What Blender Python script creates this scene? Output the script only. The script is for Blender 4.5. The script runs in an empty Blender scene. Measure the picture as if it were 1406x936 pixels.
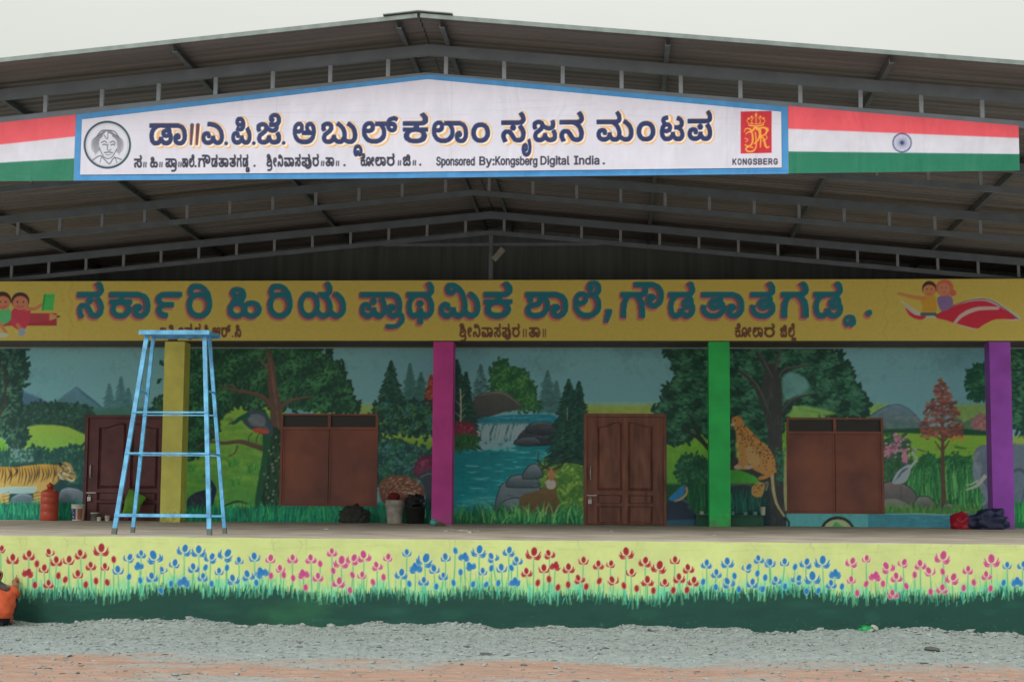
import bpy, math, json
import numpy as np
from mathutils import Vector
# ================================================================ camera, sky, sun, exposure
S = bpy.context.scene
EYE = 1.774                                    # the eye stands this high over the yard
YAW, PITCH, ROLL, FPX = math.radians(3.946), math.radians(5.623), math.radians(.397), 2133.3
_r = np.array([math.cos(YAW), math.sin(YAW), 0]); _f = np.array([-math.sin(YAW)*math.cos(PITCH), math.cos(YAW)*math.cos(PITCH), math.sin(PITCH)])
_u = np.cross(_r, _f); RT = _r*math.cos(ROLL)+_u*math.sin(ROLL); UP = -_r*math.sin(ROLL)+_u*math.cos(ROLL); FW = _f
cam = bpy.data.objects.new('camera', bpy.data.cameras.new('camera')); S.collection.objects.link(cam); S.camera = cam
from mathutils import Matrix
M = Matrix(((RT[0], UP[0], -FW[0], 0), (RT[1], UP[1], -FW[1], 0), (RT[2], UP[2], -FW[2], EYE), (0, 0, 0, 1)))
cam.matrix_world = M
cam.data.sensor_width = 36; cam.data.lens = 36*FPX/1406; cam.data.clip_end = 3000; cam.data.clip_start = .1
def at(u, v, Y):
    """point of the upright plane at distance Y that the survey of the photograph gives for (u, v)"""
    d = FW+RT*(u-703)/FPX-UP*(v-468)/FPX; t = Y/d[1]; return np.array([d[0]*t, Y, d[2]*t+EYE])
def survey(X, Y, Z):
    """survey coordinates of points on a wall plane"""
    P = np.stack([X, np.full_like(X, Y), Z-EYE], -1); d = P@FW; return 703+FPX*(P@RT)/d, 468-FPX*(P@UP)/d
SUN_EL, SUN_AZ = math.radians(33), math.radians(205)     # veiled sun behind the viewer, to the left
w = bpy.data.worlds.new('World'); S.world = w; w.use_nodes = True; nt = w.node_tree; nt.nodes.clear()
def wn(t, **k):
    n = nt.nodes.new(t)
    for a, b in k.items(): setattr(n, a, b)
    return n
sky = wn('ShaderNodeTexSky', sky_type='NISHITA', sun_disc=False, sun_elevation=SUN_EL, sun_rotation=SUN_AZ, air_density=1.6, dust_density=6.0, ozone_density=1.0)
hs = wn('ShaderNodeHueSaturation'); hs.inputs['Saturation'].default_value = .25; nt.links.new(sky.outputs[0], hs.inputs['Color'])
tc = wn('ShaderNodeTexCoord'); sx = wn('ShaderNodeSeparateXYZ'); nt.links.new(tc.outputs['Generated'], sx.inputs[0])
mx = wn('ShaderNodeMath', operation='MAXIMUM'); mx.inputs[1].default_value = 0; nt.links.new(sx.outputs[2], mx.inputs[0])
ma = wn('ShaderNodeMath', operation='MULTIPLY_ADD'); ma.inputs[1].default_value = 10.0; ma.inputs[2].default_value = 5.6; nt.links.new(mx.outputs[0], ma.inputs[0])   # cloud layer, brighter overhead
nz = wn('ShaderNodeTexNoise'); nz.inputs['Scale'].default_value = 1.6; nz.inputs['Detail'].default_value = 4; nt.links.new(tc.outputs['Generated'], nz.inputs['Vector'])
mr = wn('ShaderNodeMapRange'); mr.inputs['To Min'].default_value = .86; mr.inputs['To Max'].default_value = 1.14; nt.links.new(nz.outputs['Fac'], mr.inputs['Value'])
mm = wn('ShaderNodeMath', operation='MULTIPLY'); nt.links.new(ma.outputs[0], mm.inputs[0]); nt.links.new(mr.outputs[0], mm.inputs[1])
vs = wn('ShaderNodeVectorMath', operation='SCALE'); vs.inputs[0].default_value = (.985, 1.0, .935); nt.links.new(mm.outputs[0], vs.inputs['Scale'])
mix = wn('ShaderNodeMix', data_type='RGBA'); mix.inputs['Factor'].default_value = .84
nt.links.new(hs.outputs[0], mix.inputs['A']); nt.links.new(vs.outputs[0], mix.inputs['B'])
bg = wn('ShaderNodeBackground'); bg.inputs['Strength'].default_value = .1; nt.links.new(mix.outputs['Result'], bg.inputs['Color'])
wo = wn('ShaderNodeOutputWorld'); nt.links.new(bg.outputs[0], wo.inputs['Surface'])
sl = bpy.data.lights.new('sun', 'SUN'); sl.energy = 1.5; sl.angle = math.radians(28); sl.color = (1, .96, .88)
so = bpy.data.objects.new('sun', sl); S.collection.objects.link(so)
sd = Vector((math.sin(SUN_AZ)*math.cos(SUN_EL), math.cos(SUN_AZ)*math.cos(SUN_EL), math.sin(SUN_EL)))
so.rotation_euler = sd.to_track_quat('Z', 'Y').to_euler(); so.location = sd*60
S.view_settings.view_transform = 'Standard'; S.view_settings.look = 'None'; S.view_settings.exposure = 0.0; S.view_settings.gamma = 1.0
try: S.view_settings.use_curve_mapping = False
except Exception: pass
try: S.cycles.max_bounces = 8; S.cycles.diffuse_bounces = 5
except Exception: pass

# letter outlines, hand-set order: [advance, contours of x, y pairs]
LETTERS = ('a e aa ka ga ja tta dda ta tha na pa ba ma ya ra la sa anusvara uvowelsign uvowelsignalt aavowelsign uuvowelsign auvowelsign rvocalicvowelsign lengthmark reph '
           'dasubscript rasubscript ddasubscript masubscript lasubscript ganocrest ddanocrest tanocrest kanocrest panocrest lanocrest vanocrest shanocrest ravirama lavirama '
           'pivowel jivowel rivowel hivowel mivowel nivowel sivowel shivowel kassivowel jevowel kevowel levowel comma '
           '~S ~p ~o ~n ~s ~r ~e ~d ~B ~y ~: ~K ~g ~b ~D ~i ~t ~a ~l ~I ~O ~N ~G ~E ~R').split()
OUTLINES = [[86,[[49,7,55,8,65,12,71,18,73,22,74,27,74,38,70,47,66,49,62,49,58,46,57,44,57,40,58,39,58,37,68,31,68,24,37,24,37,32,55,32,51,36,51,38,50,39,49,42,49,46,52,52,60,56,67,56,71,55,79,48,82,41,82,37,83,33,82,25,78,13,70,5,64,2,58,0,50,-1,34,-1,21,3,16,6,11,10,8,14,4,25,4,36,6,45,8,48,11,51,17,55,20,56,30,56,32,55,37,50,38,48,38,38,37,35,33,31,25,28,17,28,6,35,9,41,12,38,17,35,24,35,28,37,30,39,31,43,29,48,28,49,21,49,17,47,15,45,13,41,12,37,12,25,13,22,21,12,24,10,37,7]]],
[79,[[52,-1,45,2,44,4,42,6,41,8,39,10,42,10,39,5,37,3,28,-1,19,-1,12,1,5,7,3,13,3,20,6,27,8,29,15,32,21,32,27,30,30,23,30,20,29,19,29,18,28,17,22,18,22,23,20,25,16,25,12,22,11,20,11,14,12,12,16,8,19,7,27,7,31,8,35,13,37,20,45,20,45,15,51,8,54,7,60,7,63,8,64,11,66,13,67,17,67,21,64,33,58,40,54,43,45,47,29,50,23,50,24,58,31,58,48,55,57,51,64,46,72,36,75,25,75,16,73,8,69,3,66,1,60,-1]]],
[84,[[35,-1,21,3,16,6,8,14,4,25,4,36,6,45,8,48,11,51,17,55,20,56,30,56,32,55,37,50,38,48,38,38,37,35,33,31,25,28,17,28,6,35,9,41,12,38,17,35,24,35,28,37,30,39,31,43,29,48,28,49,21,49,17,47,15,45,13,41,12,37,12,25,13,22,19,14,25,10,38,7,50,7,63,10,68,14,71,20,71,22,67,27,64,28,64,29,63,29,53,35,51,37,49,44,51,51,57,55,60,56,68,56,76,53,78,51,81,45,81,39,79,34,73,28,66,25,63,25,59,24,35,24,35,32,64,32,71,37,73,40,73,44,71,47,67,49,61,49,59,48,57,45,57,41,58,39,60,38,62,36,67,34,68,33,69,33,70,32,71,32,72,31,73,31,76,28,79,22,79,17,76,10,72,5,69,3,50,-1]]],
[57,[[24,-1,16,1,8,8,6,14,6,21,9,27,13,31,15,32,17,31,4,31,4,38,25,38,26,39,26,40,27,40,27,45,26,46,26,47,25,48,30,49,33,48,34,47,34,45,35,44,35,40,34,39,34,38,54,38,54,31,40,31,42,32,47,29,51,22,51,20,52,17,49,8,47,5,41,1,33,-1],
[34,7,37,8,40,10,43,15,44,18,43,21,43,23,41,27,35,30,32,30,29,31,26,30,23,30,18,28,17,26,15,25,15,23,14,21,14,15,15,12,20,8,24,7],
[4,47,4,55,39,55,43,56,45,58,46,58,46,66,42,73,40,75,46,79,49,76,53,70,54,67,54,57,52,53,50,52,49,50,44,48,39,48,35,47]]],
[65,[[33,48,30,47,27,47,25,46,21,42,17,35,15,29,15,22,14,20,14,0,5,0,5,18,6,23,6,28,7,32,13,44,20,49,22,47,5,47,5,55,44,55,46,56,49,56,50,57,50,58,51,58,51,59,52,60,52,64,47,73,45,75,52,79,55,76,57,73,60,64,60,59,58,54,55,51,49,48,47,48,53,42,57,35,59,26,59,22,60,18,60,0,51,0,51,17,50,20,50,28,49,30,49,32,42,44,39,46]]],
[78,[[52,-1,46,1,40,7,38,10,41,10,38,5,36,3,27,-1,18,-1,12,1,10,3,8,4,5,11,5,16,9,25,19,32,21,34,23,35,26,38,27,40,27,45,26,46,26,47,25,48,16,49,12,46,11,44,11,39,12,38,12,37,13,36,6,33,3,38,3,48,4,50,6,51,8,53,16,56,23,56,31,53,33,51,34,49,34,47,35,45,35,40,34,38,34,36,32,34,31,32,29,30,22,25,20,23,17,22,15,20,13,16,13,12,14,10,16,8,18,7,26,7,30,8,34,13,36,20,43,20,45,12,50,8,53,7,59,7,64,9,66,13,66,19,62,26,69,30,71,28,74,21,74,9,71,4,69,2,60,-1],
[48,31,39,34,34,38,33,40,31,42,28,47,32,51,38,43,51,38,54,39,56,39,58,40,60,44,60,52,59,53,59,54,66,56,68,54,68,50,69,47,68,44,68,41,67,38,63,34,55,31]]],
[82,[[19,-1,14,1,8,7,5,12,5,15,4,18,4,26,6,34,8,38,11,41,17,45,20,46,29,46,33,44,36,41,38,37,38,32,35,25,25,21,18,21,11,24,9,26,7,27,9,34,12,31,18,28,24,28,30,32,30,35,27,39,21,39,17,37,16,35,14,33,13,30,13,28,12,25,12,16,17,9,20,7,29,7,33,8,39,16,39,20,47,20,49,12,54,8,57,7,63,7,66,8,69,11,70,14,70,19,67,25,65,27,57,31,63,35,67,34,74,28,78,18,78,11,74,4,70,1,66,-1,55,-1,48,2,47,4,43,8,42,10,45,10,39,3,30,-1],
[19,41,16,43,13,44,11,46,8,54,11,61,21,65,25,65,26,58,23,57,20,57,17,55,16,52,17,51,18,48,20,47,22,47,25,46],
[50,31,50,38,60,38,62,39,64,39,66,41,67,41,67,42,68,43,68,48,66,52,64,54,57,56,60,64,69,60,72,57,76,51,76,44,74,38,69,34,65,32,64,32,64,31]]],
[77,[[17,-1,13,1,9,5,6,9,4,22,4,26,7,37,11,43,20,49,21,47,4,47,4,55,58,55,59,56,62,56,63,57,63,58,64,58,64,59,65,60,65,64,60,73,58,75,65,79,68,76,70,73,73,64,73,58,67,50,66,50,65,49,63,49,62,48,59,48,59,49,61,48,63,46,65,45,69,38,69,30,68,29,68,27,67,27,67,26,66,26,62,21,59,20,57,20,54,19,52,20,50,20,48,21,46,21,42,28,42,33,45,38,51,40,57,40,59,39,61,39,68,33,72,26,73,22,73,15,71,8,67,3,64,1,58,-1,51,-1,44,1,42,4,39,7,37,10,40,11,35,3,33,2,31,0,28,0,26,-1],
[26,7,31,10,34,15,34,18,42,18,44,12,51,7,58,7,63,10,65,14,65,23,61,32,57,34,52,34,50,32,50,28,52,26,58,26,62,30,62,38,56,44,50,47,44,47,41,48,38,48,34,47,30,47,27,46,21,42,17,38,15,35,13,29,13,26,12,22,15,10,17,8,20,7]]],
[62,[[26,-1,22,0,19,0,10,5,6,9,3,17,3,23,4,24,4,26,12,25,12,23,11,22,11,19,13,14,15,11,24,7,38,7,46,10,50,14,50,16,51,17,51,25,50,26,50,28,49,29,48,29,48,30,47,30,43,33,39,33,36,34,34,33,32,33,29,32,28,29,29,28,29,27,30,26,33,26,35,25,37,26,39,26,44,30,45,32,45,38,43,43,39,47,37,48,35,48,34,49,46,49,48,48,49,46,51,44,52,41,52,30,51,27,49,25,48,23,46,22,44,20,41,19,39,19,37,18,30,18,27,19,22,23,20,29,21,31,21,33,25,38,29,40,42,40,46,38,48,38,48,37,49,37,52,35,56,30,58,24,58,14,54,7,46,1,39,-1],
[4,47,4,55,43,55,47,56,49,58,50,58,50,66,49,68,47,70,46,73,44,75,50,79,53,76,57,70,58,67,58,57,56,53,54,52,53,50,48,48,43,48,39,47]]],
[76,[[17,-1,13,1,9,5,6,9,4,22,4,26,7,37,11,43,20,49,21,47,4,47,4,55,57,55,61,56,64,59,64,64,63,66,63,68,61,70,60,73,58,75,64,79,67,76,71,70,72,67,72,57,70,53,67,51,67,50,66,50,65,49,62,49,61,48,58,48,61,47,64,45,68,39,69,36,71,33,72,30,72,15,70,9,64,1,60,-1,49,-1,43,2,41,4,40,6,38,8,37,10,40,11,35,3,33,2,31,0,28,0,26,-1],
[26,7,31,10,34,15,34,18,42,18,44,12,51,7,57,7,59,8,63,13,64,17,64,25,63,28,63,32,58,40,50,46,47,47,43,47,38,48,34,47,30,47,27,46,21,42,17,38,15,35,13,29,13,26,12,22,15,10,17,8,20,7],
[35,25,33,28,32,31,33,32,33,34,35,36,41,36,43,34,44,31,44,29,41,25],
[34,-14,34,2,42,2,43,-14]]],
[71,[[45,-1,37,2,35,4,34,6,32,8,31,10,29,12,28,15,21,23,16,23,13,21,11,17,11,13,12,10,12,8,14,6,16,2,8,-1,3,12,3,18,5,23,7,25,8,27,13,30,22,30,28,28,30,25,33,22,35,19,36,16,38,14,40,10,45,7,52,7,55,8,57,10,58,13,58,16,59,19,56,32,54,36,48,42,41,46,37,47,3,47,3,55,52,55,53,56,56,56,57,57,57,58,58,58,58,59,59,60,59,64,54,73,52,75,59,79,62,76,64,73,67,64,67,58,63,52,61,50,57,48,51,48,48,47,45,47,51,48,57,44,60,41,64,34,67,24,67,20,65,9,62,4,58,1,54,-1]]],
[79,[[19,-1,13,1,7,5,4,10,3,13,3,20,6,27,8,29,15,32,22,32,27,30,29,28,30,26,30,20,29,19,29,17,22,18,22,23,20,25,16,25,12,22,11,20,11,14,12,12,16,8,20,7,28,7,31,8,34,10,35,13,37,16,37,20,45,20,45,15,51,8,54,7,61,7,63,8,67,15,67,22,64,32,61,35,59,39,66,44,69,40,73,33,75,24,75,15,73,8,69,3,64,0,61,-1,52,-1,47,1,44,4,43,6,41,8,40,10,43,10,37,3,28,-1],
[37,30,35,33,34,36,35,37,35,39,37,41,39,41,40,42,43,41,45,39,46,36,46,34,43,30],
[3,47,3,55,60,55,64,56,67,59,67,64,66,66,66,68,64,70,63,73,61,75,67,79,70,76,74,70,74,67,75,64,75,58,74,57,74,55,73,53,71,52,69,50,65,48,60,48,56,47]]],
[80,[[51,-1,45,2,41,6,40,8,38,10,41,10,38,5,36,3,27,-1,18,-1,12,1,10,3,8,4,5,11,5,16,9,25,19,32,21,34,23,35,26,38,27,40,27,45,26,46,26,47,25,48,16,49,12,46,11,44,11,39,12,38,12,37,13,36,6,33,3,38,3,48,4,50,6,51,8,53,16,56,23,56,31,53,33,51,35,47,35,38,34,36,32,34,31,32,29,30,22,25,20,23,17,22,15,20,13,16,13,12,14,10,16,8,18,7,26,7,30,8,34,13,36,20,43,20,45,12,50,8,53,7,60,7,62,8,67,13,68,17,68,25,66,33,62,40,59,42,56,45,48,49,53,56,57,54,65,48,71,41,75,32,76,27,76,17,74,10,72,6,64,0,60,-1]]],
[116,[[19,-1,13,1,7,5,4,10,3,13,3,20,6,27,8,29,15,32,22,32,27,30,29,28,30,26,30,20,29,19,29,17,22,18,22,23,20,25,16,25,12,22,11,20,11,14,12,12,16,8,19,7,28,7,31,8,34,10,35,13,37,16,37,20,45,20,45,15,51,8,54,7,60,7,63,8,65,10,67,16,67,23,65,30,63,33,62,36,60,39,52,45,44,48,59,48,65,44,68,41,72,34,75,24,75,15,73,8,69,3,64,0,61,-1,52,-1,47,1,44,4,43,6,41,8,40,10,43,10,37,3,28,-1],
[3,47,3,55,60,55,64,56,67,59,67,64,66,66,66,68,64,70,63,73,61,75,67,79,70,76,74,70,74,67,75,64,75,58,74,57,74,55,73,53,71,52,69,50,65,48,60,48,56,47],
[86,-1,74,5,67,12,72,18,75,14,84,8,87,7,95,7,98,8,102,13,104,21,103,25,103,30,97,40,94,42,91,45,84,49,88,56,93,54,104,45,107,41,111,32,112,27,112,17,110,10,108,7,103,2,99,0,95,-1]]],
[134,[[26,-1,18,1,15,3,10,8,8,11,5,18,5,21,4,24,4,33,5,38,7,42,13,50,17,53,21,55,25,56,35,56,43,54,46,52,51,47,55,41,57,34,57,22,56,17,54,13,48,5,45,2,41,0,36,-1],
[34,7,40,9,45,13,47,16,49,24,49,32,47,39,41,46,34,48,27,48,21,46,16,42,15,39,13,36,12,32,12,23,14,16,18,11,21,9,27,7],
[67,-1,55,5,49,12,54,18,59,12,65,8,69,7,76,7,79,8,84,13,85,17,85,25,84,29,81,36,75,42,64,48,78,48,84,44,90,36,93,25,93,16,89,6,85,2,76,-1],
[104,-1,92,5,85,12,90,18,93,14,102,8,105,7,113,7,116,8,120,13,122,21,121,25,121,30,115,40,112,42,109,45,102,49,106,56,111,54,122,45,125,41,129,32,130,27,130,17,128,10,126,7,121,2,117,0,113,-1],
[92,57,90,53,88,52,86,50,82,48,77,48,73,47,60,47,60,55,77,55,81,56,84,59,84,64,83,66,83,68,81,70,80,73,78,75,84,79,87,76,91,70,92,67]]],
[65,[[27,-1,18,2,14,4,8,11,6,15,4,26,4,29,8,41,14,47,17,49,19,47,4,47,4,55,46,55,47,56,50,56,51,57,51,58,52,58,52,59,53,60,53,64,48,73,46,75,53,79,56,76,58,73,61,64,61,58,54,49,50,48,56,43,60,36,60,33,61,29,61,21,58,12,52,5,48,2,43,0,38,-1],
[37,7,41,8,47,12,51,17,53,24,53,31,52,35,48,41,40,47,36,47,33,48,22,45,17,41,15,38,12,27,13,21,15,16,18,12,22,9,27,7]]],
[76,[[31,-1,19,3,15,6,11,10,5,19,4,25,4,36,6,44,8,48,13,53,20,56,30,56,32,55,34,53,36,52,38,48,38,38,37,35,33,31,25,28,17,28,16,29,14,29,13,30,12,30,11,31,12,38,13,38,13,37,14,37,15,36,16,36,17,35,24,35,28,37,30,39,30,41,31,43,29,48,28,49,22,49,20,48,18,48,16,46,15,44,13,42,12,39,12,26,14,19,20,12,23,10,32,7,43,7,52,9,56,11,59,14,63,20,64,24,64,33,60,40,57,44,53,47,49,49,54,56,59,53,64,49,70,40,72,34,72,23,71,18,69,13,66,9,57,3,45,-1]]],
[71,[[45,-1,37,2,35,4,34,6,32,8,31,10,29,12,28,15,21,23,16,23,13,21,11,17,11,13,12,10,12,8,14,6,16,2,8,-1,3,12,3,18,5,23,7,25,8,27,13,30,23,30,29,27,30,25,32,23,33,21,35,19,36,16,38,14,40,10,45,7,52,7,55,8,58,13,59,16,59,22,57,29,50,39,57,44,63,36,66,29,67,25,67,20,65,9,62,4,58,1,54,-1],
[31,32,29,34,28,37,28,39,31,43,37,43,40,39,40,36,37,32],
[3,47,3,55,52,55,53,56,56,56,57,57,57,58,58,58,58,59,59,60,59,64,54,73,52,75,59,79,62,76,64,73,67,64,67,58,63,52,61,50,57,48,51,48,48,47]]],
[55,[[23,-1,18,0,12,4,9,7,7,10,4,19,4,29,5,34,11,44,15,47,19,49,23,50,33,50,37,48,41,47,47,41,49,37,51,29,51,20,50,15,44,5,40,2,36,0,32,-1],
[27,6,32,7,39,11,43,19,43,30,39,38,32,42,24,42,19,40,16,38,12,28,12,19,16,11,19,8]]],
[36,[[7,-1,-2,3,-5,5,-12,12,-7,18,-4,14,5,8,8,7,16,7,19,8,23,13,24,17,24,25,22,33,18,40,15,42,12,45,5,49,9,56,14,54,25,45,30,36,33,22,32,17,32,13,30,10,29,7,26,4,20,0,16,-1]]],
[25,[[-36,4,-33,2,-31,-1,-26,-5,-23,-6,-20,-8,-17,-8,-13,-9,-5,-9,-1,-8,6,-4,12,6,13,10,13,15,12,20,12,25,8,36,0,46,7,51,15,40,18,34,19,28,21,21,21,10,19,1,15,-6,12,-9,3,-15,-5,-17,-14,-17,-22,-15,-35,-7,-41,-1]]],
[45,[[41,24,40,19,40,14,34,4,28,0,24,-1,16,-1,10,1,8,3,6,4,3,9,3,12,2,15,3,18,3,20,6,25,12,28,16,28,20,25,21,23,21,19,20,18,20,17,17,15,14,15,13,16,11,16,11,18,10,19,10,21,11,21,10,20,10,13,12,9,14,7,22,6,26,8,30,12,32,17,32,31,29,39,24,44,16,47,-25,47,-25,55,16,55,30,50,34,46,38,40,40,33,40,29]]],
[75,[[5,-1,1,0,-6,5,-12,11,-7,17,-4,14,-2,11,3,8,6,7,12,7,17,11,17,37,18,41,22,49,33,55,37,56,46,56,55,54,61,50,64,47,68,40,71,28,71,19,70,14,64,4,58,0,54,-1,46,-1,40,1,38,3,36,4,33,9,33,12,32,15,33,18,33,20,36,25,42,28,46,28,50,25,51,23,51,18,49,16,46,15,44,15,43,16,42,16,40,19,40,21,41,21,40,20,40,13,42,9,44,7,52,6,57,8,58,10,60,12,62,17,62,20,63,24,62,28,62,32,59,39,56,42,54,45,50,47,46,48,35,48,33,46,30,45,28,43,25,35,25,21,26,18,25,9,17,0,14,0,12,-1]]],
[43,[[3,59,2,57,2,55,-2,50,-6,48,-11,48,-14,47,-25,47,-25,55,-11,55,-8,56,-6,58,-6,59,-5,60,-5,63,-6,64,-6,66,-9,71,0,72,0,70,2,67,2,65,3,63],
[40,42,38,34,36,30,33,27,27,23,23,22,16,22,10,24,7,26,6,28,4,30,2,35,2,41,5,47,11,51,15,51,20,48,21,46,21,42,17,38,14,38,10,41,9,41,9,39,10,36,10,34,13,31,19,29,22,30,24,30,26,31,28,33,29,35,31,37,32,40,32,54,30,60,28,62,27,64,25,65,24,67,22,68,20,68,16,70,-27,70,-27,78,15,78,29,73,35,67,39,60,40,56]]],
[12,[[-11,-42,-22,-39,-27,-35,-29,-32,-32,-22,-31,-19,-31,-16,-30,-14,-24,-8,-19,-6,-14,-6,-12,-7,-10,-7,-8,-8,-5,-13,-5,-20,-6,-22,-10,-26,-14,-27,-22,-27,-25,-26,-26,-25,-28,-18,-25,-20,-17,-21,-14,-20,-12,-18,-12,-14,-13,-13,-14,-13,-15,-12,-18,-12,-21,-13,-23,-15,-24,-18,-24,-20,-25,-22,-23,-29,-18,-33,-11,-35,-8,-34,-4,-34,1,-31,5,-27,7,-20,7,-12,3,1,1,4,8,7,9,5,11,3,12,0,12,-2,14,-7,14,-10,15,-13,14,-23,12,-30,8,-35,3,-39,-3,-41]]],
[41,[[38,40,35,33,33,31,24,28,17,28,11,30,9,32,7,33,6,35,8,42,14,36,16,35,23,35,28,37,30,41,30,45,27,49,21,49,18,48,14,44,12,40,12,28,14,21,18,15,21,13,24,10,31,6,27,-1,23,1,15,7,9,14,5,22,4,27,4,37,6,45,8,48,13,53,16,55,20,56,29,56,32,55,35,52,38,46]]],
[57,[[55,47,17,47,14,45,13,45,13,44,12,43,12,42,11,41,12,36,15,33,26,32,38,32,38,24,20,24,19,23,17,23,13,20,13,19,12,18,12,14,16,9,18,9,20,8,25,8,25,0,18,0,13,2,11,2,10,4,7,6,4,13,4,19,6,22,6,23,10,27,12,28,12,27,10,28,6,32,3,37,3,43,4,44,4,46,6,49,14,54,16,54,19,55,55,55]]],
[6,[[-25,-37,-30,-34,-33,-28,-33,-26,-34,-24,-31,-14,-26,-9,-16,-6,-7,-6,0,-8,4,-10,8,-14,10,-17,11,-20,11,-26,10,-28,10,-30,8,-34,2,-37,-2,-37,-4,-36,-6,-36,-7,-35,-8,-35,-11,-32,-13,-28,-10,-29,-14,-34,-17,-36,-19,-36,-20,-37],
[-18,-30,-15,-25,-15,-23,-8,-23,-7,-25,-7,-27,-4,-30,1,-30,3,-28,4,-26,4,-22,1,-16,-1,-15,-3,-13,-5,-13,-8,-12,-15,-12,-17,-13,-19,-13,-26,-19,-26,-28,-24,-30]]],
[13,[[13,-6,11,-15,5,-22,1,-25,-3,-27,-23,-30,-26,-29,-32,-29,-35,-28,-37,-28,-35,-21,-33,-21,-31,-22,-13,-22,-6,-20,-2,-18,2,-14,4,-10,5,-6,5,-3,4,-1,4,1,1,6,8,10,10,7,12,2,12,-1,13,-3]]],
[7,[[-25,-37,-30,-34,-32,-32,-33,-30,-33,-28,-34,-26,-34,-20,-33,-16,-31,-13,-26,-9,-19,-6,-6,-6,0,-7,4,-9,7,-12,9,-15,9,-18,10,-19,10,-20,11,-21,12,-25,12,-28,9,-33,2,-37,-3,-37,-11,-33,-12,-31,-13,-33,-18,-36,-21,-37],
[-19,-30,-15,-25,-8,-25,-8,-27,-6,-29,-3,-30,2,-30,3,-29,4,-29,4,-28,5,-27,5,-23,6,-25,5,-26,4,-26,3,-27,-5,-27,-8,-24,-9,-22,-9,-19,-8,-18,-8,-16,-7,-16,-4,-14,0,-14,-1,-13,-3,-13,-4,-12,-16,-12,-20,-13,-23,-15,-25,-18,-27,-24,-27,-26,-26,-29,-25,-30],
[2,-22,4,-20,3,-20,3,-19,2,-19,1,-18,-1,-18,-3,-20,-3,-21,-2,-21,-2,-22]]],
[25,[[13,-41,2,-39,-2,-36,-5,-32,-7,-28,-8,-24,-7,-21,-7,-18,-4,-13,0,-9,14,-6,18,-6,24,-8,28,-13,28,-19,27,-22,25,-24,16,-27,13,-26,11,-26,6,-23,4,-19,4,-8,5,-7,5,2,4,3,4,4,1,6,5,12,8,11,11,8,13,3,13,-3,12,-5,12,-9,11,-10,11,-18,13,-20,19,-20,20,-19,20,-18,21,-17,21,-15,18,-12,10,-12,9,-13,6,-13,2,-16,0,-19,0,-26,1,-29,6,-33,9,-34,16,-34,28,-30,30,-28,35,-33,26,-39,22,-40,18,-40]]],
[6,[[-20,-7,-19,-8,-17,-8,-12,-14,-11,-16,-15,-16,-9,-9,-5,-7,3,-7,5,-8,8,-11,11,-17,11,-22,6,-32,4,-33,3,-35,1,-36,-3,-31,-1,-29,0,-27,2,-26,4,-22,4,-18,2,-16,1,-14,-4,-14,-7,-16,-9,-20,-9,-22,-16,-22,-19,-16,-22,-14,-27,-14,-29,-17,-30,-20,-29,-22,-29,-24,-28,-26,-26,-27,-22,-31,-27,-36,-32,-32,-34,-29,-37,-19,-37,-17,-34,-11,-31,-8,-29,-7]]],
[65,[[50,55,50,47,46,47,47,48,53,42,57,34,59,26,59,22,60,17,60,0,51,0,51,17,50,20,50,28,49,30,49,32,42,44,39,46,33,48,30,47,27,47,25,46,21,42,17,35,15,29,15,22,14,20,14,0,5,0,5,18,6,23,6,28,7,32,13,44,20,49,22,47,5,47,5,55]]],
[77,[[17,-1,13,1,9,5,6,9,4,22,4,26,7,37,11,43,20,49,21,47,4,47,4,55,62,55,62,47,60,47,59,49,61,48,63,46,65,45,69,38,69,30,68,29,68,27,67,27,67,26,66,26,62,21,59,20,57,20,54,19,52,20,50,20,48,21,46,21,42,28,42,33,45,38,51,40,57,40,59,39,61,39,68,33,72,26,73,22,73,15,71,8,67,3,64,1,58,-1,51,-1,44,1,42,4,39,7,37,10,40,11,35,3,33,2,31,0,28,0,26,-1],
[26,7,31,10,34,15,34,18,42,18,44,12,51,7,58,7,63,10,65,14,65,23,61,32,57,34,52,34,50,32,50,28,52,26,58,26,62,30,62,38,56,44,50,47,44,47,41,48,38,48,34,47,30,47,27,46,21,42,17,38,15,35,13,29,13,26,12,22,15,10,17,8,20,7]]],
[62,[[26,-1,22,0,19,0,10,5,6,9,3,17,3,23,4,24,4,26,12,25,12,23,11,22,11,19,13,14,15,11,24,7,38,7,46,10,50,14,50,16,51,17,51,25,50,26,50,28,49,29,48,29,48,30,47,30,43,33,39,33,36,34,34,33,32,33,29,32,28,29,29,28,29,27,30,26,33,26,35,25,37,26,39,26,44,30,45,32,45,38,43,43,39,47,37,48,35,48,34,49,46,49,48,48,49,46,51,44,52,41,52,30,51,27,49,25,48,23,46,22,44,20,41,19,39,19,37,18,30,18,27,19,22,23,20,29,21,31,21,33,25,38,29,40,42,40,46,38,48,38,48,37,49,37,52,35,56,30,58,24,58,14,54,7,46,1,39,-1],
[4,47,4,55,47,55,47,47]]],
[57,[[24,-1,16,1,8,8,6,14,6,21,9,27,13,31,15,32,17,31,4,31,4,38,25,38,26,39,26,40,27,40,27,45,26,46,26,47,25,48,30,49,33,48,34,47,34,45,35,44,35,40,34,39,34,38,54,38,54,31,40,31,42,32,47,29,51,22,51,20,52,17,49,8,47,5,41,1,33,-1],
[34,7,37,8,40,10,43,15,44,18,43,21,43,23,41,27,35,30,32,30,29,31,26,30,23,30,18,28,17,26,15,25,15,23,14,21,14,15,15,12,20,8,24,7],
[4,47,4,55,42,55,42,47]]],
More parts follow.
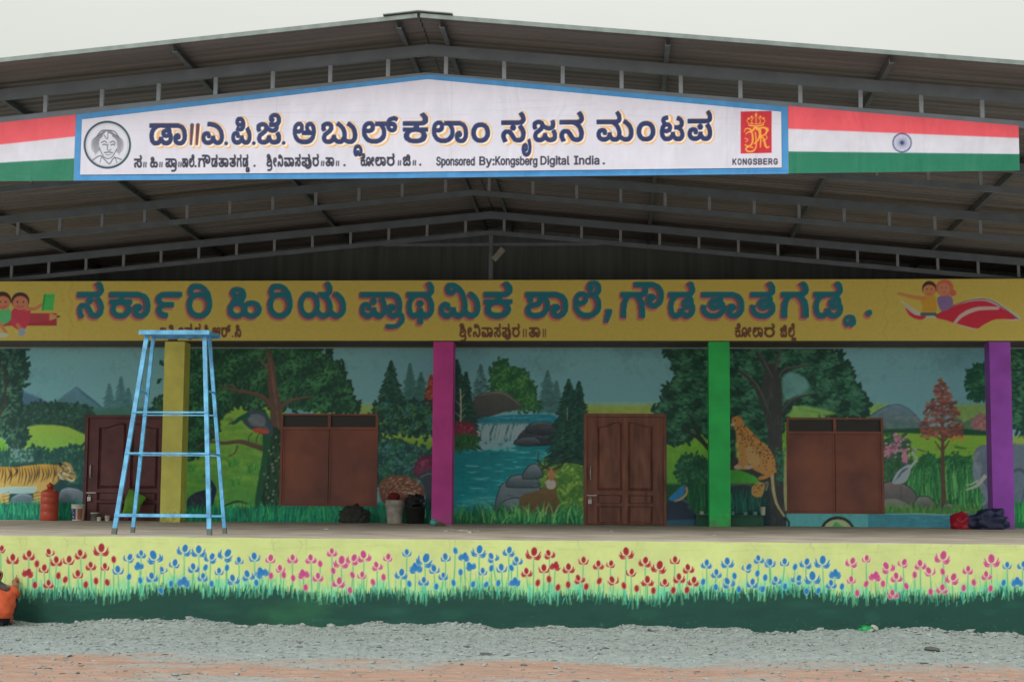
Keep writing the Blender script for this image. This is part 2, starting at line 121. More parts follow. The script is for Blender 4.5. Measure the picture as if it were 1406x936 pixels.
[79,[[19,-1,13,1,7,5,4,10,3,13,3,20,6,27,8,29,15,32,22,32,27,30,29,28,30,26,30,20,29,19,29,17,22,18,22,23,20,25,16,25,12,22,11,20,11,14,12,12,16,8,20,7,28,7,31,8,34,10,35,13,37,16,37,20,45,20,45,15,51,8,54,7,61,7,63,8,67,15,67,22,64,32,61,35,59,39,66,44,69,40,73,33,75,24,75,15,73,8,69,3,64,0,61,-1,52,-1,47,1,44,4,43,6,41,8,40,10,43,10,37,3,28,-1],
[37,30,35,33,34,36,35,37,35,39,37,41,39,41,40,42,43,41,45,39,46,36,46,34,43,30],
[3,47,3,55,64,55,64,47]]],
[77,[[31,-1,19,3,15,6,11,10,5,19,4,25,4,36,6,44,8,48,13,53,20,56,30,56,32,55,34,53,36,52,38,48,38,38,37,35,33,31,25,28,17,28,16,29,14,29,13,30,12,30,11,31,12,38,13,38,13,37,14,37,15,36,16,36,17,35,24,35,28,37,30,39,30,41,31,43,29,48,28,49,22,49,20,48,18,48,16,46,15,44,13,42,12,39,12,26,13,22,17,15,20,12,28,8,33,7,44,7,53,9,56,11,62,17,64,20,65,24,65,33,61,41,55,47,50,49,55,54,65,48,71,39,73,32,73,23,72,18,70,13,67,9,58,3,46,-1],
[44,47,44,55,62,55,62,47]]],
[79,[[19,-1,13,1,7,5,4,10,3,13,3,20,6,27,8,29,15,32,22,32,27,30,29,28,30,26,30,20,29,19,29,17,22,18,22,23,20,25,16,25,12,22,11,20,11,14,12,12,16,8,20,7,28,7,31,8,34,10,35,13,37,16,37,20,45,20,45,15,51,8,54,7,60,7,63,8,65,10,67,16,67,23,65,30,63,33,62,36,60,39,52,45,44,48,59,48,62,46,65,43,68,41,72,34,75,24,75,15,73,8,69,3,64,0,61,-1,52,-1,47,1,44,4,43,6,41,8,40,10,43,10,37,3,28,-1],
[3,47,3,55,64,55,64,47]]],
[63,[[22,-1,11,2,6,6,4,9,3,12,3,19,4,22,10,28,19,31,22,31,25,32,28,32,33,34,34,35,34,37,35,38,35,42,34,43,34,45,33,45,31,47,29,47,28,48,24,48,22,47,20,47,18,45,18,44,17,43,17,38,18,37,10,34,10,35,9,36,9,39,8,40,8,42,9,43,9,45,10,47,12,48,14,50,19,52,32,52,36,50,40,46,42,42,42,36,40,31,38,29,36,28,34,26,31,25,28,25,25,24,22,24,19,23,17,23,12,19,11,16,11,14,14,10,20,7,32,7,40,9,46,13,50,19,51,22,51,31,48,40,44,44,42,45,41,47,39,48,39,50,46,50,51,46,57,38,58,35,58,33,59,30,59,21,55,12,49,5,44,2,39,0,33,-1],
[3,47,3,55,48,55,48,47,36,47,27,48,15,47]]],
[96,[[27,-1,18,2,14,4,8,11,6,15,4,26,4,29,8,41,14,47,17,49,19,47,4,47,4,55,50,55,50,47,49,47,49,48,52,47,56,43,57,40,59,38,60,35,60,32,61,29,61,21,58,12,52,5,48,2,43,0,38,-1],
[37,7,41,8,47,12,51,17,53,24,53,31,52,35,48,41,40,47,36,47,33,48,22,45,17,41,15,38,12,27,13,21,15,16,18,12,22,9,27,7],
[76,30,69,34,65,42,65,52,66,56,69,63,75,67,85,70,88,70,90,69,92,69,98,66,93,60,90,62,80,62,75,59,73,54,73,51,72,47,73,44,73,41,76,38,82,36,85,37,86,38,86,45,85,45,85,46,84,46,83,47,49,47,49,55,82,55,84,54,87,54,92,49,94,45,94,38,90,33,87,31,84,30]]],
[109,[[31,-1,19,3,15,6,11,10,5,19,4,25,4,36,6,44,8,48,13,53,20,56,30,56,32,55,34,53,36,52,38,48,38,38,37,35,33,31,25,28,17,28,16,29,14,29,13,30,12,30,11,31,12,38,13,38,13,37,14,37,15,36,16,36,17,35,24,35,28,37,30,39,30,41,31,43,29,48,28,49,22,49,20,48,18,48,16,46,15,44,13,42,12,39,12,26,13,22,17,15,20,12,28,8,33,7,44,7,53,9,56,11,62,17,64,20,65,24,65,33,61,41,55,47,50,49,55,54,65,48,71,39,73,32,73,23,72,18,70,13,67,9,58,3,46,-1],
[44,47,44,55,62,55,62,47],
[89,30,82,34,78,42,78,52,80,60,82,63,87,67,98,70,101,70,103,69,105,69,110,66,106,60,103,62,93,62,88,59,85,51,85,44,87,39,93,36,95,36,96,37,97,37,99,40,99,44,97,46,96,46,96,47,61,47,61,55,95,55,97,54,99,54,101,53,105,49,106,47,106,45,107,44,105,35,100,31,97,30]]],
[79,[[19,-1,12,1,5,7,3,13,3,20,6,27,8,29,15,32,21,32,27,30,30,23,30,20,29,19,29,18,28,17,22,18,22,23,20,25,16,25,12,22,11,20,11,14,12,12,16,8,19,7,27,7,31,8,35,13,37,20,45,20,45,15,51,8,54,7,61,7,63,8,66,13,66,15,67,17,67,22,65,28,61,35,58,39,66,44,68,40,73,33,75,24,75,15,73,8,69,3,66,1,60,-1,52,-1,45,2,44,4,42,6,41,8,39,10,42,10,39,5,37,3,28,-1],
[34,35,31,36,26,36,22,38,20,38,24,45,27,43,30,42,37,42,38,43,40,43,43,47,43,49,44,52,44,54,43,56,43,58,40,62,37,64,29,64,26,61,26,58,27,57,27,56,28,56,29,55,31,55,32,54,35,55,37,55,40,56,41,58,43,60,44,62,48,57,46,54,39,49,37,49,35,48,28,48,22,51,19,57,19,62,20,65,25,70,29,71,37,71,43,69,47,65,49,62,51,56,51,49,49,43,43,37,40,36,37,36]]],
[78,[[52,-1,46,1,40,7,38,10,41,10,38,5,36,3,27,-1,18,-1,12,1,10,3,8,4,5,11,5,16,9,25,19,32,21,34,23,35,26,38,27,40,27,45,26,46,26,47,25,48,16,49,12,46,11,44,11,39,12,38,12,37,13,36,6,33,3,38,3,48,4,50,6,51,8,53,16,56,23,56,31,53,33,51,34,49,34,47,35,45,35,40,34,38,34,36,32,34,31,32,29,30,22,25,20,23,17,22,15,20,13,16,13,12,14,10,16,8,18,7,26,7,30,8,34,13,36,20,43,20,45,12,50,8,53,7,59,7,64,9,66,13,66,19,62,26,69,30,71,28,74,21,74,9,71,4,69,2,60,-1],
[48,31,39,34,31,42,30,44,34,48,40,42,46,39,49,39,51,38,53,39,56,39,61,43,62,45,62,56,60,60,58,61,57,63,55,64,48,64,46,63,46,62,45,61,45,57,46,56,47,56,47,55,50,55,51,54,53,55,56,55,58,56,62,60,63,62,66,57,60,50,56,48,46,48,40,51,38,54,37,57,37,59,39,65,41,68,44,70,47,71,55,71,58,70,64,66,68,61,70,54,70,46,68,39,64,35,59,32,55,31]]],
[65,[[27,-1,18,2,14,4,8,11,6,16,4,28,4,31,6,38,10,45,15,50,18,52,28,55,37,55,48,50,52,45,50,51,47,56,41,62,36,65,33,66,23,66,18,64,16,62,15,57,17,52,19,50,13,44,9,51,7,56,7,59,8,62,8,65,14,72,20,74,32,74,36,73,47,67,55,57,57,53,61,37,61,23,59,17,58,12,52,5,48,2,43,0,38,-1],
[37,7,41,8,47,12,51,17,53,23,53,31,52,35,48,41,43,45,36,47,29,47,22,45,17,41,15,38,12,27,13,21,15,16,18,12,22,9,27,7]]],
[80,[[17,-1,12,1,8,4,5,8,3,18,5,28,8,32,12,35,17,37,27,37,30,36,33,36,35,34,37,33,39,31,42,24,42,15,39,7,33,1,27,-1],
[24,6,31,8,35,12,36,15,36,22,33,27,30,29,27,30,21,30,15,27,11,20,11,18,13,12,17,8],
[53,-1,43,3,41,5,38,13,38,24,39,27,41,29,42,32,44,34,47,35,50,37,53,37,57,38,63,37,68,35,72,32,76,23,77,18,76,13,74,8,71,4,67,1,62,-1],
[56,6,63,8,67,12,68,15,68,22,65,27,63,29,60,30,52,30,49,29,45,24,44,21,44,15,45,12,49,8],
[19,36,16,37,14,37,11,38,15,45,18,43,28,42,29,43,32,44,34,49,34,56,32,61,27,64,20,64,17,61,17,57,18,56,19,56,19,55,22,55,23,54,26,55,28,55,30,56,32,58,33,60,35,62,38,57,32,50,30,49,28,49,25,48,18,48,13,51,11,53,10,55,10,57,9,59,11,65,13,68,16,70,20,71,27,71,33,69,38,65,41,56,41,49,38,41,36,39,28,36]]],
[118,[[19,-1,12,1,5,7,3,13,3,20,6,27,8,29,15,32,21,32,27,30,30,23,30,20,29,19,29,18,28,17,22,18,22,23,20,25,16,25,12,22,11,20,11,14,12,12,16,8,19,7,27,7,31,8,35,13,37,20,45,20,45,15,48,10,51,8,54,7,61,7,65,10,69,18,69,32,68,37,64,48,62,52,59,56,52,63,48,66,44,68,39,69,31,69,29,67,29,65,28,64,29,63,29,61,30,60,34,59,37,59,41,61,44,68,52,68,50,61,45,55,37,52,32,52,29,53,27,53,25,54,24,56,22,57,21,59,21,68,22,70,24,72,25,74,30,76,41,76,46,75,57,69,61,66,69,57,72,51,76,39,78,26,77,22,77,16,73,6,64,0,61,-1,51,-1,45,2,44,4,42,6,41,8,39,10,42,10,39,5,37,3,28,-1],
[88,-1,76,5,70,12,75,18,80,12,86,8,90,7,97,7,100,8,105,13,106,17,106,25,104,33,102,37,94,45,86,49,91,56,95,54,103,48,109,41,113,32,114,27,114,17,112,10,108,4,102,0,98,-1]]],
[74,[[45,-1,37,2,35,4,34,6,32,8,31,10,29,12,28,15,22,22,16,23,13,21,11,17,11,13,12,10,12,8,13,6,15,4,16,2,8,-1,7,1,5,3,4,6,4,9,3,12,3,18,6,25,8,27,13,30,22,30,28,28,32,22,35,19,36,16,38,14,40,10,45,7,52,7,56,9,58,11,62,22,62,26,59,42,57,48,48,60,40,66,36,68,32,69,24,69,22,67,21,63,23,60,24,60,25,59,30,59,34,61,37,68,44,68,44,64,43,61,39,56,30,52,25,52,22,53,20,53,18,54,15,57,14,59,14,68,15,70,17,72,18,74,23,76,34,76,39,75,54,66,61,57,67,45,69,39,70,32,70,20,69,15,67,10,63,4,56,0,52,-1]]],
[70,[[45,-1,37,2,35,4,34,6,32,8,31,10,29,12,28,15,22,22,16,23,13,21,11,17,11,13,12,10,12,8,13,6,15,4,16,2,8,-1,7,1,5,3,4,6,4,9,3,12,3,18,6,25,8,27,13,30,23,30,29,27,30,25,32,23,33,21,35,19,36,16,38,14,40,10,45,7,52,7,54,8,58,13,58,16,59,19,58,22,58,25,57,29,50,39,57,44,60,40,66,29,67,25,67,20,65,9,62,4,58,1,54,-1],
[30,35,27,36,22,36,18,38,16,38,20,45,23,43,25,43,26,42,33,42,36,43,39,47,39,49,40,52,40,54,39,56,39,58,36,62,33,64,25,64,23,62,23,61,22,60,23,56,24,56,25,55,27,55,28,54,31,55,34,55,36,56,37,58,39,60,40,62,44,57,42,54,36,49,33,49,31,48,24,48,18,51,15,57,15,62,19,68,22,70,25,71,33,71,39,69,43,65,45,62,47,56,47,49,45,43,39,37,36,36,33,36]]],
[63,[[22,-1,11,2,6,6,4,9,3,12,3,19,4,22,6,24,7,26,12,29,19,31,22,31,34,35,36,38,37,41,37,43,38,46,38,48,37,51,37,53,36,56,36,59,31,67,27,71,22,73,17,73,12,69,12,66,15,63,18,62,20,63,22,63,24,65,26,66,28,72,35,71,34,66,32,62,29,59,26,57,22,56,13,56,7,59,5,63,5,65,4,68,6,74,11,78,15,80,23,80,27,79,34,75,39,70,44,59,45,55,45,43,42,32,37,28,25,24,22,24,19,23,17,23,12,19,11,16,11,14,15,9,20,7,32,7,43,10,48,15,50,18,51,21,51,28,49,35,45,40,42,42,42,43,40,43,39,44,37,44,33,46,21,46,17,43,16,41,17,40,17,37,18,37,10,34,9,38,8,39,8,45,12,50,15,52,20,54,31,54,33,53,35,53,38,52,41,52,41,51,46,50,51,45,54,43,56,40,59,29,59,20,58,15,56,11,53,7,49,4,40,0,34,-1]]],
[57,[[24,-1,16,1,8,8,6,14,6,21,9,27,13,31,15,32,17,31,4,31,4,38,54,38,54,31,40,31,42,32,47,29,51,22,51,20,52,17,49,8,47,5,41,1,33,-1],
[34,7,37,8,40,10,43,15,44,18,43,21,43,23,41,27,35,30,32,30,29,31,26,30,23,30,18,28,17,26,15,25,15,23,14,21,14,15,15,12,20,8,24,7],
[26,35,24,37,29,39,31,41,33,42,37,50,37,56,35,61,30,64,23,64,20,61,20,57,21,56,22,56,22,55,25,55,26,54,29,55,31,55,33,56,35,58,36,60,38,62,41,57,38,53,36,52,35,50,33,49,31,49,28,48,21,48,16,51,14,53,13,55,13,57,12,59,14,65,16,68,19,70,23,71,30,71,36,69,41,65,44,56,44,49,41,41,37,37],
[13,-25,8,-21,6,-14,9,-7,11,-5,14,-4,22,-4,25,-7,26,-9,26,-14,25,-15,19,-15,19,-14,20,-14,20,-12,19,-11,19,-10,15,-10,14,-11,13,-11,13,-16,16,-20,24,-20,27,-19,29,-17,30,-13,37,-13,37,-15,40,-19,42,-20,47,-20,50,-17,50,-9,47,-4,45,-2,51,2,55,-12,55,-15,54,-17,54,-19,53,-20,53,-22,51,-25,46,-27,42,-27,36,-25,33,-22,33,-21,34,-20,33,-22,27,-26,25,-26,24,-27,22,-27],
[52,-34,52,-31,53,-29,53,-25,54,-23,53,-22,53,-16,52,-14,52,-11,49,-4,51,2,55,-4,59,-16,59,-19,60,-22,60,-29,59,-31,59,-35]]],
[78,[[52,-1,46,1,40,7,38,10,41,10,38,5,36,3,27,-1,18,-1,12,1,10,3,8,4,5,11,5,16,9,25,19,32,21,34,23,35,26,38,27,40,27,45,26,46,26,47,25,48,16,49,12,46,11,44,11,39,12,38,12,37,13,36,6,33,3,38,3,48,4,50,6,51,8,53,16,56,23,56,31,53,33,51,34,49,34,47,35,45,35,40,34,38,34,36,32,34,31,32,29,30,22,25,20,23,17,22,15,20,13,16,13,12,14,10,16,8,18,7,26,7,30,8,34,13,36,20,43,20,45,12,50,8,53,7,59,7,64,9,66,13,66,19,62,26,69,30,71,28,74,21,74,9,71,4,69,2,60,-1],
[48,31,39,34,32,40,28,47,32,51,38,43,41,41,50,38,53,39,55,39,58,41,59,43,59,46,58,49,55,52,63,55,65,53,66,51,66,49,67,47,67,42,64,36,62,34,55,31],
[42,47,42,55,58,55,62,57,63,57,66,60,66,68,64,72,60,74,55,74,52,73,48,69,48,65,45,69,51,69,54,66,54,64,52,61,51,61,50,60,46,60,44,61,42,64,42,72,43,74,47,78,54,81,61,81,67,79,71,75,74,70,74,59,69,51,62,48,57,48,55,47]]],
[57,[[24,-1,16,1,8,8,6,14,6,21,9,27,13,31,15,32,17,31,4,31,4,38,25,38,26,39,26,40,27,40,27,45,26,46,26,47,25,48,30,49,33,48,34,47,34,45,35,44,35,40,34,39,34,38,54,38,54,31,40,31,42,32,47,29,51,22,51,20,52,17,49,8,47,5,41,1,33,-1],
[34,7,37,8,40,10,43,15,44,18,43,21,43,23,41,27,35,30,32,30,29,31,26,30,23,30,18,28,17,26,15,25,15,23,14,21,14,15,15,12,20,8,24,7],
[4,47,4,55,37,55,40,56,41,57,43,57,45,59,45,60,46,61,46,68,44,72,39,74,34,74,30,72,28,69,28,65,25,69,31,69,33,67,33,66,34,65,33,64,33,62,32,61,31,61,30,60,26,60,24,61,21,66,21,68,22,70,22,72,23,74,25,76,26,78,34,81,41,81,46,79,51,75,54,67,54,59,50,52,45,49,43,49,41,48,37,48,35,47]]],
[77,[[31,-1,19,3,15,6,11,10,5,19,4,25,4,36,6,44,8,48,13,53,20,56,30,56,32,55,34,53,36,52,38,48,38,38,37,35,33,31,25,28,17,28,16,29,14,29,13,30,12,30,11,31,12,38,13,38,13,37,14,37,15,36,16,36,17,35,24,35,28,37,30,39,30,41,31,43,29,48,28,49,22,49,20,48,18,48,16,46,15,44,13,42,12,39,12,26,13,22,17,15,20,12,28,8,33,7,44,7,53,9,56,11,62,17,64,20,65,24,65,33,61,41,55,47,50,49,55,55,59,53,62,50,65,48,71,39,73,32,73,23,72,18,70,13,67,9,58,3,46,-1],
[44,47,44,55,56,55,59,56,60,57,62,57,64,59,64,60,65,61,65,68,64,70,61,73,58,74,53,74,49,72,47,69,47,65,44,69,50,69,52,67,52,66,53,65,52,64,52,62,51,61,50,61,49,60,45,60,43,61,40,66,40,68,41,70,41,72,42,74,44,76,45,78,53,81,60,81,65,79,70,75,73,67,73,59,70,54,66,50,64,49,62,49,60,48,56,48,53,47]]],
[27,[[20,12,20,8,12,-13,5,-13,6,-10,6,-7,8,-2,8,1,9,4,9,7,10,9,10,12]]],
[64,[[25,-1,18,1,13,4,9,8,7,13,6,19,15,19,16,15,18,12,24,8,28,7,37,7,47,13,49,16,49,23,45,28,42,29,39,31,26,34,18,37,13,41,9,47,8,53,9,59,11,64,15,68,20,71,26,73,33,74,39,73,45,71,50,68,54,64,57,60,58,54,48,54,47,59,43,63,38,65,32,66,24,64,19,60,17,57,17,50,25,44,44,38,54,32,58,25,58,14,52,5,40,-1]]],
[61,[[8,-20,8,55,16,55,16,46,17,46,18,48,22,52,25,54,28,55,33,55,39,54,45,52,50,48,53,42,55,35,56,27,55,19,53,12,50,6,45,2,39,0,33,-1,28,-1,22,3,17,8,17,-20],
[36,7,40,9,43,13,47,22,47,33,46,37,43,42,40,45,36,47,27,47,23,45,20,42,18,38,16,27,18,17,20,12,23,9,27,7]]],
[60,[[30,-1,23,0,17,2,12,7,8,12,6,19,5,27,6,35,8,42,12,48,17,52,23,54,30,55,37,54,43,52,48,48,52,42,54,35,55,27,54,19,52,12,48,7,43,2,37,0],
[35,7,42,13,46,22,46,32,42,41,39,45,35,47,25,47,21,45,18,41,14,32,14,22,18,13,25,7]]],
[59,[[17,0,8,0,8,55,16,55,16,41,15,41,18,48,22,52,27,54,33,55,38,55,43,53,49,46,51,41,51,0,43,0,43,34,42,40,39,44,35,46,30,47,27,47,23,46,20,44,18,41,17,37]]],
[53,[[21,-1,16,0,12,2,9,5,5,13,14,15,15,11,22,7,31,7,35,9,38,12,39,15,37,20,31,22,22,24,15,27,11,30,8,34,7,39,8,44,10,48,13,51,22,55,32,55,37,54,40,52,43,49,47,42,39,40,35,45,32,47,27,48,19,46,17,43,16,40,16,37,21,33,40,28,44,25,47,21,48,15,47,11,45,7,38,1,32,-1]]],
[38,[[8,0,8,55,16,55,16,46,17,46,19,50,22,53,26,55,35,55,35,47,30,47,23,45,18,41,17,38,17,0]]],
[58,[[31,-1,23,0,17,2,12,7,8,12,6,19,5,27,6,35,8,42,12,47,17,52,23,54,30,55,34,55,38,54,42,52,46,49,49,45,51,41,53,35,53,24,11,24,11,32,49,32,45,29,43,39,41,42,38,45,34,47,25,47,21,45,18,42,14,35,14,20,16,15,19,11,26,7,34,7,41,10,43,12,44,15,53,13,51,9,48,5,41,1,36,-1]]],
[61,[[28,-1,22,0,16,2,12,6,8,12,6,19,5,27,6,35,8,42,12,48,16,52,22,54,28,55,33,55,37,54,43,48,44,46,45,46,45,73,54,73,54,0,45,0,45,8,44,8,37,1,33,-1],
[34,7,38,9,41,12,43,17,45,27,43,38,41,42,38,45,34,47,25,47,21,45,18,42,14,33,14,22,18,13,21,9,25,7]]],
[65,[[9,0,9,73,35,73,42,72,47,70,51,67,55,63,57,53,57,49,53,43,48,39,45,38,52,35,55,33,59,25,60,19,59,14,57,10,54,6,49,3,43,1,35,0],
[18,8,35,8,42,9,47,11,50,15,51,19,49,26,47,29,40,33,18,33],
[18,41,38,41,41,42,44,44,48,50,48,53,47,58,45,61,41,64,34,65,18,65]]],
[56,[[7,-20,9,-12,15,-13,19,-11,20,-8,22,-5,23,0,3,55,12,55,26,17,28,7,30,2,26,2,28,7,29,12,31,17,32,22,44,55,54,55,30,-8,26,-15,23,-18,13,-21]]],
[27,[[14,-1,9,1,7,6,9,11,14,13,18,11,20,8,20,3,18,1],
[11,39,9,41,7,45,9,50,11,52,16,52,20,48,20,43,16,39]]],
[67,[[15,21,15,31,18,34,20,37,23,40,25,43,28,46,30,49,52,73,64,73,33,39,33,40],
[9,0,9,73,18,73,18,32,18,28,18,0],
[53,0,27,37,33,44,64,0]]],
[61,[[30,-22,19,-20,12,-16,9,-13,7,-10,15,-6,19,-11,22,-13,26,-14,30,-14,36,-13,41,-11,44,-7,45,-1,45,10,44,10,43,8,39,4,33,1,28,1,22,2,16,4,8,13,6,20,5,28,6,35,8,42,12,48,16,52,22,54,28,55,33,55,37,54,42,50,44,46,45,46,45,55,54,55,54,-1,53,-8,47,-17,36,-21],
[34,9,38,11,41,14,43,18,45,28,43,38,41,42,38,45,34,47,25,47,21,45,18,42,14,33,14,22,18,14,21,11,25,9]]],
[61,[[33,-1,28,-1,22,3,17,8,16,8,16,0,8,0,8,73,17,73,17,46,18,48,22,52,25,54,28,55,33,55,39,54,45,52,50,48,53,42,55,35,56,27,55,19,53,12,50,6,45,2,39,0],
[36,7,40,9,43,13,47,22,47,33,46,37,43,42,40,45,36,47,27,47,23,45,20,42,18,38,16,27,18,17,20,12,23,9,27,7]]],
[72,[[31,0,14,0,14,8,31,8,39,9,46,12,51,16,54,21,57,28,57,45,54,52,51,57,46,61,40,64,32,65,14,65,14,73,32,73,42,72,51,68,57,63,62,56,65,47,66,37,65,26,62,17,57,10,50,4,42,1],
[18,73,18,0,9,0,9,73]]],
[24,[[8,0,8,55,17,55,17,0],
[10,64,8,65,6,69,7,72,10,75,15,75,18,72,18,67,17,65,15,64]]],
[33,[[29,55,29,47,1,47,1,55],
[9,68,18,68,18,11,19,9,25,7,27,7,28,8,29,8,31,0,28,0,26,-1,18,0,13,3,10,8,9,13]]],
[56,[[18,-1,10,3,7,6,5,11,4,16,6,23,8,26,11,28,26,32,30,32,36,33,39,35,40,37,37,45,28,48,19,45,14,40,6,42,8,47,15,53,24,55,34,55,38,54,44,50,48,42,48,0,40,0,40,7,39,7,38,5,36,3,31,0,27,-1],
[25,6,33,8,38,13,40,20,40,27,37,26,35,26,33,25,29,25,27,24,22,24,17,22,15,20,13,15,15,10,19,7]]],
[28,[[15,0,11,3,8,7,8,73,17,73,17,9,21,7,22,7,23,8,25,8,26,0]]],
[44,[[4,0,4,8,17,8,17,65,4,65,4,73,40,73,40,65,27,65,27,8,40,8,40,0]]],
[76,[[38,-1,29,0,22,4,15,9,10,16,7,26,6,36,7,47,10,56,15,64,22,69,29,73,38,74,47,73,55,69,61,64,66,56,69,47,71,36,69,26,66,16,61,9,55,4,47,0],
[44,8,50,11,55,15,61,28,61,45,55,58,50,62,44,64,38,65,32,64,26,62,22,58,18,52,16,45,15,36,16,28,18,21,22,15,26,11,32,8]]],
[75,[[9,0,9,73,20,73,49,26,51,24,60,8,58,8,58,16,57,19,57,73,67,73,67,0,56,0,27,44,24,51,21,55,16,65,17,65,17,60,18,55,18,0]]],
[75,[[39,-1,29,0,21,4,15,9,10,16,7,26,6,36,7,47,10,56,15,64,21,69,29,73,38,74,49,72,58,67,64,60,68,50,58,50,57,53,53,59,48,63,42,65,38,65,32,64,26,62,22,58,18,52,16,45,15,36,16,28,18,21,22,15,27,11,32,8,44,8,49,10,54,13,57,18,59,23,59,29,62,28,40,28,40,37,68,37,68,29,67,20,65,13,60,7,54,3,47,0]]],
[60,[[9,0,9,73,53,73,53,65,18,65,18,41,51,41,51,33,18,33,18,8,54,8,54,0]]],
[64,[[9,0,9,73,34,73,41,72,48,70,56,62,58,56,58,44,56,39,52,34,48,31,41,29,34,28,14,28,14,36,33,36,43,38,46,40,48,43,49,46,49,54,48,58,46,61,43,63,33,65,18,65,18,0],
[51,0,33,33,43,33,61,0]]]]
GLYPHS = dict(zip(LETTERS, OUTLINES))
# ---------------------------------------------------------------- paint library (brushwork on wall surfaces, numpy only)
class Canvas:
    """paint surface addressed in its own units (x right, y down); colours are 0-255 paint values"""
    def __init__(s, x0, y0, x1, y1, sc, col):
        s.x0, s.y0, s.sc = x0, y0, sc
        s.w, s.h = int((x1-x0)*sc), int((y1-y0)*sc)
        s.a = np.zeros((s.h, s.w, 3), np.float32); s.a[:] = col
        s.X = x0+(np.arange(s.w, dtype=np.float32)+.5)/sc
        s.Y = y0+(np.arange(s.h, dtype=np.float32)+.5)/sc
    def box(s, x0, y0, x1, y1):
        i0 = max(0, int((x0-s.x0)*s.sc)-1); i1 = min(s.w, int((x1-s.x0)*s.sc)+2)
        j0 = max(0, int((y0-s.y0)*s.sc)-1); j1 = min(s.h, int((y1-s.y0)*s.sc)+2)
        return i0, i1, j0, j1
    def blend(s, b, m, col):
        i0, i1, j0, j1 = b
        t = s.a[j0:j1, i0:i1]
        t += m[..., None]*(np.asarray(col, np.float32)-t)
    def mask(s, b, d, soft):
        return np.clip(.5-d*(s.sc if soft is None else 1/soft), 0, 1)
    def ell(s, x, y, rx, ry, col, ang=0, soft=None, al=1):
        R = max(rx, ry)+1+(soft or 0); b = s.box(x-R, y-R, x+R, y+R)
        if b[0] >= b[1] or b[2] >= b[3]: return
        dx = s.X[b[0]:b[1]][None]-x; dy = s.Y[b[2]:b[3]][:, None]-y
        if ang:
            c, q = math.cos(ang), math.sin(ang); dx, dy = dx*c+dy*q, dy*c-dx*q
        k = np.sqrt((dx/rx)**2+(dy/ry)**2)
        s.blend(b, s.mask(b, (k-1)*min(rx, ry), soft)*al, col)
    def path(s, pts, w, col, soft=None, al=1):
        """tapered brush stroke through pts; w = one width or (start, ..., end)"""
        P = np.asarray(pts, np.float32); n = len(P)
        W = np.interp(np.linspace(0, 1, n), np.linspace(0, 1, len(w)), w)/2 if hasattr(w, '__len__') else np.full(n, w/2)
        m = W.max()+1+(soft or 0)
        b = s.box(P[:, 0].min()-m, P[:, 1].min()-m, P[:, 0].max()+m, P[:, 1].max()+m)
        if b[0] >= b[1] or b[2] >= b[3]: return
        X = s.X[b[0]:b[1]][None]; Y = s.Y[b[2]:b[3]][:, None]; D = None
        for k in range(n-1):
            ax, ay = P[k]; bx, by = P[k+1]-P[k]; L = bx*bx+by*by+1e-6
            t = np.clip(((X-ax)*bx+(Y-ay)*by)/L, 0, 1)
            d = np.sqrt((X-ax-t*bx)**2+(Y-ay-t*by)**2)-(W[k]+(W[k+1]-W[k])*t)
            D = d if D is None else np.minimum(D, d)
        s.blend(b, s.mask(b, D, soft)*al, col)
    def sdf(s, conts, m):
        A = np.concatenate([np.asarray(c, np.float32).reshape(-1, 2) for c in conts])
        B = np.concatenate([np.roll(np.asarray(c, np.float32).reshape(-1, 2), -1, 0) for c in conts])
        b = s.box(A[:, 0].min()-m, A[:, 1].min()-m, A[:, 0].max()+m, A[:, 1].max()+m)
        if b[0] >= b[1] or b[2] >= b[3]: return b, None
        X = np.broadcast_to(s.X[b[0]:b[1]][None], (b[3]-b[2], b[1]-b[0])); Y = np.broadcast_to(s.Y[b[2]:b[3]][:, None], X.shape)
        D = np.full(X.shape, 1e9, np.float32); Wn = np.zeros(X.shape, np.int32)
        for (ax, ay), (cx, cy) in zip(A, B):
            bx, by = cx-ax, cy-ay; L = bx*bx+by*by+1e-9
            t = np.clip(((X-ax)*bx+(Y-ay)*by)/L, 0, 1)
            D = np.minimum(D, (X-ax-t*bx)**2+(Y-ay-t*by)**2)
            if ay != cy:
                hit = ((Y >= min(ay, cy)) & (Y < max(ay, cy))) & (X < ax+(Y-ay)*bx/by)
                Wn += np.where(hit, 1 if cy > ay else -1, 0)
        D = np.sqrt(D); return b, np.where(Wn != 0, -D, D)
    def poly(s, pts, col, soft=None, grow=0, al=1, col2=None):
        """filled outline; col2 = paint at its lower edge"""
        b, D = s.sdf([pts], grow+1+(soft or 0))
        if D is None: return
        m = s.mask(b, D-grow, soft)*al
        if col2 is not None:
            ys = np.asarray(pts, np.float32)[:, 1]
            t = np.clip((s.Y[b[2]:b[3]]-ys.min())/(ys.max()-ys.min()+1e-6), 0, 1)[:, None, None]
            col = np.asarray(col, np.float32)*(1-t)+np.asarray(col2, np.float32)*t
        s.blend(b, m, col)
def smooth(pts, n=5, closed=False):
    P = [np.asarray(p, float) for p in pts]; N = len(P); out = []
    for i in range(N if closed else N-1):
        a = P[i-1] if closed or i else P[0]; b = P[i]; c = P[(i+1) % N]; d = P[(i+2) % N] if closed or i+2 < N else P[-1]
        for k in range(n):
            t = k/n
            out.append(.5*((2*b)+(c-a)*t+(2*a-5*b+4*c-d)*t*t+(3*b-a-3*c+d)*t**3))
    if not closed: out.append(P[-1])
    return np.array(out)
def inside(poly, x, y):
    P = np.asarray(poly, float); r = np.zeros(len(x), bool)
    for (ax, ay), (bx, by) in zip(P, np.roll(P, -1, 0)):
        if ay != by:
            r ^= ((y >= min(ay, by)) & (y < max(ay, by))) & (x < ax+(y-ay)*(bx-ax)/(by-ay))
    return r
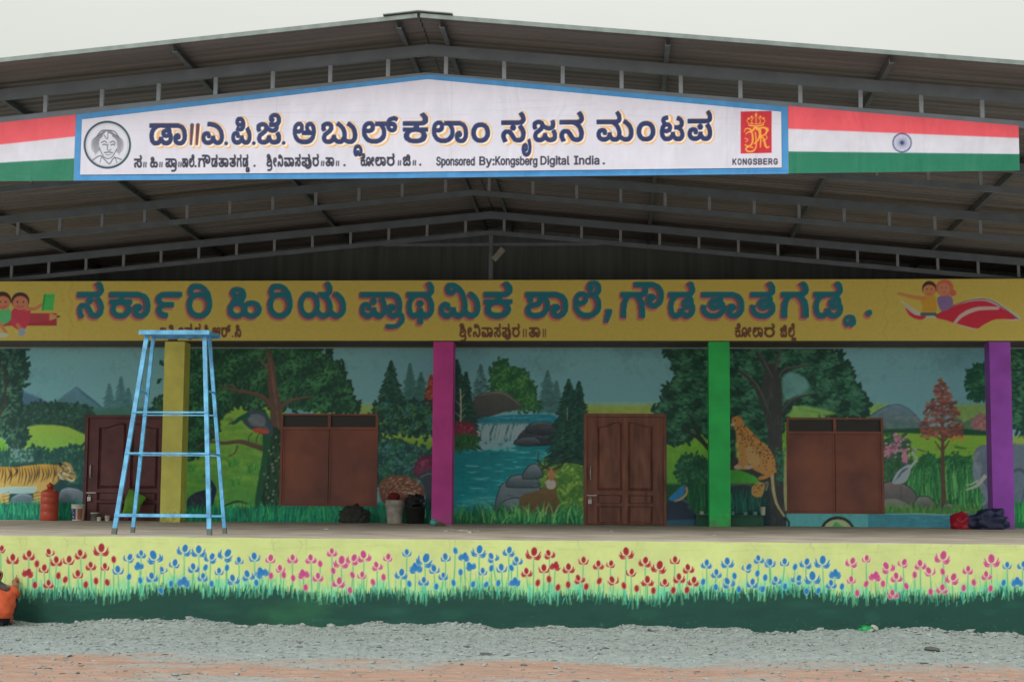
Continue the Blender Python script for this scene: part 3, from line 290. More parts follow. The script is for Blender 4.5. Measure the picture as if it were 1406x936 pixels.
def noise2(h, w, cell, rng):
    gh, gw = int(h/cell)+3, int(w/cell)+3; g = rng.rand(gh, gw)
    y = np.arange(h)/cell; x = np.arange(w)/cell; j = y.astype(int); i = x.astype(int)
    fy = y-j; fx = x-i; fy = (fy*fy*(3-2*fy))[:, None]; fx = (fx*fx*(3-2*fx))[None]
    a = g[j][:, i]; b = g[j][:, i+1]; c = g[j+1][:, i]; d = g[j+1][:, i+1]
    return (a*(1-fx)+b*fx)*(1-fy)+(c*(1-fx)+d*fx)*fy-.5
def mottle(C, amp, cell, seed, cellx=None):
    rng = np.random.RandomState(seed)
    n = noise2(C.h, C.w, cell*C.sc, rng)*.6+noise2(C.h, C.w, cell*C.sc*.4, rng)*.4
    C.a *= (1+amp*n[..., None]).astype(np.float32)
def foliage(C, poly, n, size, cols, rng, ang=(0, math.pi), asp=.45, clump=0):
    """leaf dabs scattered over an outline, in clumps of one tone each"""
    P = np.asarray(poly, float); x0, y0 = P.min(0); x1, y1 = P.max(0)
    x = rng.uniform(x0, x1, n*3); y = rng.uniform(y0, y1, n*3); k = inside(poly, x, y)
    x, y = x[k][:n], y[k][:n]; cols = np.asarray(cols, float)
    for i in range(len(x)):
        if clump: v = (math.sin(x[i]/clump*1.9+1.3*math.sin(y[i]/clump*1.1))+math.cos(y[i]/clump*2.3+x[i]/clump))*.25+.5
        else: v = rng.rand()
        c = cols[int(np.clip(v+rng.normal(0, .22), 0, .999)*len(cols))]
        z = size*rng.uniform(.6, 1.25)
        C.ell(x[i], y[i], z, z*asp, c*rng.uniform(.88, 1.12), ang=rng.uniform(*ang), al=.85)
def tree_mass(C, poly, base, cols, n, size, rng, ang=(0, math.pi), clump=14, ragged=1.6):
    C.poly(poly, base, soft=2.5)
    P = smooth(poly, 6, True)
    for x, y in P:
        for _ in range(3): C.ell(x+rng.normal(0, ragged*1.4), y+rng.normal(0, ragged*1.4), size*rng.uniform(.7, 1.5), size*.6, base, ang=rng.uniform(0, 3.1))
    foliage(C, poly, n, size, cols, rng, ang, clump=clump)
def fir(C, cx, y0, y1, w, base, light, rng, n=None, al=1):
    H = y1-y0; n = n or int(H/2.2)
    C.path([(cx, y0), (cx, y1)], (1, 2.5), base, al=al)
    L_ = [(cx-w*.95*((k/7)**.8)*rng.uniform(.8, 1.1), y0+H*k/7) for k in range(8)]; R_ = [(cx+w*.95*((k/7)**.8)*rng.uniform(.8, 1.1), y0+H*k/7) for k in range(8)]
    C.poly(L_+R_[::-1], base, soft=2.5, al=al*.9)
    for k in range(n):
        t = k/n; y = y0+H*t; ww = w*1.3*(t**.75)*(.7+.5*rng.rand())+1.6
        for sgn in (-1, 1):
            for _ in range(2):
                a = ww*rng.uniform(.6, 1); C.path([(cx, y), (cx+sgn*a*.6, y+1.5+a*.08), (cx+sgn*a, y+a*.28+rng.uniform(0, 2))], (3.8, 3.2, 1.4), np.array(base)*rng.uniform(.8, 1.15), al=al)
            for _ in range(2 if light is not None and rng.rand() < .85 else 0):
                a = ww*rng.uniform(.4, .95); C.path([(cx+sgn*a*.35, y+1), (cx+sgn*a, y+a*.28)], (1.5, .5), np.array(light)*rng.uniform(.75, 1.15), al=.6*al)
    for _ in range(int(H*w*.16) if al > .65 else 0):
        t = rng.rand()**.7; x = cx+rng.uniform(-1, 1)*w*.95*t**.8; y = y0+H*t; b_ = np.array(base)*rng.uniform(.7, 1.7)
        C.ell(x, y, rng.uniform(1.6, 3), rng.uniform(.8, 1.4), b_, ang=(.5 if x > cx else -.5)+rng.normal(0, .3), al=.6)
def grass(C, x0, x1, y0, y1, n, cols, rng, w=1.2, lean=3, top=None):
    cols = np.asarray(cols, float)
    for _ in range(n):
        x = rng.uniform(x0, x1); b = rng.uniform((y0+y1)/2, y1); h = rng.uniform(.5, 1)*(y1-y0)*.8; l = rng.normal(0, lean)
        C.path([(x, b), (x+l*.3, b-h*.6), (x+l, max(b-h, y0-4))], (w*1.1, w, w*.3), cols[rng.randint(len(cols))]*rng.uniform(.85, 1.15), al=.9)
def glyph_run(names, x0, x1, yb, sy):
    """outlines of a letter cluster laid side by side, fitted between x0 and x1 on the line yb"""
    pen = 0; cs = []
    for nm in names:
        dx = dy = 0
        if isinstance(nm, tuple): nm, dx, dy = nm
        adv, cont = GLYPHS[nm]
        for c in cont:
            q = np.array(c, float).reshape(-1, 2); q[:, 0] += pen+dx; q[:, 1] += dy; cs.append(q)
        pen += adv
    allp = np.concatenate(cs); a, b = allp[:, 0].min(), allp[:, 0].max(); k = (x1-x0)/(b-a)
    return [np.stack([x0+(c[:, 0]-a)*k, yb-c[:, 1]*sy], 1) for c in cs]
def letter(C, names, x0, x1, yb, sy, r, col):
    cs = glyph_run(names, x0+r, x1-r, yb-r, sy); b, D = C.sdf(cs, r+2)
    if D is not None: C.blend(b, C.mask(b, D-r, None), col)
def to_linear(a):
    a = np.clip(a/255, 0, 1); return np.where(a <= .04045, a/12.92, ((a+.055)/1.055)**2.4)
# ---------------------------------------------------------------- lettering of the two boards
def paint_sign():
    """white hand-lettered board with blue border"""
    C = Canvas(98, 96, 1090, 256, 1.3, (205, 204, 214)); rng = np.random.RandomState(3)
    mottle(C, .05, 30, 5)
    for _ in range(26):
        x, y = rng.uniform(120, 1000), rng.uniform(125, 170); C.path([(x, y), (x+rng.uniform(20, 90), y+rng.uniform(-4, 4))], (.5, 1.6, .4), (168, 168, 182), al=.35, soft=1.5)
    for y0 in (150, 172, 236): C.path([(115, y0+8), (1072, y0-2)], .7, (180, 178, 190), al=.3)
    for x in (380, 620, 998): C.path([(x, 110), (x, 240)], .8, (176, 176, 188), al=.5)
    yb = lambda x: 199.6-(x-205)*.0083
    navy = (34, 48, 92); gold = (222, 170, 100); pale = (233, 222, 212)
    W = [(['ddanocrest', 'aavowelsign'], 205, 257), (['e'], 276.5, 307.6), (['pivowel'], 317.5, 345.5), (['jevowel'], 352, 386), (['a'], 402, 434), (['ba', ('uvowelsign', -4, 0)], 441, 491),
         (['lavirama'], 497, 547), (['ka'], 553, 588), (['lanocrest', 'aavowelsign'], 593, 643), (['anusvara'], 647, 673), (['sa'], 688, 722), (['ja'], 731, 765), (['na'], 768, 802),
         (['ma'], 819, 870), (['anusvara'], 874, 900), (['tta'], 906, 940), (['pa'], 944, 978), (['dasubscript'], 485, 498), (['rvocalicvowelsign'], 716, 730)]
    def each(fn):
        for names, a, b in W:
            n0 = names[0]; nm = [{'e': 'e', 'a': 'a'}.get(n, n) for n in names]
            if n0 == 'e': nm = ['eknda'.replace('knda', '')]
            sub = n0 in ('dasubscript', 'rvocalicvowelsign')
            fn(nm, a, b, yb(a)-(-1 if sub else 0), .50 if not sub else .46)
    for dx, dy, r, col in ((3.3, 3.7, 3.5, gold), (2.1, 2.1, 2.1, pale), (0, 0, 1.3, navy)):
        for x in (310.5, 348.5, 389.5): C.ell(x+dx, yb(x)-1.6+dy, 2+r*.45, 2+r*.45, col)
        for x in (263, 271): C.path([(x+dx+.8, yb(x)-27+dy), (x+dx-.8, yb(x)-1+dy)], (4.6+r*.6, 2.6+r*.6), col if col != navy else (92, 56, 62))
        each(lambda nm, a, b, y, s: letter(C, nm, a+dx, b+dx, y+dy, s, r, col))
    # second line
    ink = (38, 40, 58); y2 = lambda x: 230.4-(x-184)*.0068
    L = [(['sa'], 184, 195), '||199', (['hivowel'], 206, 217), '||221', (['panocrest', 'aavowelsign', ('rasubscript', -20, 0)], 227, 243), '||247', (['shanocrest', 'aavowelsign'], 250, 258.6), (['levowel'], 259.4, 267),
         (['ganocrest', 'auvowelsign'], 272, 289), (['dda'], 290, 299), (['tanocrest', 'aavowelsign'], 300, 314), (['ta'], 315, 324), (['ga'], 325, 332), (['dda', ('ddasubscript', 4, 0)], 333, 343),
         (['shivowel', ('rasubscript', -14, 0), 'lengthmark'], 366, 380), (['nivowel'], 381, 389), (['vanocrest', 'aavowelsign'], 390, 404), (['sa'], 405, 413), (['pa', ('uvowelsignalt', -10, 0)], 414, 428), (['ra'], 429, 438), '||443',
         (['tanocrest', 'aavowelsign'], 447, 459), '||463.5', (['kevowel', 'uuvowelsign', 'lengthmark'], 495, 514), (['lanocrest', 'aavowelsign'], 515, 530), (['ra'], 531, 542), '||548.5', (['jivowel'], 553, 564), '||569']
    for it in L:
        if isinstance(it, str):
            x = float(it[2:])
            for d in (-1.4, 1.4): C.path([(x+d+.2, y2(x)-7), (x+d-.2, y2(x)-1)], 1.5, ink)
        else:
            nm, a, b = it; letter(C, nm, a, b, y2(a), .205 if 'hivowel' not in nm else .19, .62, ink)
    for x in (268.5, 349.5, 473, 577, 829): C.ell(x, y2(x)-1.4, 1.5, 1.5, ink)
    def latin(txt, x0, x1, sy, r, yf, col=ink):
        letter(C, ['~'+c for c in txt], x0, x1, yf(x0), sy, r, col)
    for t, a, b in (('Sponsored', 599, 652), ('By:', 658, 679), ('Kongsberg', 680, 738), ('Digital', 742, 782), ('India', 788, 823)): latin(t, a, b, .155, .45, y2)
    # emblem: red panel, crown and interlaced monogram
    C.poly([(1017, 153.5), (1059.5, 152.5), (1059.5, 210), (1017, 211)], (188, 40, 52))
    g = (226, 160, 60)
    def gs(pts, w=1.7, n=6): C.path(smooth(pts, n), w, g)
    gs([(1028, 172), (1038, 173.4), (1048, 171.6)], 2); gs([(1029, 169.4), (1038, 170.6), (1047.5, 169)], 1.1)
    for x in (1028, 1033, 1038, 1043, 1048): gs([(x, 170), (x+(x-1038)*.22, 165.5), (x*.5+519+(x-1038)*.1, 161.5)], 1.1)
    for x, y in ((1028, 163), (1032, 160.6), (1038, 159.2), (1044, 160.4), (1048.5, 162.6)): C.ell(x, y, 1.5, 1.5, g)
    C.path([(1038, 155.5), (1038, 160)], 1.1, g); C.path([(1036.4, 157), (1039.6, 157)], 1.1, g)
    gs([(1022, 181), (1024, 177), (1029, 177), (1033, 180), (1036, 176), (1041, 177), (1043, 184), (1041, 192), (1036, 197)], (1.2, 3, 2.2))
    gs([(1024, 184), (1029, 181), (1033, 184), (1033, 196), (1028, 201), (1023, 199)], (1.3, 2.8, 1.6))
    gs([(1039, 178), (1045, 175.6), (1051, 176), (1053, 180), (1050, 185), (1044, 187)], (2.4, 3, 1.6))
    gs([(1045, 186), (1049, 192), (1051, 200), (1054, 203), (1056, 201)], (2, 3, 1.2)); gs([(1044, 178), (1044.5, 190), (1044, 202)], (2.4, 2.2, 1.8))
    gs([(1034, 203), (1028, 201.5), (1024, 204.5), (1027, 208), (1034, 207.5), (1038, 202), (1038, 190), (1037, 182)], (1.6, 2.4, 1.6))
    gs([(1052, 178), (1054, 176), (1055, 180)], 1.4); gs([(1023, 190), (1027, 192), (1024, 195)], 1.3); gs([(1047, 194), (1053, 190), (1052, 186)], 1.3)
    for i, ch in enumerate('KONGSBERG'): letter(C, ['~'+ch], 1005.6+i*7.05, 1011.4+i*7.05, 226.6-i*.05, .108, .4, (44, 42, 60))
    # ink portrait in a ring
    ring = (36, 62, 72); cx, cy = 147.4, 199
    C.ell(cx, cy, 32.5, 32.8, ring); C.ell(cx, cy, 29.8, 30, (204, 206, 214)); C.ell(cx, cy, 28.6, 28.8, (150, 160, 170)); C.ell(cx, cy, 28, 28.2, (202, 204, 212))
    k = (98, 102, 112); d = (70, 74, 84)
    for sg in (-1, 1):
        for j in range(9):
            C.path(smooth([(cx+sg*j*.6, cy-20+j*.5), (cx+sg*(5+j*1.5), cy-19+j*1.6), (cx+sg*(9+j*1.2), cy-8+j*1.5), (cx+sg*(10+j*.8), cy+6+j)], 5), (.6, 1.5, .6), (120, 122, 130), al=.6)
            x = cx+sg*(3+j*1.7); C.path(smooth([(cx-1+sg*j*.5, cy-19+j*.4), (x+sg*3, cy-17+j*1.2), (x+sg*4, cy-7+j*1.6), (x+sg*(1-j*.2), cy+4+j*.9)], 5), (.5, 1.3, .5), k, al=.75)
    C.poly(smooth([(cx-10, cy-8), (cx+1, cy-13), (cx+12, cy-7), (cx+13, cy+6), (cx+7, cy+16), (cx, cy+19), (cx-6, cy+15), (cx-11, cy+4)], 4, True), (196, 198, 206), soft=1)
    for p, w in (([(-8, -3), (-4, -5), (-1, -3)], 1.4), ([(4, -3), (8, -5), (11, -2)], 1.4), ([(-6, 0), (-3, -.6), (-1, .6)], 1.5), ([(5, .4), (8, -.8), (10, .4)], 1.5), ([(1, -1), (0, 6), (3, 8), (5, 6)], 1),
                 ([(-4, 11), (2, 10), (7, 11)], 1.5), ([(-2, 13.5), (2, 14), (5, 13)], .8), ([(-11, 4), (-6, 15), (0, 19), (7, 16), (13, 6)], 1.1), ([(-20, 21), (-10, 15), (-4, 20), (3, 26), (9, 18), (19, 20)], 1.3),
                 ([(-8, 16), (-10, 24)], .9), ([(10, 16), (13, 24)], .9), ([(-14, -12), (-8, -19), (1, -20), (10, -18), (16, -10)], 1.4), ([(-5, -14), (0, -8), (1, -17)], 1)):
        C.path(smooth([(cx+a, cy+b) for a, b in p], 5), w, d, al=.85)
    return C
def paint_flag(x0, x1, y0, y1, rows, wheel=None, seed=1):
    """tricolour sheet: rows = y of the band edges at the left and right end"""
    C = Canvas(x0-4, y0-4, x1+4, y1+4, 1.1, (206, 205, 214))
    (a0, b0), (a1, b1) = rows
    C.poly([(x0-9, y0-20), (x1+9, y0-20), (x1+9, b0), (x0-9, a0)], (226, 88, 98))
    C.poly([(x0-9, a1), (x1+9, b1), (x1+9, y1+20), (x0-9, y1+20)], (32, 116, 88))
    rng = np.random.RandomState(seed)
    for _ in range(60):
        x = rng.uniform(x0, x1); C.path([(x, y1-rng.uniform(2, 22)), (x+rng.uniform(8, 30), y1-rng.uniform(2, 18))], (.6, 2.5, .6), (40, 132, 98) if rng.rand() < .6 else (26, 100, 76), al=.5, soft=2)
    if wheel:
        x, y, r = wheel; nv = (44, 58, 110)
        C.ell(x, y, r, r, nv); C.ell(x, y, r-1.5, r-1.5, (206, 205, 214)); C.ell(x, y, 2.4, 2.4, nv)
        for k in range(24):
            t = k*math.pi/12; C.path([(x, y), (x+math.cos(t)*(r-1), y+math.sin(t)*(r-1))], (.9, .45), nv, al=.6)
    mottle(C, .07, 22, seed+4); return C
def dotted(C, x0, x1, y0, y1, rng, base=(162, 140, 70)):
    C.poly([(x0, y0), (x1, y0), (x1, y1), (x0, y1)], base, soft=1)
    for _ in range(int((x1-x0)*.9)):
        C.ell(rng.uniform(x0+3, x1-3), rng.uniform(y0+3, y1-3), rng.uniform(1.5, 3.2), rng.uniform(1, 2), (150, 124, 56), ang=rng.uniform(-.4, .4), al=.6, soft=1.2)
def paint_beam():
    """ochre beam with the school's name"""
    C = Canvas(-130, 374, 1536, 476, 1.15, (154, 132, 64)); rng = np.random.RandomState(8)
    for y in np.arange(378, 476, 3.1): C.path([(-130, y+rng.normal(0, .4)), (1536, y+rng.normal(0, .4))], .9, (140, 118, 56), al=.35)
    mottle(C, .10, 46, 9)
    dotted(C, -130, 96, 383, 470, rng); C.path(smooth([(97+3*math.sin(i*1.3), 382+i*6) for i in range(15)], 4), 2.4, (124, 98, 44), al=.7, soft=1.5)
    dotted(C, 1218, 1270, 383, 470, rng, (158, 136, 67)); C.path(smooth([(1216+3*math.sin(i*1.4), 382+i*6) for i in range(15)], 4), 2.2, (124, 98, 44), al=.7, soft=1.5)
    W = [(['sa'], 106.7, 143), (['kanocrest', 'aavowelsign'], 151, 207.3), (['reph'], 214.5, 250.5), (['rivowel'], 257, 291.6), (['hivowel'], 313, 360), (['rivowel'], 368, 402), (['ya'], 410.7, 475.5),
         (['panocrest', 'aavowelsign'], 495, 553), (['tha'], 559, 596.5), (['mivowel'], 603.6, 660), (['ka'], 665, 704), (['shanocrest', 'aavowelsign'], 722, 780.7), (['levowel'], 788, 826),
         (['ganocrest', 'auvowelsign'], 853, 911.6), (['dda'], 918.4, 955), (['tanocrest', 'aavowelsign'], 963, 1022.6), (['ta'], 1030.5, 1065), (['ga'], 1073, 1111), (['dda'], 1117.6, 1157.8)]
    for dx, dy, r, col in ((-3.4, 4.2, 2.9, (192, 110, 96)), (-2.2, 1.8, 2.2, (78, 54, 62)), (0, 0, 1.25, (18, 70, 80))):
        for nm, a, b in W:
            letter(C, nm, a+dx, b+dx, 436+dy, .60 if 'hivowel' not in nm else .56, r, col)
        letter(C, ['ddasubscript'], 1159+dx, 1176+dx, 431+dy, .46, r*.8, col)
        letter(C, ['rasubscript'], 530+dx, 556+dx, 436+dy, .5, r*.9, col)
        letter(C, ['comma'], 830+dx, 841+dx, 434+dy, .62, r, col)
        C.ell(1193.7+dx, 429+dy, 3.6+r*.6, 3.4+r*.6, col)
    ink = (66, 40, 30)
    L = [(['la'], 219, 229), (['kassivowel', ('masubscript', -10, 0), 'lengthmark'], 230, 252), (['pa', ('uvowelsignalt', -10, 0)], 253, 266), (['ra'], 267, 276), (['sivowel'], 279, 288), (['aa'], 291, 303), (['ravirama'], 303.5, 317), (['sivowel'], 322, 331.5),
         (['shivowel', ('rasubscript', -14, 0), 'lengthmark'], 630.6, 648), (['nivowel'], 649, 660), (['vanocrest', 'aavowelsign'], 661, 677), (['sa'], 678, 688), (['pa', ('uvowelsignalt', -10, 0)], 689, 702), (['ra'], 703, 714),
         (['tanocrest', 'aavowelsign'], 726, 742), (['kevowel', 'uuvowelsign', 'lengthmark'], 1009, 1032), (['lanocrest', 'aavowelsign'], 1033, 1048), (['ra'], 1049, 1064), (['jivowel'], 1071, 1081), (['levowel', ('lasubscript', 2, 0)], 1082, 1093.5)]
    for nm, a, b in L: letter(C, nm, a, b, 463, .225, .8, ink)
    for x in (289, 319.5): C.ell(x, 461.6, 1.3, 1.3, ink)
    for x in (719, 722.5, 746, 749): C.path([(x, 452), (x, 462)], 1.8, ink)
    # two children riding a pencil
    skin, hair = (150, 92, 66), (46, 28, 28)
    for x in (-14,): C.poly([(x, 430), (x+92, 430), (x+92, 447), (x, 447)], (110, 34, 42))
    C.poly([(-20, 436), (70, 430), (83, 434.5), (70, 440), (-10, 450)], (116, 40, 46)); C.poly([(68, 430), (83, 434.5), (68, 440)], (168, 124, 84)); C.poly([(78, 432.5), (84, 434.6), (78, 436.5)], (40, 26, 28))
    C.poly(smooth([(18, 424), (38, 420), (42, 432), (34, 452), (20, 450), (14, 438)], 4, True), (136, 42, 56)); C.poly(smooth([(-10, 424), (12, 422), (14, 440), (-4, 446)], 4, True), (58, 116, 72))
    C.path([(36, 424), (48, 424), (58, 418)], (5, 4), skin); C.poly([(60, 404), (76, 403), (73, 426), (57, 426)], (52, 126, 62)); C.poly([(60, 404), (63, 404), (60, 426), (57, 426)], (36, 96, 48))
    C.path([(24, 446), (30, 454)], (5, 4), skin); C.ell(30, 456, 5, 6, (96, 98, 110), ang=.5); C.path([(0, 444), (8, 456)], (5, 4), skin); C.ell(4, 460, 7, 3.5, (186, 178, 160))
    C.ell(28, 413, 12.5, 12, hair); C.ell(28, 416, 10.5, 9.5, (160, 98, 76)); C.ell(3, 412, 12.5, 12, hair); C.ell(4, 416, 10, 9.5, (156, 96, 72))
    for x in (24, 32, 0, 8): C.ell(x, 414.5, 1.1, 1.5, (30, 20, 20))
    for x in (28, 4): C.path(smooth([(x-4, 420), (x, 422), (x+4, 420)], 4), 1.3, (120, 40, 44))
    # two children on a flying carpet
    C.poly(smooth([(1236, 411), (1248, 420), (1268, 432), (1285, 432), (1312, 418), (1340, 409), (1362, 411), (1384, 424), (1402, 437), (1390, 440), (1368, 437), (1352, 443), (1340, 452), (1320, 447), (1300, 440), (1280, 436), (1262, 438), (1246, 424)], 3, True), (132, 128, 128))
    C.poly(smooth([(1243, 422), (1256, 432), (1272, 434), (1264, 439), (1250, 434)], 3, True), (130, 30, 42))
    C.poly(smooth([(1284, 434), (1310, 420), (1340, 413), (1362, 416), (1396, 437), (1368, 438), (1350, 446), (1341, 451), (1320, 446), (1300, 440)], 3, True), (140, 30, 44))
    C.path(smooth([(1312, 442), (1322, 432), (1342, 424), (1370, 423)], 5), (4, 6, 4), (176, 150, 146)); C.path(smooth([(1284, 434), (1310, 419), (1340, 411), (1364, 414), (1398, 438)], 5), 1.1, (64, 34, 40))
    C.poly(smooth([(1264, 408), (1280, 404), (1286, 412), (1284, 430), (1268, 430), (1266, 418)], 3, True), (176, 128, 48)); C.path([(1268, 410), (1250, 407), (1238, 404)], (6, 3.4), (166, 108, 66)); C.ell(1235, 403, 3.4, 2, (166, 108, 66))
    C.poly(smooth([(1287, 408), (1305, 406), (1309, 416), (1306, 422), (1292, 427)], 3, True), (84, 66, 96)); C.path([(1266, 431), (1284, 431)], 5, (52, 62, 60))
    C.ell(1276, 396, 10, 10.5, hair); C.ell(1276, 399, 8.5, 8, (168, 108, 74)); C.ell(1297, 395, 12, 11.5, (134, 66, 52)); C.ell(1308, 402, 5, 4.6, (134, 66, 52)); C.ell(1296, 397, 8.5, 8.5, (176, 112, 86))
    for x, y in ((1273, 397), (1279, 397), (1293, 395), (1299, 395)): C.ell(x, y, .9, 1.3, (36, 22, 22))
    for x, y in ((1276, 403), (1296, 401)): C.path(smooth([(x-3, y-.5), (x, y+1), (x+3, y-.5)], 4), 1.1, (124, 44, 46))
    return C
# ---------------------------------------------------------------- flowers on the stage front
FLOW = {
 'a': (0, 'r', 'L5,170 L68,220 L155,200 B198,248 F150,295 L235,275 L268,188 L302,232 L368,230 L432,195 B187,362 L260,355 B313,312 B350,333 L418,305 B460,360 L487,258 B515,340 B575,348 H543,170 L563,265 B610,225 B90,340',
       'b', 'L690,218 S757,195 H828,208 F745,260 L633,283 B692,318 B752,337 L815,318 S876,282 L935,248 B863,392 B917,355 H988,172 H1065,178 F985,342 L1038,268 B1102,268 L1130,215 L1087,318 B1135,355 L1175,290 H1212,198 B1217,270 L1250,330 L1283,232 L1330,308 L1365,213 B1375,350 L1395,290'),
 'b': (350, 'b', 'F37,292 B8,350', 'p', 'L83,222 B86,312 L137,275 B155,308 L202,220 B205,325 F260,300 B272,375 L300,220 B350,248 L338,318 L413,185 B420,285 L450,345 H463,235 B510,390 L525,222 B523,308 H585,205 L573,310 B633,347 L655,258 B690,320 L713,215',
       'b', 'L815,190 L785,300 B828,355 F862,268 H912,225 L905,340 L962,278 B973,370 S1010,313 L1023,215 B1075,178 B1065,350 B1103,293 F1122,208 F1158,262 B1170,358 H1202,178 L1222,290 B1240,360 B1268,272 L1275,212 L1323,272 B1305,352 L1362,180 B1377,270 L1390,345'),
 'c': (700, 'b', 'L40,230 B8,270 F28,345', 'r', 'H128,190 L212,195 L90,292 L183,275 B150,350 B210,330 F243,257 B258,375 L315,270 B313,360 L372,328 L395,232 B410,370 L475,252 B480,340 L540,250 L555,338 B612,365 H625,188 L650,295 B680,380 L725,235 L738,338 B770,392 H800,262 L830,350 L885,230 B877,390 L908,323 B950,388 L957,272 L985,340',
       'b', 'L1055,247 B1037,345 L1108,298 B1105,373 L1167,240 L1172,347 B1205,313 B1228,385 L1272,270 L1300,350 B1328,300 L1335,222 B1348,385 B1370,322 L1392,245'),
 'd': (1046, 'b', 'L45,245 B18,322 B5,385 L78,335 L122,240 B124,370 B178,265 L190,330 L237,243 B240,395 H272,320 B303,393 H325,235 L372,355 F393,300 B430,370',
       'p', 'L482,238 L480,335 B512,405 L560,222 B560,355 F608,312 B650,355 H675,265 L703,408 L722,318 L757,245 B775,367 B820,307 L850,250 L902,290 B905,398 H970,210 B970,290 L967,380 H1022,325 B1083,378 L1105,280 B1137,348 L1205,308 H1232,228 B1227,380',
       'b', 'L1315,258 B1297,350 F1370,342 L1400,255')}
def paint_flowers():
    C = Canvas(-130, 728, 1536, 880, 1.15, (197, 207, 132)); rng = np.random.RandomState(21)
    mottle(C, .10, 40, 22)
    for _ in range(90):
        x = rng.uniform(-130, 1536); y = rng.uniform(738, 760); C.path([(x, y), (x+rng.uniform(6, 40), y+rng.uniform(-2, 3))], (.4, 1.8, .4), (168, 176, 112), al=.45, soft=2)
    fl = []
    for k, v in FLOW.items():
        for i in range(1, len(v), 2):
            for t in v[i+1].split():
                a, b = t[1:].split(','); fl.append((t[0], v[0]+int(a)/3.906, 710+int(b)/3.906, v[i]))
    for _ in range(34):                                     # beyond the photographed stretch, both ends
        x = rng.uniform(-125, -5) if rng.rand() < .5 else rng.uniform(1412, 1532); fl.append(('LBLH'[rng.randint(4)], x, rng.uniform(752, 806), 'r' if x < 0 else 'b'))
    top = lambda x: 811+4*math.sin(x/61)+3*math.sin(x/23+1)+(3 if 560 < x < 960 else 0)+.004*x
    glow = (70, 196, 172)
    for x in list(rng.uniform(-120, 1530, 120))+[238, 242, 246, 250, 254, 150, 60, 360, 380, 1180, 1350]:
        C.ell(x, top(x)-rng.uniform(0, 8), rng.uniform(4, 14), rng.uniform(5, 15), glow if rng.rand() < .6 else (120, 200, 150), soft=7, al=.36)
    for _ in range(1500):                                   # pale blades
        x = rng.uniform(-130, 1536); y = top(x)+rng.uniform(0, 7); h = rng.uniform(8, 34)*(1 if rng.rand() < .7 else .6); l = rng.normal(0, 3)
        c = [(150, 208, 130), (112, 190, 150), (96, 168, 104), (170, 214, 140)][rng.randint(4)]
        C.path([(x, y), (x+l*.4, y-h*.6), (x+l, y-h)], (1.5, 1.2, .4), c, al=.55)
    G = (24, 68, 57)
    C.poly([(-140, 900)]+[(x, top(x)+rng.uniform(-1, 3)) for x in np.arange(-140, 1545, 3.)]+[(1545, 900)], G)
    for x in np.arange(-135, 1540, 1.5):
        h = rng.uniform(2, 10); C.path([(x, top(x)+5), (x+rng.normal(0, 1.2), top(x)-h*.9)], (2.2, .5), np.array(G)*rng.uniform(.85, 1.35))
    for _ in range(420):
        x = rng.uniform(-130, 1536); y = rng.uniform(824, 872); lf = x < 190; md = 345 < x < 455
        c = np.array((36, 92, 66) if md else ((32, 86, 68) if lf else (24, 70, 60)))*rng.uniform(.85, 1.18)
        C.path([(x, y), (x+rng.uniform(10, 50), y+rng.uniform(-2, 2))], (1, 6, 1), c, al=.35, soft=5)
    for x, y, w in ((400, 840, 46), (372, 850, 30), (424, 832, 26)): C.ell(x, y, w, 16, (40, 94, 64), soft=12, al=.5)
    for x in rng.uniform(430, 480, 60): C.ell(x, rng.uniform(812, 832), 1.5, 1, (60, 104, 70), al=.5)
    for x in (44, 48, 60, 143, 148, 690, 1050, 546): C.path([(x, 816), (x+1, 829)], (2.5, 1), (74, 110, 62), al=.5, soft=2)
    for kind, x, y, c in fl:                                # stems down into the grass
        yb = top(x)+rng.uniform(2, 14); l = rng.normal(0, 2.5)
        C.path([(x, y+3), (x+l*.4, (y+yb)/2), (x+l, yb)], (1.1, 1.5, .8), (62, 164, 118), al=.85); C.path([(x+1.4, y+8), (x+1.4+l, yb-1)], (.5, 1), (168, 216, 150), al=.6)
    for _ in range(380):
        x = rng.uniform(-130, 1536); y = top(x)+rng.uniform(2, 12); h = rng.uniform(6, 24); l = rng.normal(0, 2)
        C.path([(x, y), (x+l, y-h)], (.6, 1.5), (128, 212, 160) if rng.rand() < .6 else (70, 188, 162), al=.85)
    col = {'r': ((152, 36, 44), (208, 128, 108), (112, 24, 36)), 'b': ((38, 116, 172), (150, 200, 190), (30, 86, 144)), 'p': ((186, 72, 124), (222, 160, 150), (146, 52, 84))}
    for kind, x, y, c in fl:
        A, H, D = col[c]; s = {'L': 1., 'H': 1.3, 'S': .8, 'F': 1.05, 'B': 1.}[kind]*rng.uniform(.86, 1.08); t0 = rng.normal(0, .2)
        if kind == 'B':
            C.ell(x, y, 3.9, 5.5, H, ang=t0, al=.75); C.ell(x, y, 2.8, 4.4, A, ang=t0); C.path([(x, y-4), (x+.6, y+3)], (.5, 1.6, .5), D, al=.5); continue
        ct, st = math.cos(t0), math.sin(t0); v2, v3, jit = rng.rand() < .3, rng.rand() < .35, rng.uniform(-.9, .9)
        for gr, cc in ((1.3, (226, 218, 172)), (0, A)):
            def cur(q, w):
                C.path(smooth([(x+(u*ct-v*st)*s, y+(u*st+v*ct)*s) for u, v in q], 4), (1.+gr, w*s+gr, .8+gr), cc, al=.8 if gr else 1)
            for sg in (-1, 1):
                cur([(sg*1., 4.8), (sg*5.1, 3.6), (sg*(6.6+jit), -1.6-jit)], 2.7)
                if kind == 'F': cur([(sg*2, 2.4), (sg*4.4, 1), (sg*4.9, -2.8)], 2.5)
                if kind == 'H' or v3 or v2: cur([(sg*1.6, 6.6), (sg*6, 5.8), (sg*8.4, 1.4)], 2.3)
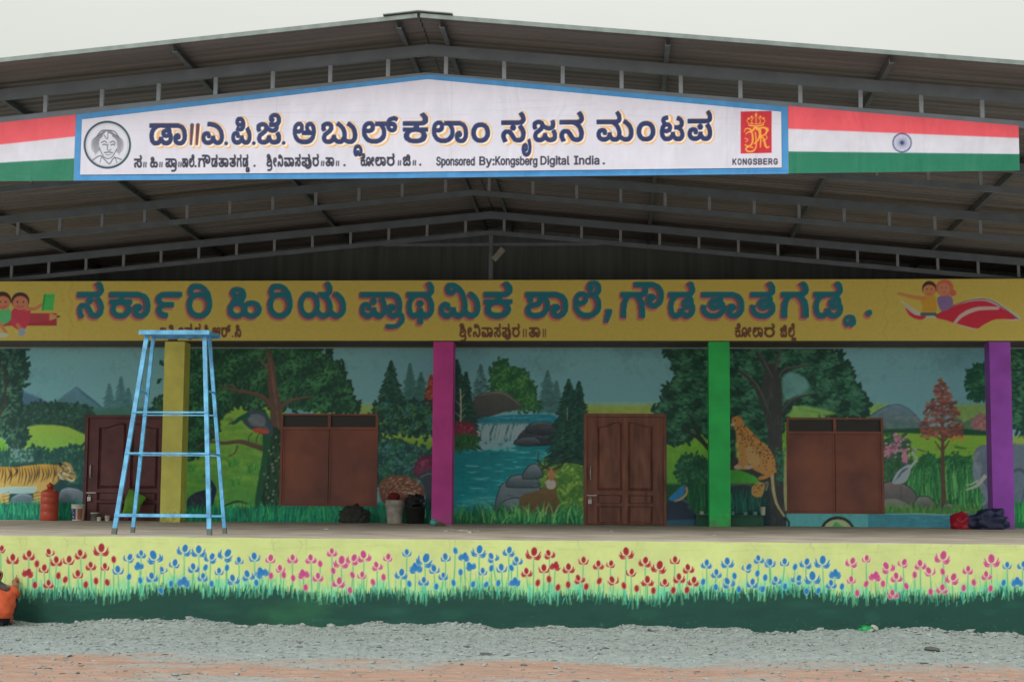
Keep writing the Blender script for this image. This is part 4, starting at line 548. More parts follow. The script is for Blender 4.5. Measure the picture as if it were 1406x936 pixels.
            if kind == 'F': C.ell(x, y+.5, 4.6*s+gr*.5, 4*s+gr*.5, cc)
            C.ell(x+t0*5, y-1.5*s, 3.3*s+gr*.5, 4.7*s+gr*.5, cc, ang=t0)
        C.path([(x+t0*5-.5, y-6*s), (x+.3, y)], (.6, 1.5, .6), D, al=.6)
    for _ in range(26):                                     # hairline cracks and drips in the wash, mud splash along the foot
        x = rng.uniform(-120, 1530); y = rng.uniform(737, 744); C.path(smooth([(x, y), (x+rng.normal(0, 2), y+rng.uniform(4, 9)), (x+rng.normal(0, 4), y+rng.uniform(10, 24))], 3), (.9, .6, .3), (150, 152, 104), al=.55)
    for _ in range(700):
        C.ell(rng.uniform(-130, 1536), 868-abs(rng.normal(0, 9)), rng.uniform(.6, 2.2), rng.uniform(.5, 1.4), (96, 104, 96) if rng.rand() < .6 else (58, 74, 64), al=rng.uniform(.15, .5), soft=1.2)
    for _ in range(40):
        x = rng.uniform(-120, 1530); C.ell(x, rng.uniform(822, 858), rng.uniform(8, 26), rng.uniform(3, 8), (40, 92, 76) if rng.rand() < .5 else (20, 58, 50), soft=6, al=.35)
    return C
# ---------------------------------------------------------------- painted landscape on the school wall
def paint_mural():
    C = Canvas(-130, 470, 1536, 732, 1.05, (66, 92, 97)); rng = np.random.RandomState(5)
    Q = lambda *v: [(v[i], v[i+1]) for i in range(0, len(v), 2)]
    # sky with soft patches, greener towards the horizon
    yy = np.clip((C.Y-478)/95, 0, 1)[:, None, None]; C.a[:] = np.array((82, 120, 124))*(1-yy)+np.array((92, 132, 136))*yy
    for _ in range(160): C.ell(rng.uniform(-130, 1536), rng.uniform(475, 575), rng.uniform(20, 60), rng.uniform(5, 12), (98, 138, 138) if rng.rand() < .5 else (70, 104, 104), soft=14, al=.22)
    for a, b, c in ((430, 600, (104, 124, 66)), (770, 930, (112, 126, 62)), (1075, 1215, (98, 130, 66)), (1310, 1360, (98, 122, 66))):
        C.poly(Q(a, 555, b, 555, b, 606, a, 606), c, soft=9)
    lawn = lambda pts, c1, c2: C.poly(pts, c1, col2=c2, soft=2)
    DK = (24, 48, 42); LF = ((22, 52, 40), (30, 66, 46), (38, 80, 54), (50, 94, 60))
    # ---- far left panel
    C.poly(Q(14, 566, 24, 538, 32, 536, 44, 541, 56, 546, 68, 553, 78, 566), (58, 88, 108), soft=1.5, col2=(48, 80, 88)); C.path(Q(30, 537, 46, 542, 66, 552), 1.4, (92, 118, 130), al=.6)
    C.poly(Q(58, 566, 72, 556, 88, 542, 105, 530, 118, 540, 134, 553, 150, 567), (66, 96, 112), soft=1.4, col2=(56, 92, 90)); C.path(Q(105, 531, 116, 541, 132, 553, 146, 564), (1, 3, 2), (40, 66, 90), al=.7, soft=2)
    for k in range(14): x = 80+k*4; C.path([(x, 552+abs(105-x)*.4), (x-4, 562)], 1.2, (84, 112, 112), al=.4)
    for x, y in ((150, 528), (166, 518), (176, 534)): fir(C, x, y, 572, 11, (54, 88, 92), None, rng, al=.5)
    C.poly(Q(120, 560, 230, 560, 230, 572, 120, 572), (48, 84, 74), soft=5)
    tree_mass(C, Q(-130, 556, 30, 556, 70, 554, 110, 558, 124, 566, 124, 600, -130, 600), (26, 50, 46), ((24, 46, 44), (34, 62, 50), (46, 74, 58)), 900, 2.6, rng)
    for x in range(0, 118, 7): fir(C, x+rng.uniform(-2, 2), 550+rng.uniform(0, 8), 576, 6, (30, 56, 48), None, rng, al=.7)
    lawn(Q(30, 600, 36, 586, 52, 583, 74, 583, 94, 586, 108, 592, 120, 598, 120, 626, 30, 630), (118, 142, 56), (82, 124, 56)); C.path(Q(34, 594, 60, 588, 94, 592, 118, 602), 4, (136, 156, 66), al=.4, soft=5)
    lawn(Q(-130, 590, -6, 596, 8, 606, 14, 620, 14, 632, -130, 634), (96, 136, 44), (66, 112, 44))
    tree_mass(C, Q(-130, 478, 16, 478, 30, 484, 36, 500, 34, 520, 26, 540, 28, 558, 20, 566, 34, 584, 37, 600, 26, 616, 10, 606, -4, 590, -130, 590), (24, 48, 44), ((22, 46, 42), (34, 64, 54), (48, 80, 64), (58, 90, 70)), 1400, 2.8, rng, clump=11)
    C.path(smooth(Q(-10, 580, 4, 560, 8, 520, 2, 500), 4), (5, 3, 2), (46, 44, 40))
    tree_mass(C, Q(-130, 618, 14, 620, 30, 622, 50, 616, 70, 622, 92, 616, 122, 618, 122, 676, -130, 676), (24, 56, 52), ((20, 46, 44), (32, 72, 58), (48, 90, 70)), 1100, 3, rng, clump=9)
    for x in range(4, 120, 6): C.path([(x, 640), (x+rng.normal(0, 2), 618+rng.uniform(-4, 6))], (4, 1), (26, 58, 52))
    for _ in range(60): C.ell(rng.uniform(14, 46), rng.uniform(616, 634), 2.2, 1.2, (88, 112, 106), al=.6, ang=rng.uniform(0, 3))
    C.poly(Q(-130, 668, 120, 664, 120, 700, -130, 700), (22, 50, 50), soft=3)
    for q, c in ((Q(14, 700, 16, 684, 28, 678, 44, 681, 48, 700), (74, 86, 92)), (Q(78, 700, 82, 676, 92, 670, 108, 672, 117, 680, 118, 700), (92, 100, 106))):
        C.poly(smooth(q, 4, True), c, soft=1, col2=(44, 56, 62)); C.path(smooth(q[1:4], 4), (1, 3, 1), (130, 138, 142), al=.4, soft=1.5)
    # tiger
    og, dk, wh = (158, 118, 50), (28, 26, 24), (176, 184, 174)
    C.path(smooth(Q(-40, 656, -54, 672, -66, 668, -72, 650), 5), (7, 5, 3), og)
    C.poly(smooth(Q(-44, 652, -26, 642, -6, 640, 16, 641, 38, 639, 58, 637, 74, 638, 84, 640, 84, 654, 76, 664, 62, 672, 56, 680, 36, 675, 14, 676, -6, 672, -20, 682, -42, 678, -50, 664), 4, True), og, soft=1, col2=(120, 104, 62))
    for q in (Q(46, 664, 62, 664, 56, 684, 54, 706, 44, 706, 46, 684), Q(60, 664, 74, 656, 66, 676, 62, 696, 54, 697, 56, 680), Q(-4, 664, 14, 666, 12, 686, 14, 706, 4, 706, 0, 688), Q(-44, 666, -26, 668, -30, 690, -28, 706, -38, 706, -42, 686)):
        C.poly(smooth(q, 3, True), (142, 118, 66), soft=.8)
    C.poly(smooth(Q(-18, 672, 0, 670, 14, 668, 36, 668, 50, 668, 46, 676, 30, 677, 14, 677, -6, 678), 3, True), (142, 168, 166), soft=1.5, al=.9)
    for k in range(34):
        x = -44+k*3.9; t = 640+2*math.sin(k); h = rng.uniform(14, 27); C.path(smooth([(x, t), (x+2+rng.normal(0, 1.4), t+h*.5), (x-1, t+h)], 3), (.8, rng.uniform(1.4, 2.6), .5), dk, al=.85)
    for x0 in (44, 2, -40):
        for k in range(7): y = 676+k*4.4; C.path([(x0+1, y+1.5), (x0+11, y-1)], (.7, 1.7, .7), dk, al=.8)
    C.poly(smooth(Q(78, 640, 84, 636, 90, 634, 97, 637, 100, 644, 104, 654, 101, 661, 94, 660, 86, 656, 79, 652), 4, True), (126, 104, 60), soft=.8)
    for q in (Q(84, 646, 88, 650, 94, 652), Q(90, 640, 95, 643, 96, 648), Q(92, 656, 98, 660, 102, 658), Q(80, 650, 84, 656, 88, 658)): C.path(smooth(q, 4), (1, 2.6, 1), wh, al=.85)
    for q in (Q(82, 640, 87, 643, 84, 650), Q(86, 636, 92, 641), Q(88, 646, 92, 648), Q(96, 649, 101, 651), Q(94, 655, 99, 657)): C.path(smooth(q, 3), 1.2, dk, al=.9)
    C.ell(83, 637, 2.6, 2.4, dk); C.ell(94, 645.5, 1.2, .9, (20, 20, 18))
    C.poly(Q(-130, 692, 120, 690, 120, 730, -130, 730), (14, 74, 58), soft=3); grass(C, -128, 118, 688, 716, 420, ((18, 96, 70), (26, 116, 82), (10, 64, 54), (40, 120, 80)), rng)
    tree_mass(C, Q(206, 566, 214, 552, 228, 546, 232, 572, 208, 574), (24, 50, 42), LF, 90, 2.4, rng)
    # ---- second panel: wide tree, peacock
    lawn(Q(236, 556, 392, 552, 392, 712, 236, 712), (104, 134, 52), (60, 112, 52))
    for _ in range(130): C.ell(rng.uniform(256, 388), rng.uniform(570, 700), rng.uniform(6, 18), rng.uniform(1.5, 4), ((120, 146, 58), (80, 122, 48), (62, 108, 46))[rng.randint(3)], soft=4, al=.4)
    tree_mass(C, Q(236, 478, 438, 478, 446, 490, 466, 500, 472, 516, 480, 530, 484, 546, 491, 558, 480, 566, 440, 564, 402, 560, 380, 556, 352, 560, 322, 556, 306, 566, 298, 588, 286, 606, 270, 624, 250, 632, 236, 630), (22, 48, 38), LF, 2300, 3.1, rng, clump=13)
    bk, bl = (70, 54, 46), (104, 78, 66)
    C.path(smooth(Q(368, 482, 372, 500, 374, 530, 378, 556, 380, 600), 5), (5, 9, 13, 15, 17), bk); C.path(smooth(Q(370, 490, 376, 530, 383, 590), 4), (1, 4, 2), bl, al=.45, soft=2)
    for q, w in ((Q(376, 562, 362, 546, 346, 540, 326, 536, 302, 530), (8, 6, 4, 2)), (Q(386, 560, 394, 552, 410, 547, 430, 544), (6, 4, 1.5)), (Q(371, 510, 362, 500, 356, 492), (4, 1.5)), (Q(330, 540, 322, 532, 314, 528), (3, 1)), (Q(368, 618, 350, 612, 330, 606, 308, 608, 286, 606, 270, 614), (8, 6, 4, 1.5)), (Q(300, 606, 292, 594, 286, 586), (3.5, 1.2)), (Q(326, 612, 322, 622, 314, 626), (2.5, 1))):
        C.path(smooth(q, 5), w, bk); C.path(smooth([(x, y-1) for x, y in q], 5), (.6, 1.4, .5), bl, al=.5)
    C.poly(smooth(Q(362, 590, 378, 586, 388, 600, 386, 650, 388, 712, 352, 712, 356, 670, 362, 630), 4, True), (24, 44, 34), soft=1.5)
    for _ in range(150): C.path([(rx := rng.uniform(358, 386), ry := rng.uniform(596, 700)), (rx+rng.normal(0, 1), ry+7)], (1.3, .5), (44, 84, 52), al=.5)
    C.poly(smooth(Q(362, 574, 372, 578, 372, 606, 366, 640, 360, 676, 356, 700, 350, 690, 356, 650, 362, 610), 4, True), (26, 66, 44), soft=1)
    for k in range(22): x, y = 372-rng.uniform(-2, 12)+rng.uniform(0, 8)-(k*.6), 600+k*4.6; C.ell(x+8, y, 1.3, 1.5, (148, 124, 92)); C.ell(x+8, y, .7, .8, (40, 80, 96))
    C.path(smooth(Q(340, 568, 352, 564, 364, 570, 370, 588), 4), (4, 8, 6), (28, 60, 48)); C.poly(smooth(Q(332, 574, 344, 563, 360, 566, 372, 578, 374, 598, 354, 594, 340, 586), 4, True), (44, 58, 66), soft=1); C.poly(smooth(Q(340, 572, 352, 568, 364, 574, 362, 584, 346, 584), 4, True), (78, 84, 90), soft=1.2)
    for k in range(8): C.path([(342+k*3, 573+k*1.4), (348+k*3, 582+k*1.2)], 1, (92, 96, 96), al=.6)
    C.poly(smooth(Q(346, 589, 356, 587, 369, 591, 367, 595, 352, 594), 3, True), (140, 62, 46)); C.path(smooth(Q(340, 570, 330, 574, 322, 580, 316, 581), 4), (7, 5, 3), (22, 66, 48)); C.path([(318, 581), (312, 583)], (1.8, .5), (90, 84, 70)); C.path([(320, 578), (315, 572)], .8, (70, 60, 50)); C.path([(319, 578), (312, 575)], .8, (70, 60, 50))
    for x in (346, 357): C.path(smooth([(x, 594), (x-4, 600), (x-5, 608)], 3), 1.2, (66, 50, 40))
    C.poly(smooth(Q(256, 690, 262, 680, 274, 674, 288, 672, 294, 680, 292, 694, 280, 702, 262, 704), 4, True), (34, 38, 48), soft=1); C.path(smooth(Q(290, 684, 294, 672, 288, 660, 282, 652), 4), (8, 6, 3.5), (26, 36, 52)); C.path([(282, 652), (277, 655)], (2, .6), (70, 66, 60))
    for k in range(7): C.path([(262+k*4, 680+rng.uniform(-2, 4)), (268+k*4, 694)], (1.6, .5), (58, 60, 70), al=.7)
    C.poly(Q(236, 700, 300, 698, 390, 694, 540, 690, 540, 730, 236, 730), (12, 80, 62), soft=6); grass(C, 256, 536, 690, 718, 460, ((16, 104, 78), (30, 122, 84), (10, 68, 56), (44, 118, 62)), rng)
    for x, y in ((348, 644), (322, 664), (262, 646), (322, 636)): grass(C, x-7, x+7, y-8, y+6, 22, ((46, 104, 48), (64, 120, 52)), rng, lean=5)
    C.path(smooth(Q(308, 694, 326, 688, 342, 692), 4), (2, 3, 1), (34, 52, 36))
    # ---- behind the window: firs, bushes, spotted deer
    lawn(Q(516, 600, 528, 596, 556, 598, 580, 602, 600, 606, 600, 632, 516, 630), (108, 132, 46), (64, 104, 44))
    for x, y0, w in ((563, 500, 13), (578, 512, 12)): fir(C, x, y0, 560, w, (46, 84, 76), None, rng, al=.5)
    fir(C, 537, 497, 576, 21, (22, 50, 42), (70, 104, 72), rng, n=44); fir(C, 592, 516, 566, 11, (108, 54, 42), (140, 80, 60), rng)
    tree_mass(C, Q(514, 560, 526, 552, 552, 554, 572, 552, 600, 556, 600, 594, 570, 598, 540, 592, 514, 594), (22, 50, 44), ((20, 48, 42), (36, 76, 52), (64, 96, 48), (40, 84, 78)), 520, 2.5, rng, clump=8)
    tree_mass(C, Q(514, 608, 540, 604, 560, 610, 584, 616, 600, 626, 600, 668, 514, 668), (26, 58, 54), ((22, 52, 48), (40, 82, 72), (58, 96, 92), (32, 80, 50)), 700, 2.6, rng, clump=10)
    tree_mass(C, Q(572, 640, 580, 630, 596, 628, 600, 650, 574, 652), (76, 34, 50), ((92, 40, 58), (116, 56, 76)), 110, 2.2, rng)
    C.poly(smooth(Q(520, 668, 528, 656, 545, 652, 562, 654, 576, 664, 584, 674, 576, 690, 540, 694, 524, 688), 4, True), (86, 58, 46), soft=1.5)
    for _ in range(110): C.ell(rng.uniform(524, 578), 656+rng.uniform(0, 26), 1.3, .9, (158, 122, 92), al=.65)
    for k in range(5): C.path(smooth([(526+k*2, 688), (524+k*6, 672), (532+k*8, 664)], 3), 1.4, (70, 36, 30), al=.6)
    C.path(smooth(Q(560, 676, 572, 680, 580, 686), 3), 3, (140, 128, 112), al=.6)
    C.poly(smooth(Q(576, 652, 586, 646, 600, 648, 602, 706, 584, 706, 584, 676), 4, True), (46, 52, 58), soft=1.5); C.path(smooth(Q(578, 655, 588, 650, 598, 652), 3), 2, (92, 98, 100), al=.6)
    C.poly(Q(514, 694, 600, 694, 600, 730, 514, 730), (14, 70, 56), soft=4); grass(C, 516, 598, 692, 717, 130, ((16, 104, 78), (24, 88, 60)), rng)
    # ---- third panel: waterfall, pool, stag
    fir(C, 660, 502, 560, 12, (50, 80, 80), (80, 108, 100), rng, al=.8); fir(C, 752, 510, 566, 15, (52, 86, 84), None, rng, al=.6); fir(C, 764, 524, 566, 10, (52, 86, 84), None, rng, al=.5)
    tree_mass(C, Q(674, 514, 684, 500, 692, 496, 702, 506, 714, 508, 726, 520, 734, 540, 738, 562, 700, 562, 676, 548), (28, 66, 42), ((26, 62, 40), (42, 88, 48), (60, 104, 56)), 420, 2.6, rng, clump=9)
    C.poly(smooth(Q(648, 556, 656, 542, 674, 537, 692, 538, 706, 546, 716, 556, 712, 562, 690, 566, 650, 578), 3, True), (62, 64, 60), soft=1, col2=(46, 50, 48)); C.path(smooth(Q(658, 543, 676, 539, 694, 541, 714, 556), 4), (1, 2.5, 1), (110, 110, 100), al=.5)
    C.poly(Q(622, 610, 760, 606, 780, 700, 780, 730, 600, 730, 600, 610), (16, 92, 96), col2=(20, 108, 108), soft=2)
    C.poly(smooth(Q(650, 582, 660, 574, 690, 570, 730, 569, 762, 570, 764, 588, 700, 590, 656, 592), 3, True), (24, 92, 104), soft=1)
    for k in range(10): C.path([(664+k*8, 574+rng.uniform(-2, 4)), (684+k*8, 573+rng.uniform(-2, 4))], 1, (66, 128, 136), al=.6)
    C.poly(smooth(Q(650, 584, 660, 580, 700, 579, 726, 581, 716, 600, 704, 610, 652, 616), 3, True), (58, 96, 100), soft=1.2)
    for k in range(110):
        x = 651+rng.uniform(0, 74); C.path(smooth([(x, 581+rng.uniform(0, 4)), (x-1.5-rng.uniform(0, 3), 594), (x-3-rng.uniform(0, 3), 600+rng.uniform(2, 14)-(x-653)*.1)], 3), (.7, rng.uniform(1, 2.4), .7), (176, 198, 196) if rng.rand() < .7 else (40, 70, 72), al=.75)
    for _ in range(60): C.ell(rng.uniform(648, 706), rng.uniform(606, 618), rng.uniform(2, 5), 1.6, (150, 180, 178), al=.4, soft=2)
    for q, c in ((Q(712, 606, 716, 594, 728, 588, 744, 588, 762, 590, 768, 606, 740, 611), (44, 52, 58)), (Q(722, 592, 728, 583, 742, 580, 758, 582, 766, 592, 744, 595), (58, 62, 64)), (Q(706, 608, 716, 601, 734, 602, 742, 608, 724, 612), (66, 72, 74))):
        C.poly(smooth(q, 4, True), (22, 30, 34), grow=1); C.poly(smooth(q, 4, True), c, soft=1.4, col2=(34, 40, 46)); C.path(smooth(q[1:4], 4), (.6, 1.8, .6), (112, 118, 118), al=.5, soft=1)
    for _ in range(26): x, y = rng.uniform(716, 758), rng.uniform(584, 606); C.path([(x, y), (x+rng.uniform(4, 12), y+rng.uniform(-1, 1))], (.4, 1.2, .4), (96, 98, 96) if rng.rand() < .5 else (26, 32, 38), al=.5)
    for _ in range(210):
        x, y = rng.uniform(624, 760), rng.uniform(616, 712); l = rng.uniform(6, 26); C.path([(x, y), (x+l/2, y+rng.uniform(0, 1.6)), (x+l, y)], (.4, rng.uniform(.9, 1.8), .4), ((84, 150, 150), (36, 116, 116), (10, 74, 82), (120, 172, 168))[rng.randint(4)], al=.55)
    C.ell(676, 692, 40, 10, (70, 128, 122), soft=10, al=.5); C.path([(640, 639), (656, 640)], (1, 2, 1), (170, 190, 186), al=.7)
    fir(C, 627, 495, 612, 24, (20, 44, 40), (50, 80, 60), rng, n=60); fir(C, 640, 512, 600, 14, (22, 48, 42), (50, 84, 62), rng, n=34)
    C.path(smooth(Q(632, 534, 633, 560, 632, 590), 3), 1.6, (140, 132, 108)); [C.path([(632, y), (632+d, y-7)], (1.2, .4), (140, 132, 108)) for y, d in ((566, 8), (556, -7), (548, 6), (572, -8), (576, 7))]
    tree_mass(C, Q(622, 586, 636, 582, 648, 586, 650, 600, 622, 604), (84, 34, 46), ((96, 38, 50), (120, 56, 66)), 90, 2.1, rng)
    tree_mass(C, Q(620, 600, 648, 598, 652, 608, 640, 614, 620, 616), (36, 70, 40), ((40, 84, 44), (26, 56, 36)), 80, 2, rng)
    tree_mass(C, Q(742, 640, 758, 630, 784, 626, 802, 632, 802, 700, 760, 700, 738, 666), (62, 94, 42), ((50, 84, 40), (84, 116, 48), (104, 130, 58)), 420, 2.5, rng, clump=9)
    fir(C, 781, 522, 634, 26, (18, 46, 40), (60, 92, 66), rng, n=62); fir(C, 795, 525, 630, 20, (18, 46, 40), (54, 88, 64), rng, n=50)
    C.path([(779, 560), (779, 576)], 1.3, (120, 128, 104), al=.7)
    for q in (Q(684, 704, 686, 672, 696, 662, 726, 662, 742, 672, 742, 704), Q(696, 664, 702, 654, 722, 652, 736, 658, 738, 668, 700, 668), Q(718, 656, 726, 640, 738, 638, 744, 654), Q(684, 712, 690, 690, 712, 684, 722, 700, 720, 714)):
        C.poly(smooth(q, 4, True), (30, 40, 44), grow=1.2); C.poly(smooth(q, 4, True), (92, 102, 106), soft=1.5, col2=(52, 62, 66))
        for _ in range(6): x, y = q[1][0]+rng.uniform(4, 34), q[1][1]+rng.uniform(2, 18); C.path([(x, y), (x+rng.uniform(5, 16), y+rng.uniform(-1, 2))], (.5, 1.6, .5), (130, 138, 140) if rng.rand() < .5 else (44, 54, 58), al=.5)
    C.poly(Q(622, 706, 690, 702, 800, 700, 800, 730, 622, 730), (26, 72, 46), soft=5); grass(C, 622, 802, 694, 719, 330, ((30, 92, 58), (20, 60, 40), (60, 120, 62)), rng, lean=5)
    C.poly(smooth(Q(713, 686, 720, 678, 736, 674, 748, 668, 750, 656, 757, 652, 765, 660, 764, 676, 768, 690, 762, 704, 738, 705, 716, 702), 4, True), (98, 76, 46), soft=1, col2=(74, 58, 40)); C.poly(smooth(Q(750, 660, 757, 658, 763, 662, 761, 670, 752, 670), 3, True), (172, 166, 150), soft=1)
    C.ell(755, 649, 1, .8, (20, 18, 16)); C.ell(760, 649, 1, .8, (20, 18, 16)); C.ell(757.4, 655, 1.6, 1.1, (40, 30, 26)); C.path(smooth(Q(722, 690, 734, 698, 752, 700), 3), 1.2, (60, 46, 34), al=.7)
    C.poly(smooth(Q(751, 644, 757, 642, 763, 645, 761, 656, 757, 660, 753, 656), 3, True), (128, 92, 58), soft=.8)
    for sg in (-1, 1):
        C.path(smooth([(757+sg*3, 644), (757+sg*12, 640), (757+sg*18, 632), (757+sg*17, 620)], 5), (2.4, 2, 1), (44, 38, 32)); C.path([(757+sg*10, 641), (757+sg*9, 630)], (1.6, .7), (44, 38, 32)); C.path([(757+sg*16, 635), (757+sg*25, 630)], (1.6, .7), (44, 38, 32)); C.path([(757+sg*4, 647), (757+sg*10, 646)], (2.4, .8), (96, 76, 50))
    grass(C, 664, 802, 690, 720, 80, ((64, 128, 70), (36, 96, 54), (110, 150, 84)), rng, w=1.5, lean=8)
    # ---- right of the door
    lawn(Q(905, 578, 1005, 574, 1090, 570, 1090, 700, 905, 700), (102, 138, 44), (56, 104, 44))
    tree_mass(C, Q(918, 486, 926, 478, 1010, 478, 1010, 620, 990, 606, 974, 600, 960, 588, 946, 602, 924, 608, 908, 592, 900, 566, 912, 548, 918, 530, 930, 516), (22, 50, 42), ((18, 46, 38), (32, 70, 52), (50, 90, 66)), 1250, 3.4, rng, ang=(-.5, .9), clump=10)
    for q, w in ((Q(974, 616, 960, 602, 946, 594, 936, 588), (7, 4, 1.5)), (Q(966, 606, 954, 588, 950, 576, 944, 566), (5, 3, 1)), (Q(960, 590, 964, 580), (2, 1))): C.path(smooth(q, 5), w, (32, 40, 34))
    tree_mass(C, Q(930, 642, 936, 630, 950, 626, 966, 630, 976, 640, 976, 664, 950, 668, 934, 658), (24, 60, 44), LF, 200, 2.3, rng)
    C.poly(Q(905, 664, 1000, 664, 1000, 706, 905, 706), (26, 62, 40), soft=4); grass(C, 930, 980, 662, 706, 90, ((34, 84, 48), (20, 56, 40)), rng)
    for q in (Q(914, 718, 916, 692, 932, 688, 948, 698, 958, 716), Q(916, 694, 922, 686, 938, 686, 948, 694)): C.poly(smooth(q, 4, True), (34, 42, 54), soft=1.2); C.path(smooth(q[1:4], 4), (1, 3, 1), (84, 90, 98), al=.5, soft=1.5)
    C.poly(smooth(Q(918, 684, 930, 672, 938, 666, 941, 672, 936, 682, 926, 687), 4, True), (36, 92, 128), soft=.8); C.path(smooth(Q(942, 668, 943, 676, 936, 684, 926, 688), 4), (2, 3, 1.4), (150, 122, 84)); C.ell(940, 667, 2.8, 2.4, (60, 76, 88)); C.path([(942, 666), (949, 664)], (1.4, .5), (30, 30, 30))
    C.poly(Q(912, 714, 960, 712, 960, 730, 912, 730), (44, 72, 86), soft=2)
    # ---- big tree with leopard
    tree_mass(C, Q(996, 478, 1140, 478, 1150, 492, 1166, 504, 1172, 524, 1184, 540, 1192, 558, 1186, 570, 1160, 572, 1130, 566, 1100, 560, 1096, 540, 1084, 560, 1072, 590, 1060, 606, 1048, 600, 1036, 606, 1016, 596, 996, 590), (22, 48, 42), ((18, 44, 38), (28, 66, 50), (40, 82, 60), (52, 92, 70)), 2100, 3.6, rng, ang=(-.5, .9), clump=11)
    C.poly(smooth(Q(1074, 520, 1086, 510, 1104, 518, 1112, 532, 1096, 542, 1078, 548), 3, True), (84, 124, 122), soft=4, al=.8); C.poly(smooth(Q(1084, 566, 1100, 556, 1150, 568, 1084, 572), 3, True), (96, 128, 66), soft=3, al=.9)
    tr = (44, 46, 46)
    C.poly(smooth(Q(1054, 500, 1068, 506, 1074, 540, 1074, 600, 1078, 660, 1088, 724, 1044, 724, 1052, 660, 1054, 600, 1050, 560, 1046, 530), 4, True), tr, soft=1)
    for q, w in ((Q(1056, 570, 1044, 540, 1032, 522, 1014, 508), (12, 8, 3)), (Q(1060, 520, 1050, 500, 1040, 484), (9, 4)), (Q(1072, 566, 1084, 552, 1100, 544, 1124, 540), (7, 4, 1.5)), (Q(1068, 520, 1076, 508, 1094, 504, 1114, 500), (6, 4, 1.2)), (Q(1064, 510, 1068, 492, 1072, 480), (7, 3))): C.path(smooth(q, 5), w, tr); C.path(smooth([(x+1, y-1.5) for x, y in q], 5), (.8, 1.6, .5), (92, 96, 92), al=.5)
    for _ in range(120): x, y = rng.uniform(1052, 1078), rng.uniform(520, 715); C.path([(x, y), (x+rng.normal(0, 1.2), y+rng.uniform(6, 16))], (.5, 1.3, .5), (74, 76, 74) if rng.rand() < .5 else (28, 30, 32), al=.6)
    for _ in range(60): C.ell(rng.uniform(1066, 1078), rng.uniform(615, 660), 2, 1.2, (36, 92, 66), ang=rng.uniform(0, 3), al=.8)
    C.poly(smooth(Q(1080, 610, 1084, 640, 1084, 690, 1078, 700, 1076, 660), 3, True), (126, 120, 84), soft=1)
    C.poly(smooth(Q(1000, 640, 1016, 643, 1034, 650, 1046, 666, 1030, 662, 1002, 664), 3, True), (54, 118, 44), soft=2)
    C.poly(Q(996, 664, 1056, 664, 1058, 730, 996, 730), (30, 44, 46), soft=3); C.poly(smooth(Q(1000, 632, 1014, 628, 1030, 636, 1052, 642, 1060, 656, 1046, 668, 1040, 656, 1018, 646, 1000, 644), 4, True), (42, 42, 44), soft=1.2)
    C.path(smooth(Q(1002, 667, 1022, 664, 1040, 670), 3), 3, (84, 74, 76), al=.6, soft=1.5); grass(C, 1000, 1050, 672, 706, 90, ((24, 70, 56), (18, 54, 48), (34, 84, 70)), rng)
    lp, sp = (154, 106, 54), (58, 38, 28)
    C.path(smooth(Q(1060, 650, 1062, 672, 1066, 690, 1074, 704, 1082, 716), 5), (6.5, 6, 5, 3), (24, 24, 24)); C.path(smooth(Q(1060, 650, 1062, 672, 1066, 690, 1074, 704, 1082, 715), 5), (5, 4.5, 3.4, 2), (136, 122, 90))
    C.poly(smooth(Q(1005, 578, 1010, 572, 1017, 573, 1022, 582, 1032, 592, 1044, 604, 1056, 616, 1064, 630, 1064, 646, 1056, 653, 1042, 648, 1032, 642, 1030, 632, 1026, 640, 1026, 644, 1012, 644, 1009, 640, 1014, 634, 1014, 616, 1011, 602, 1010, 592), 3, True), lp, soft=1, col2=(148, 104, 62))
    C.poly(smooth(Q(1024, 612, 1036, 616, 1044, 632, 1038, 640, 1028, 636), 3, True), (166, 132, 88), soft=2.5, al=.7); C.path(smooth(Q(1014, 600, 1012, 612, 1015, 630), 3), 4, (170, 130, 82), al=.6, soft=1.5)
    for x, y in ((1013, 641), (1027, 641)): C.ell(x, y, 5, 3, (176, 146, 116))
    C.path(smooth(Q(1044, 656, 1052, 654, 1064, 646), 3), 5, lp)
    for _ in range(170):
        t = rng.rand(); x = 1012+t*50+rng.normal(0, 5); y = 588+t*42+rng.normal(0, 9)
        if inside(Q(1010, 580, 1020, 580, 1044, 604, 1064, 630, 1062, 648, 1044, 646, 1030, 628, 1024, 638, 1014, 636, 1012, 600), np.array([x]), np.array([y]))[0]: C.ell(x, y, 1.1, .8, sp, al=.85)
    C.ell(1011, 578, 6.4, 6.8, lp); C.ell(1006.5, 582, 3, 3.2, (190, 160, 124)); C.ell(1016, 573, 2.4, 2.4, (120, 78, 48)); C.ell(1007, 573.5, 1.8, 1.8, (120, 78, 48)); C.ell(1009, 577, 1.2, .9, (24, 22, 20)); C.ell(1004.6, 580, 1.3, 1.1, (50, 34, 30)); C.path([(1004, 585), (1009, 585)], .9, (60, 36, 30))
    C.poly(smooth(Q(1032, 670, 1040, 662, 1050, 664, 1048, 676, 1044, 682, 1034, 680), 3, True), (160, 118, 66), soft=1); C.path(smooth(Q(1046, 666, 1054, 662, 1052, 672), 3), 3, (90, 86, 70))
    for _ in range(16): C.ell(rng.uniform(1034, 1048), rng.uniform(665, 679), 1, .8, sp, al=.8)
    # ---- right panel
    C.poly(smooth(Q(1190, 592, 1196, 570, 1212, 560, 1232, 555, 1248, 562, 1262, 574, 1270, 592), 4, True), (80, 98, 110), soft=1.2, col2=(58, 84, 76)); C.path(smooth(Q(1196, 570, 1214, 559, 1233, 555, 1250, 563, 1264, 578), 4), 1.4, (44, 60, 78), al=.8)
    for _ in range(70): C.ell(rng.uniform(1200, 1262), rng.uniform(565, 590), 3, 1.6, ((92, 108, 100), (60, 80, 96), (110, 96, 100))[rng.randint(3)], al=.4, soft=1.5)
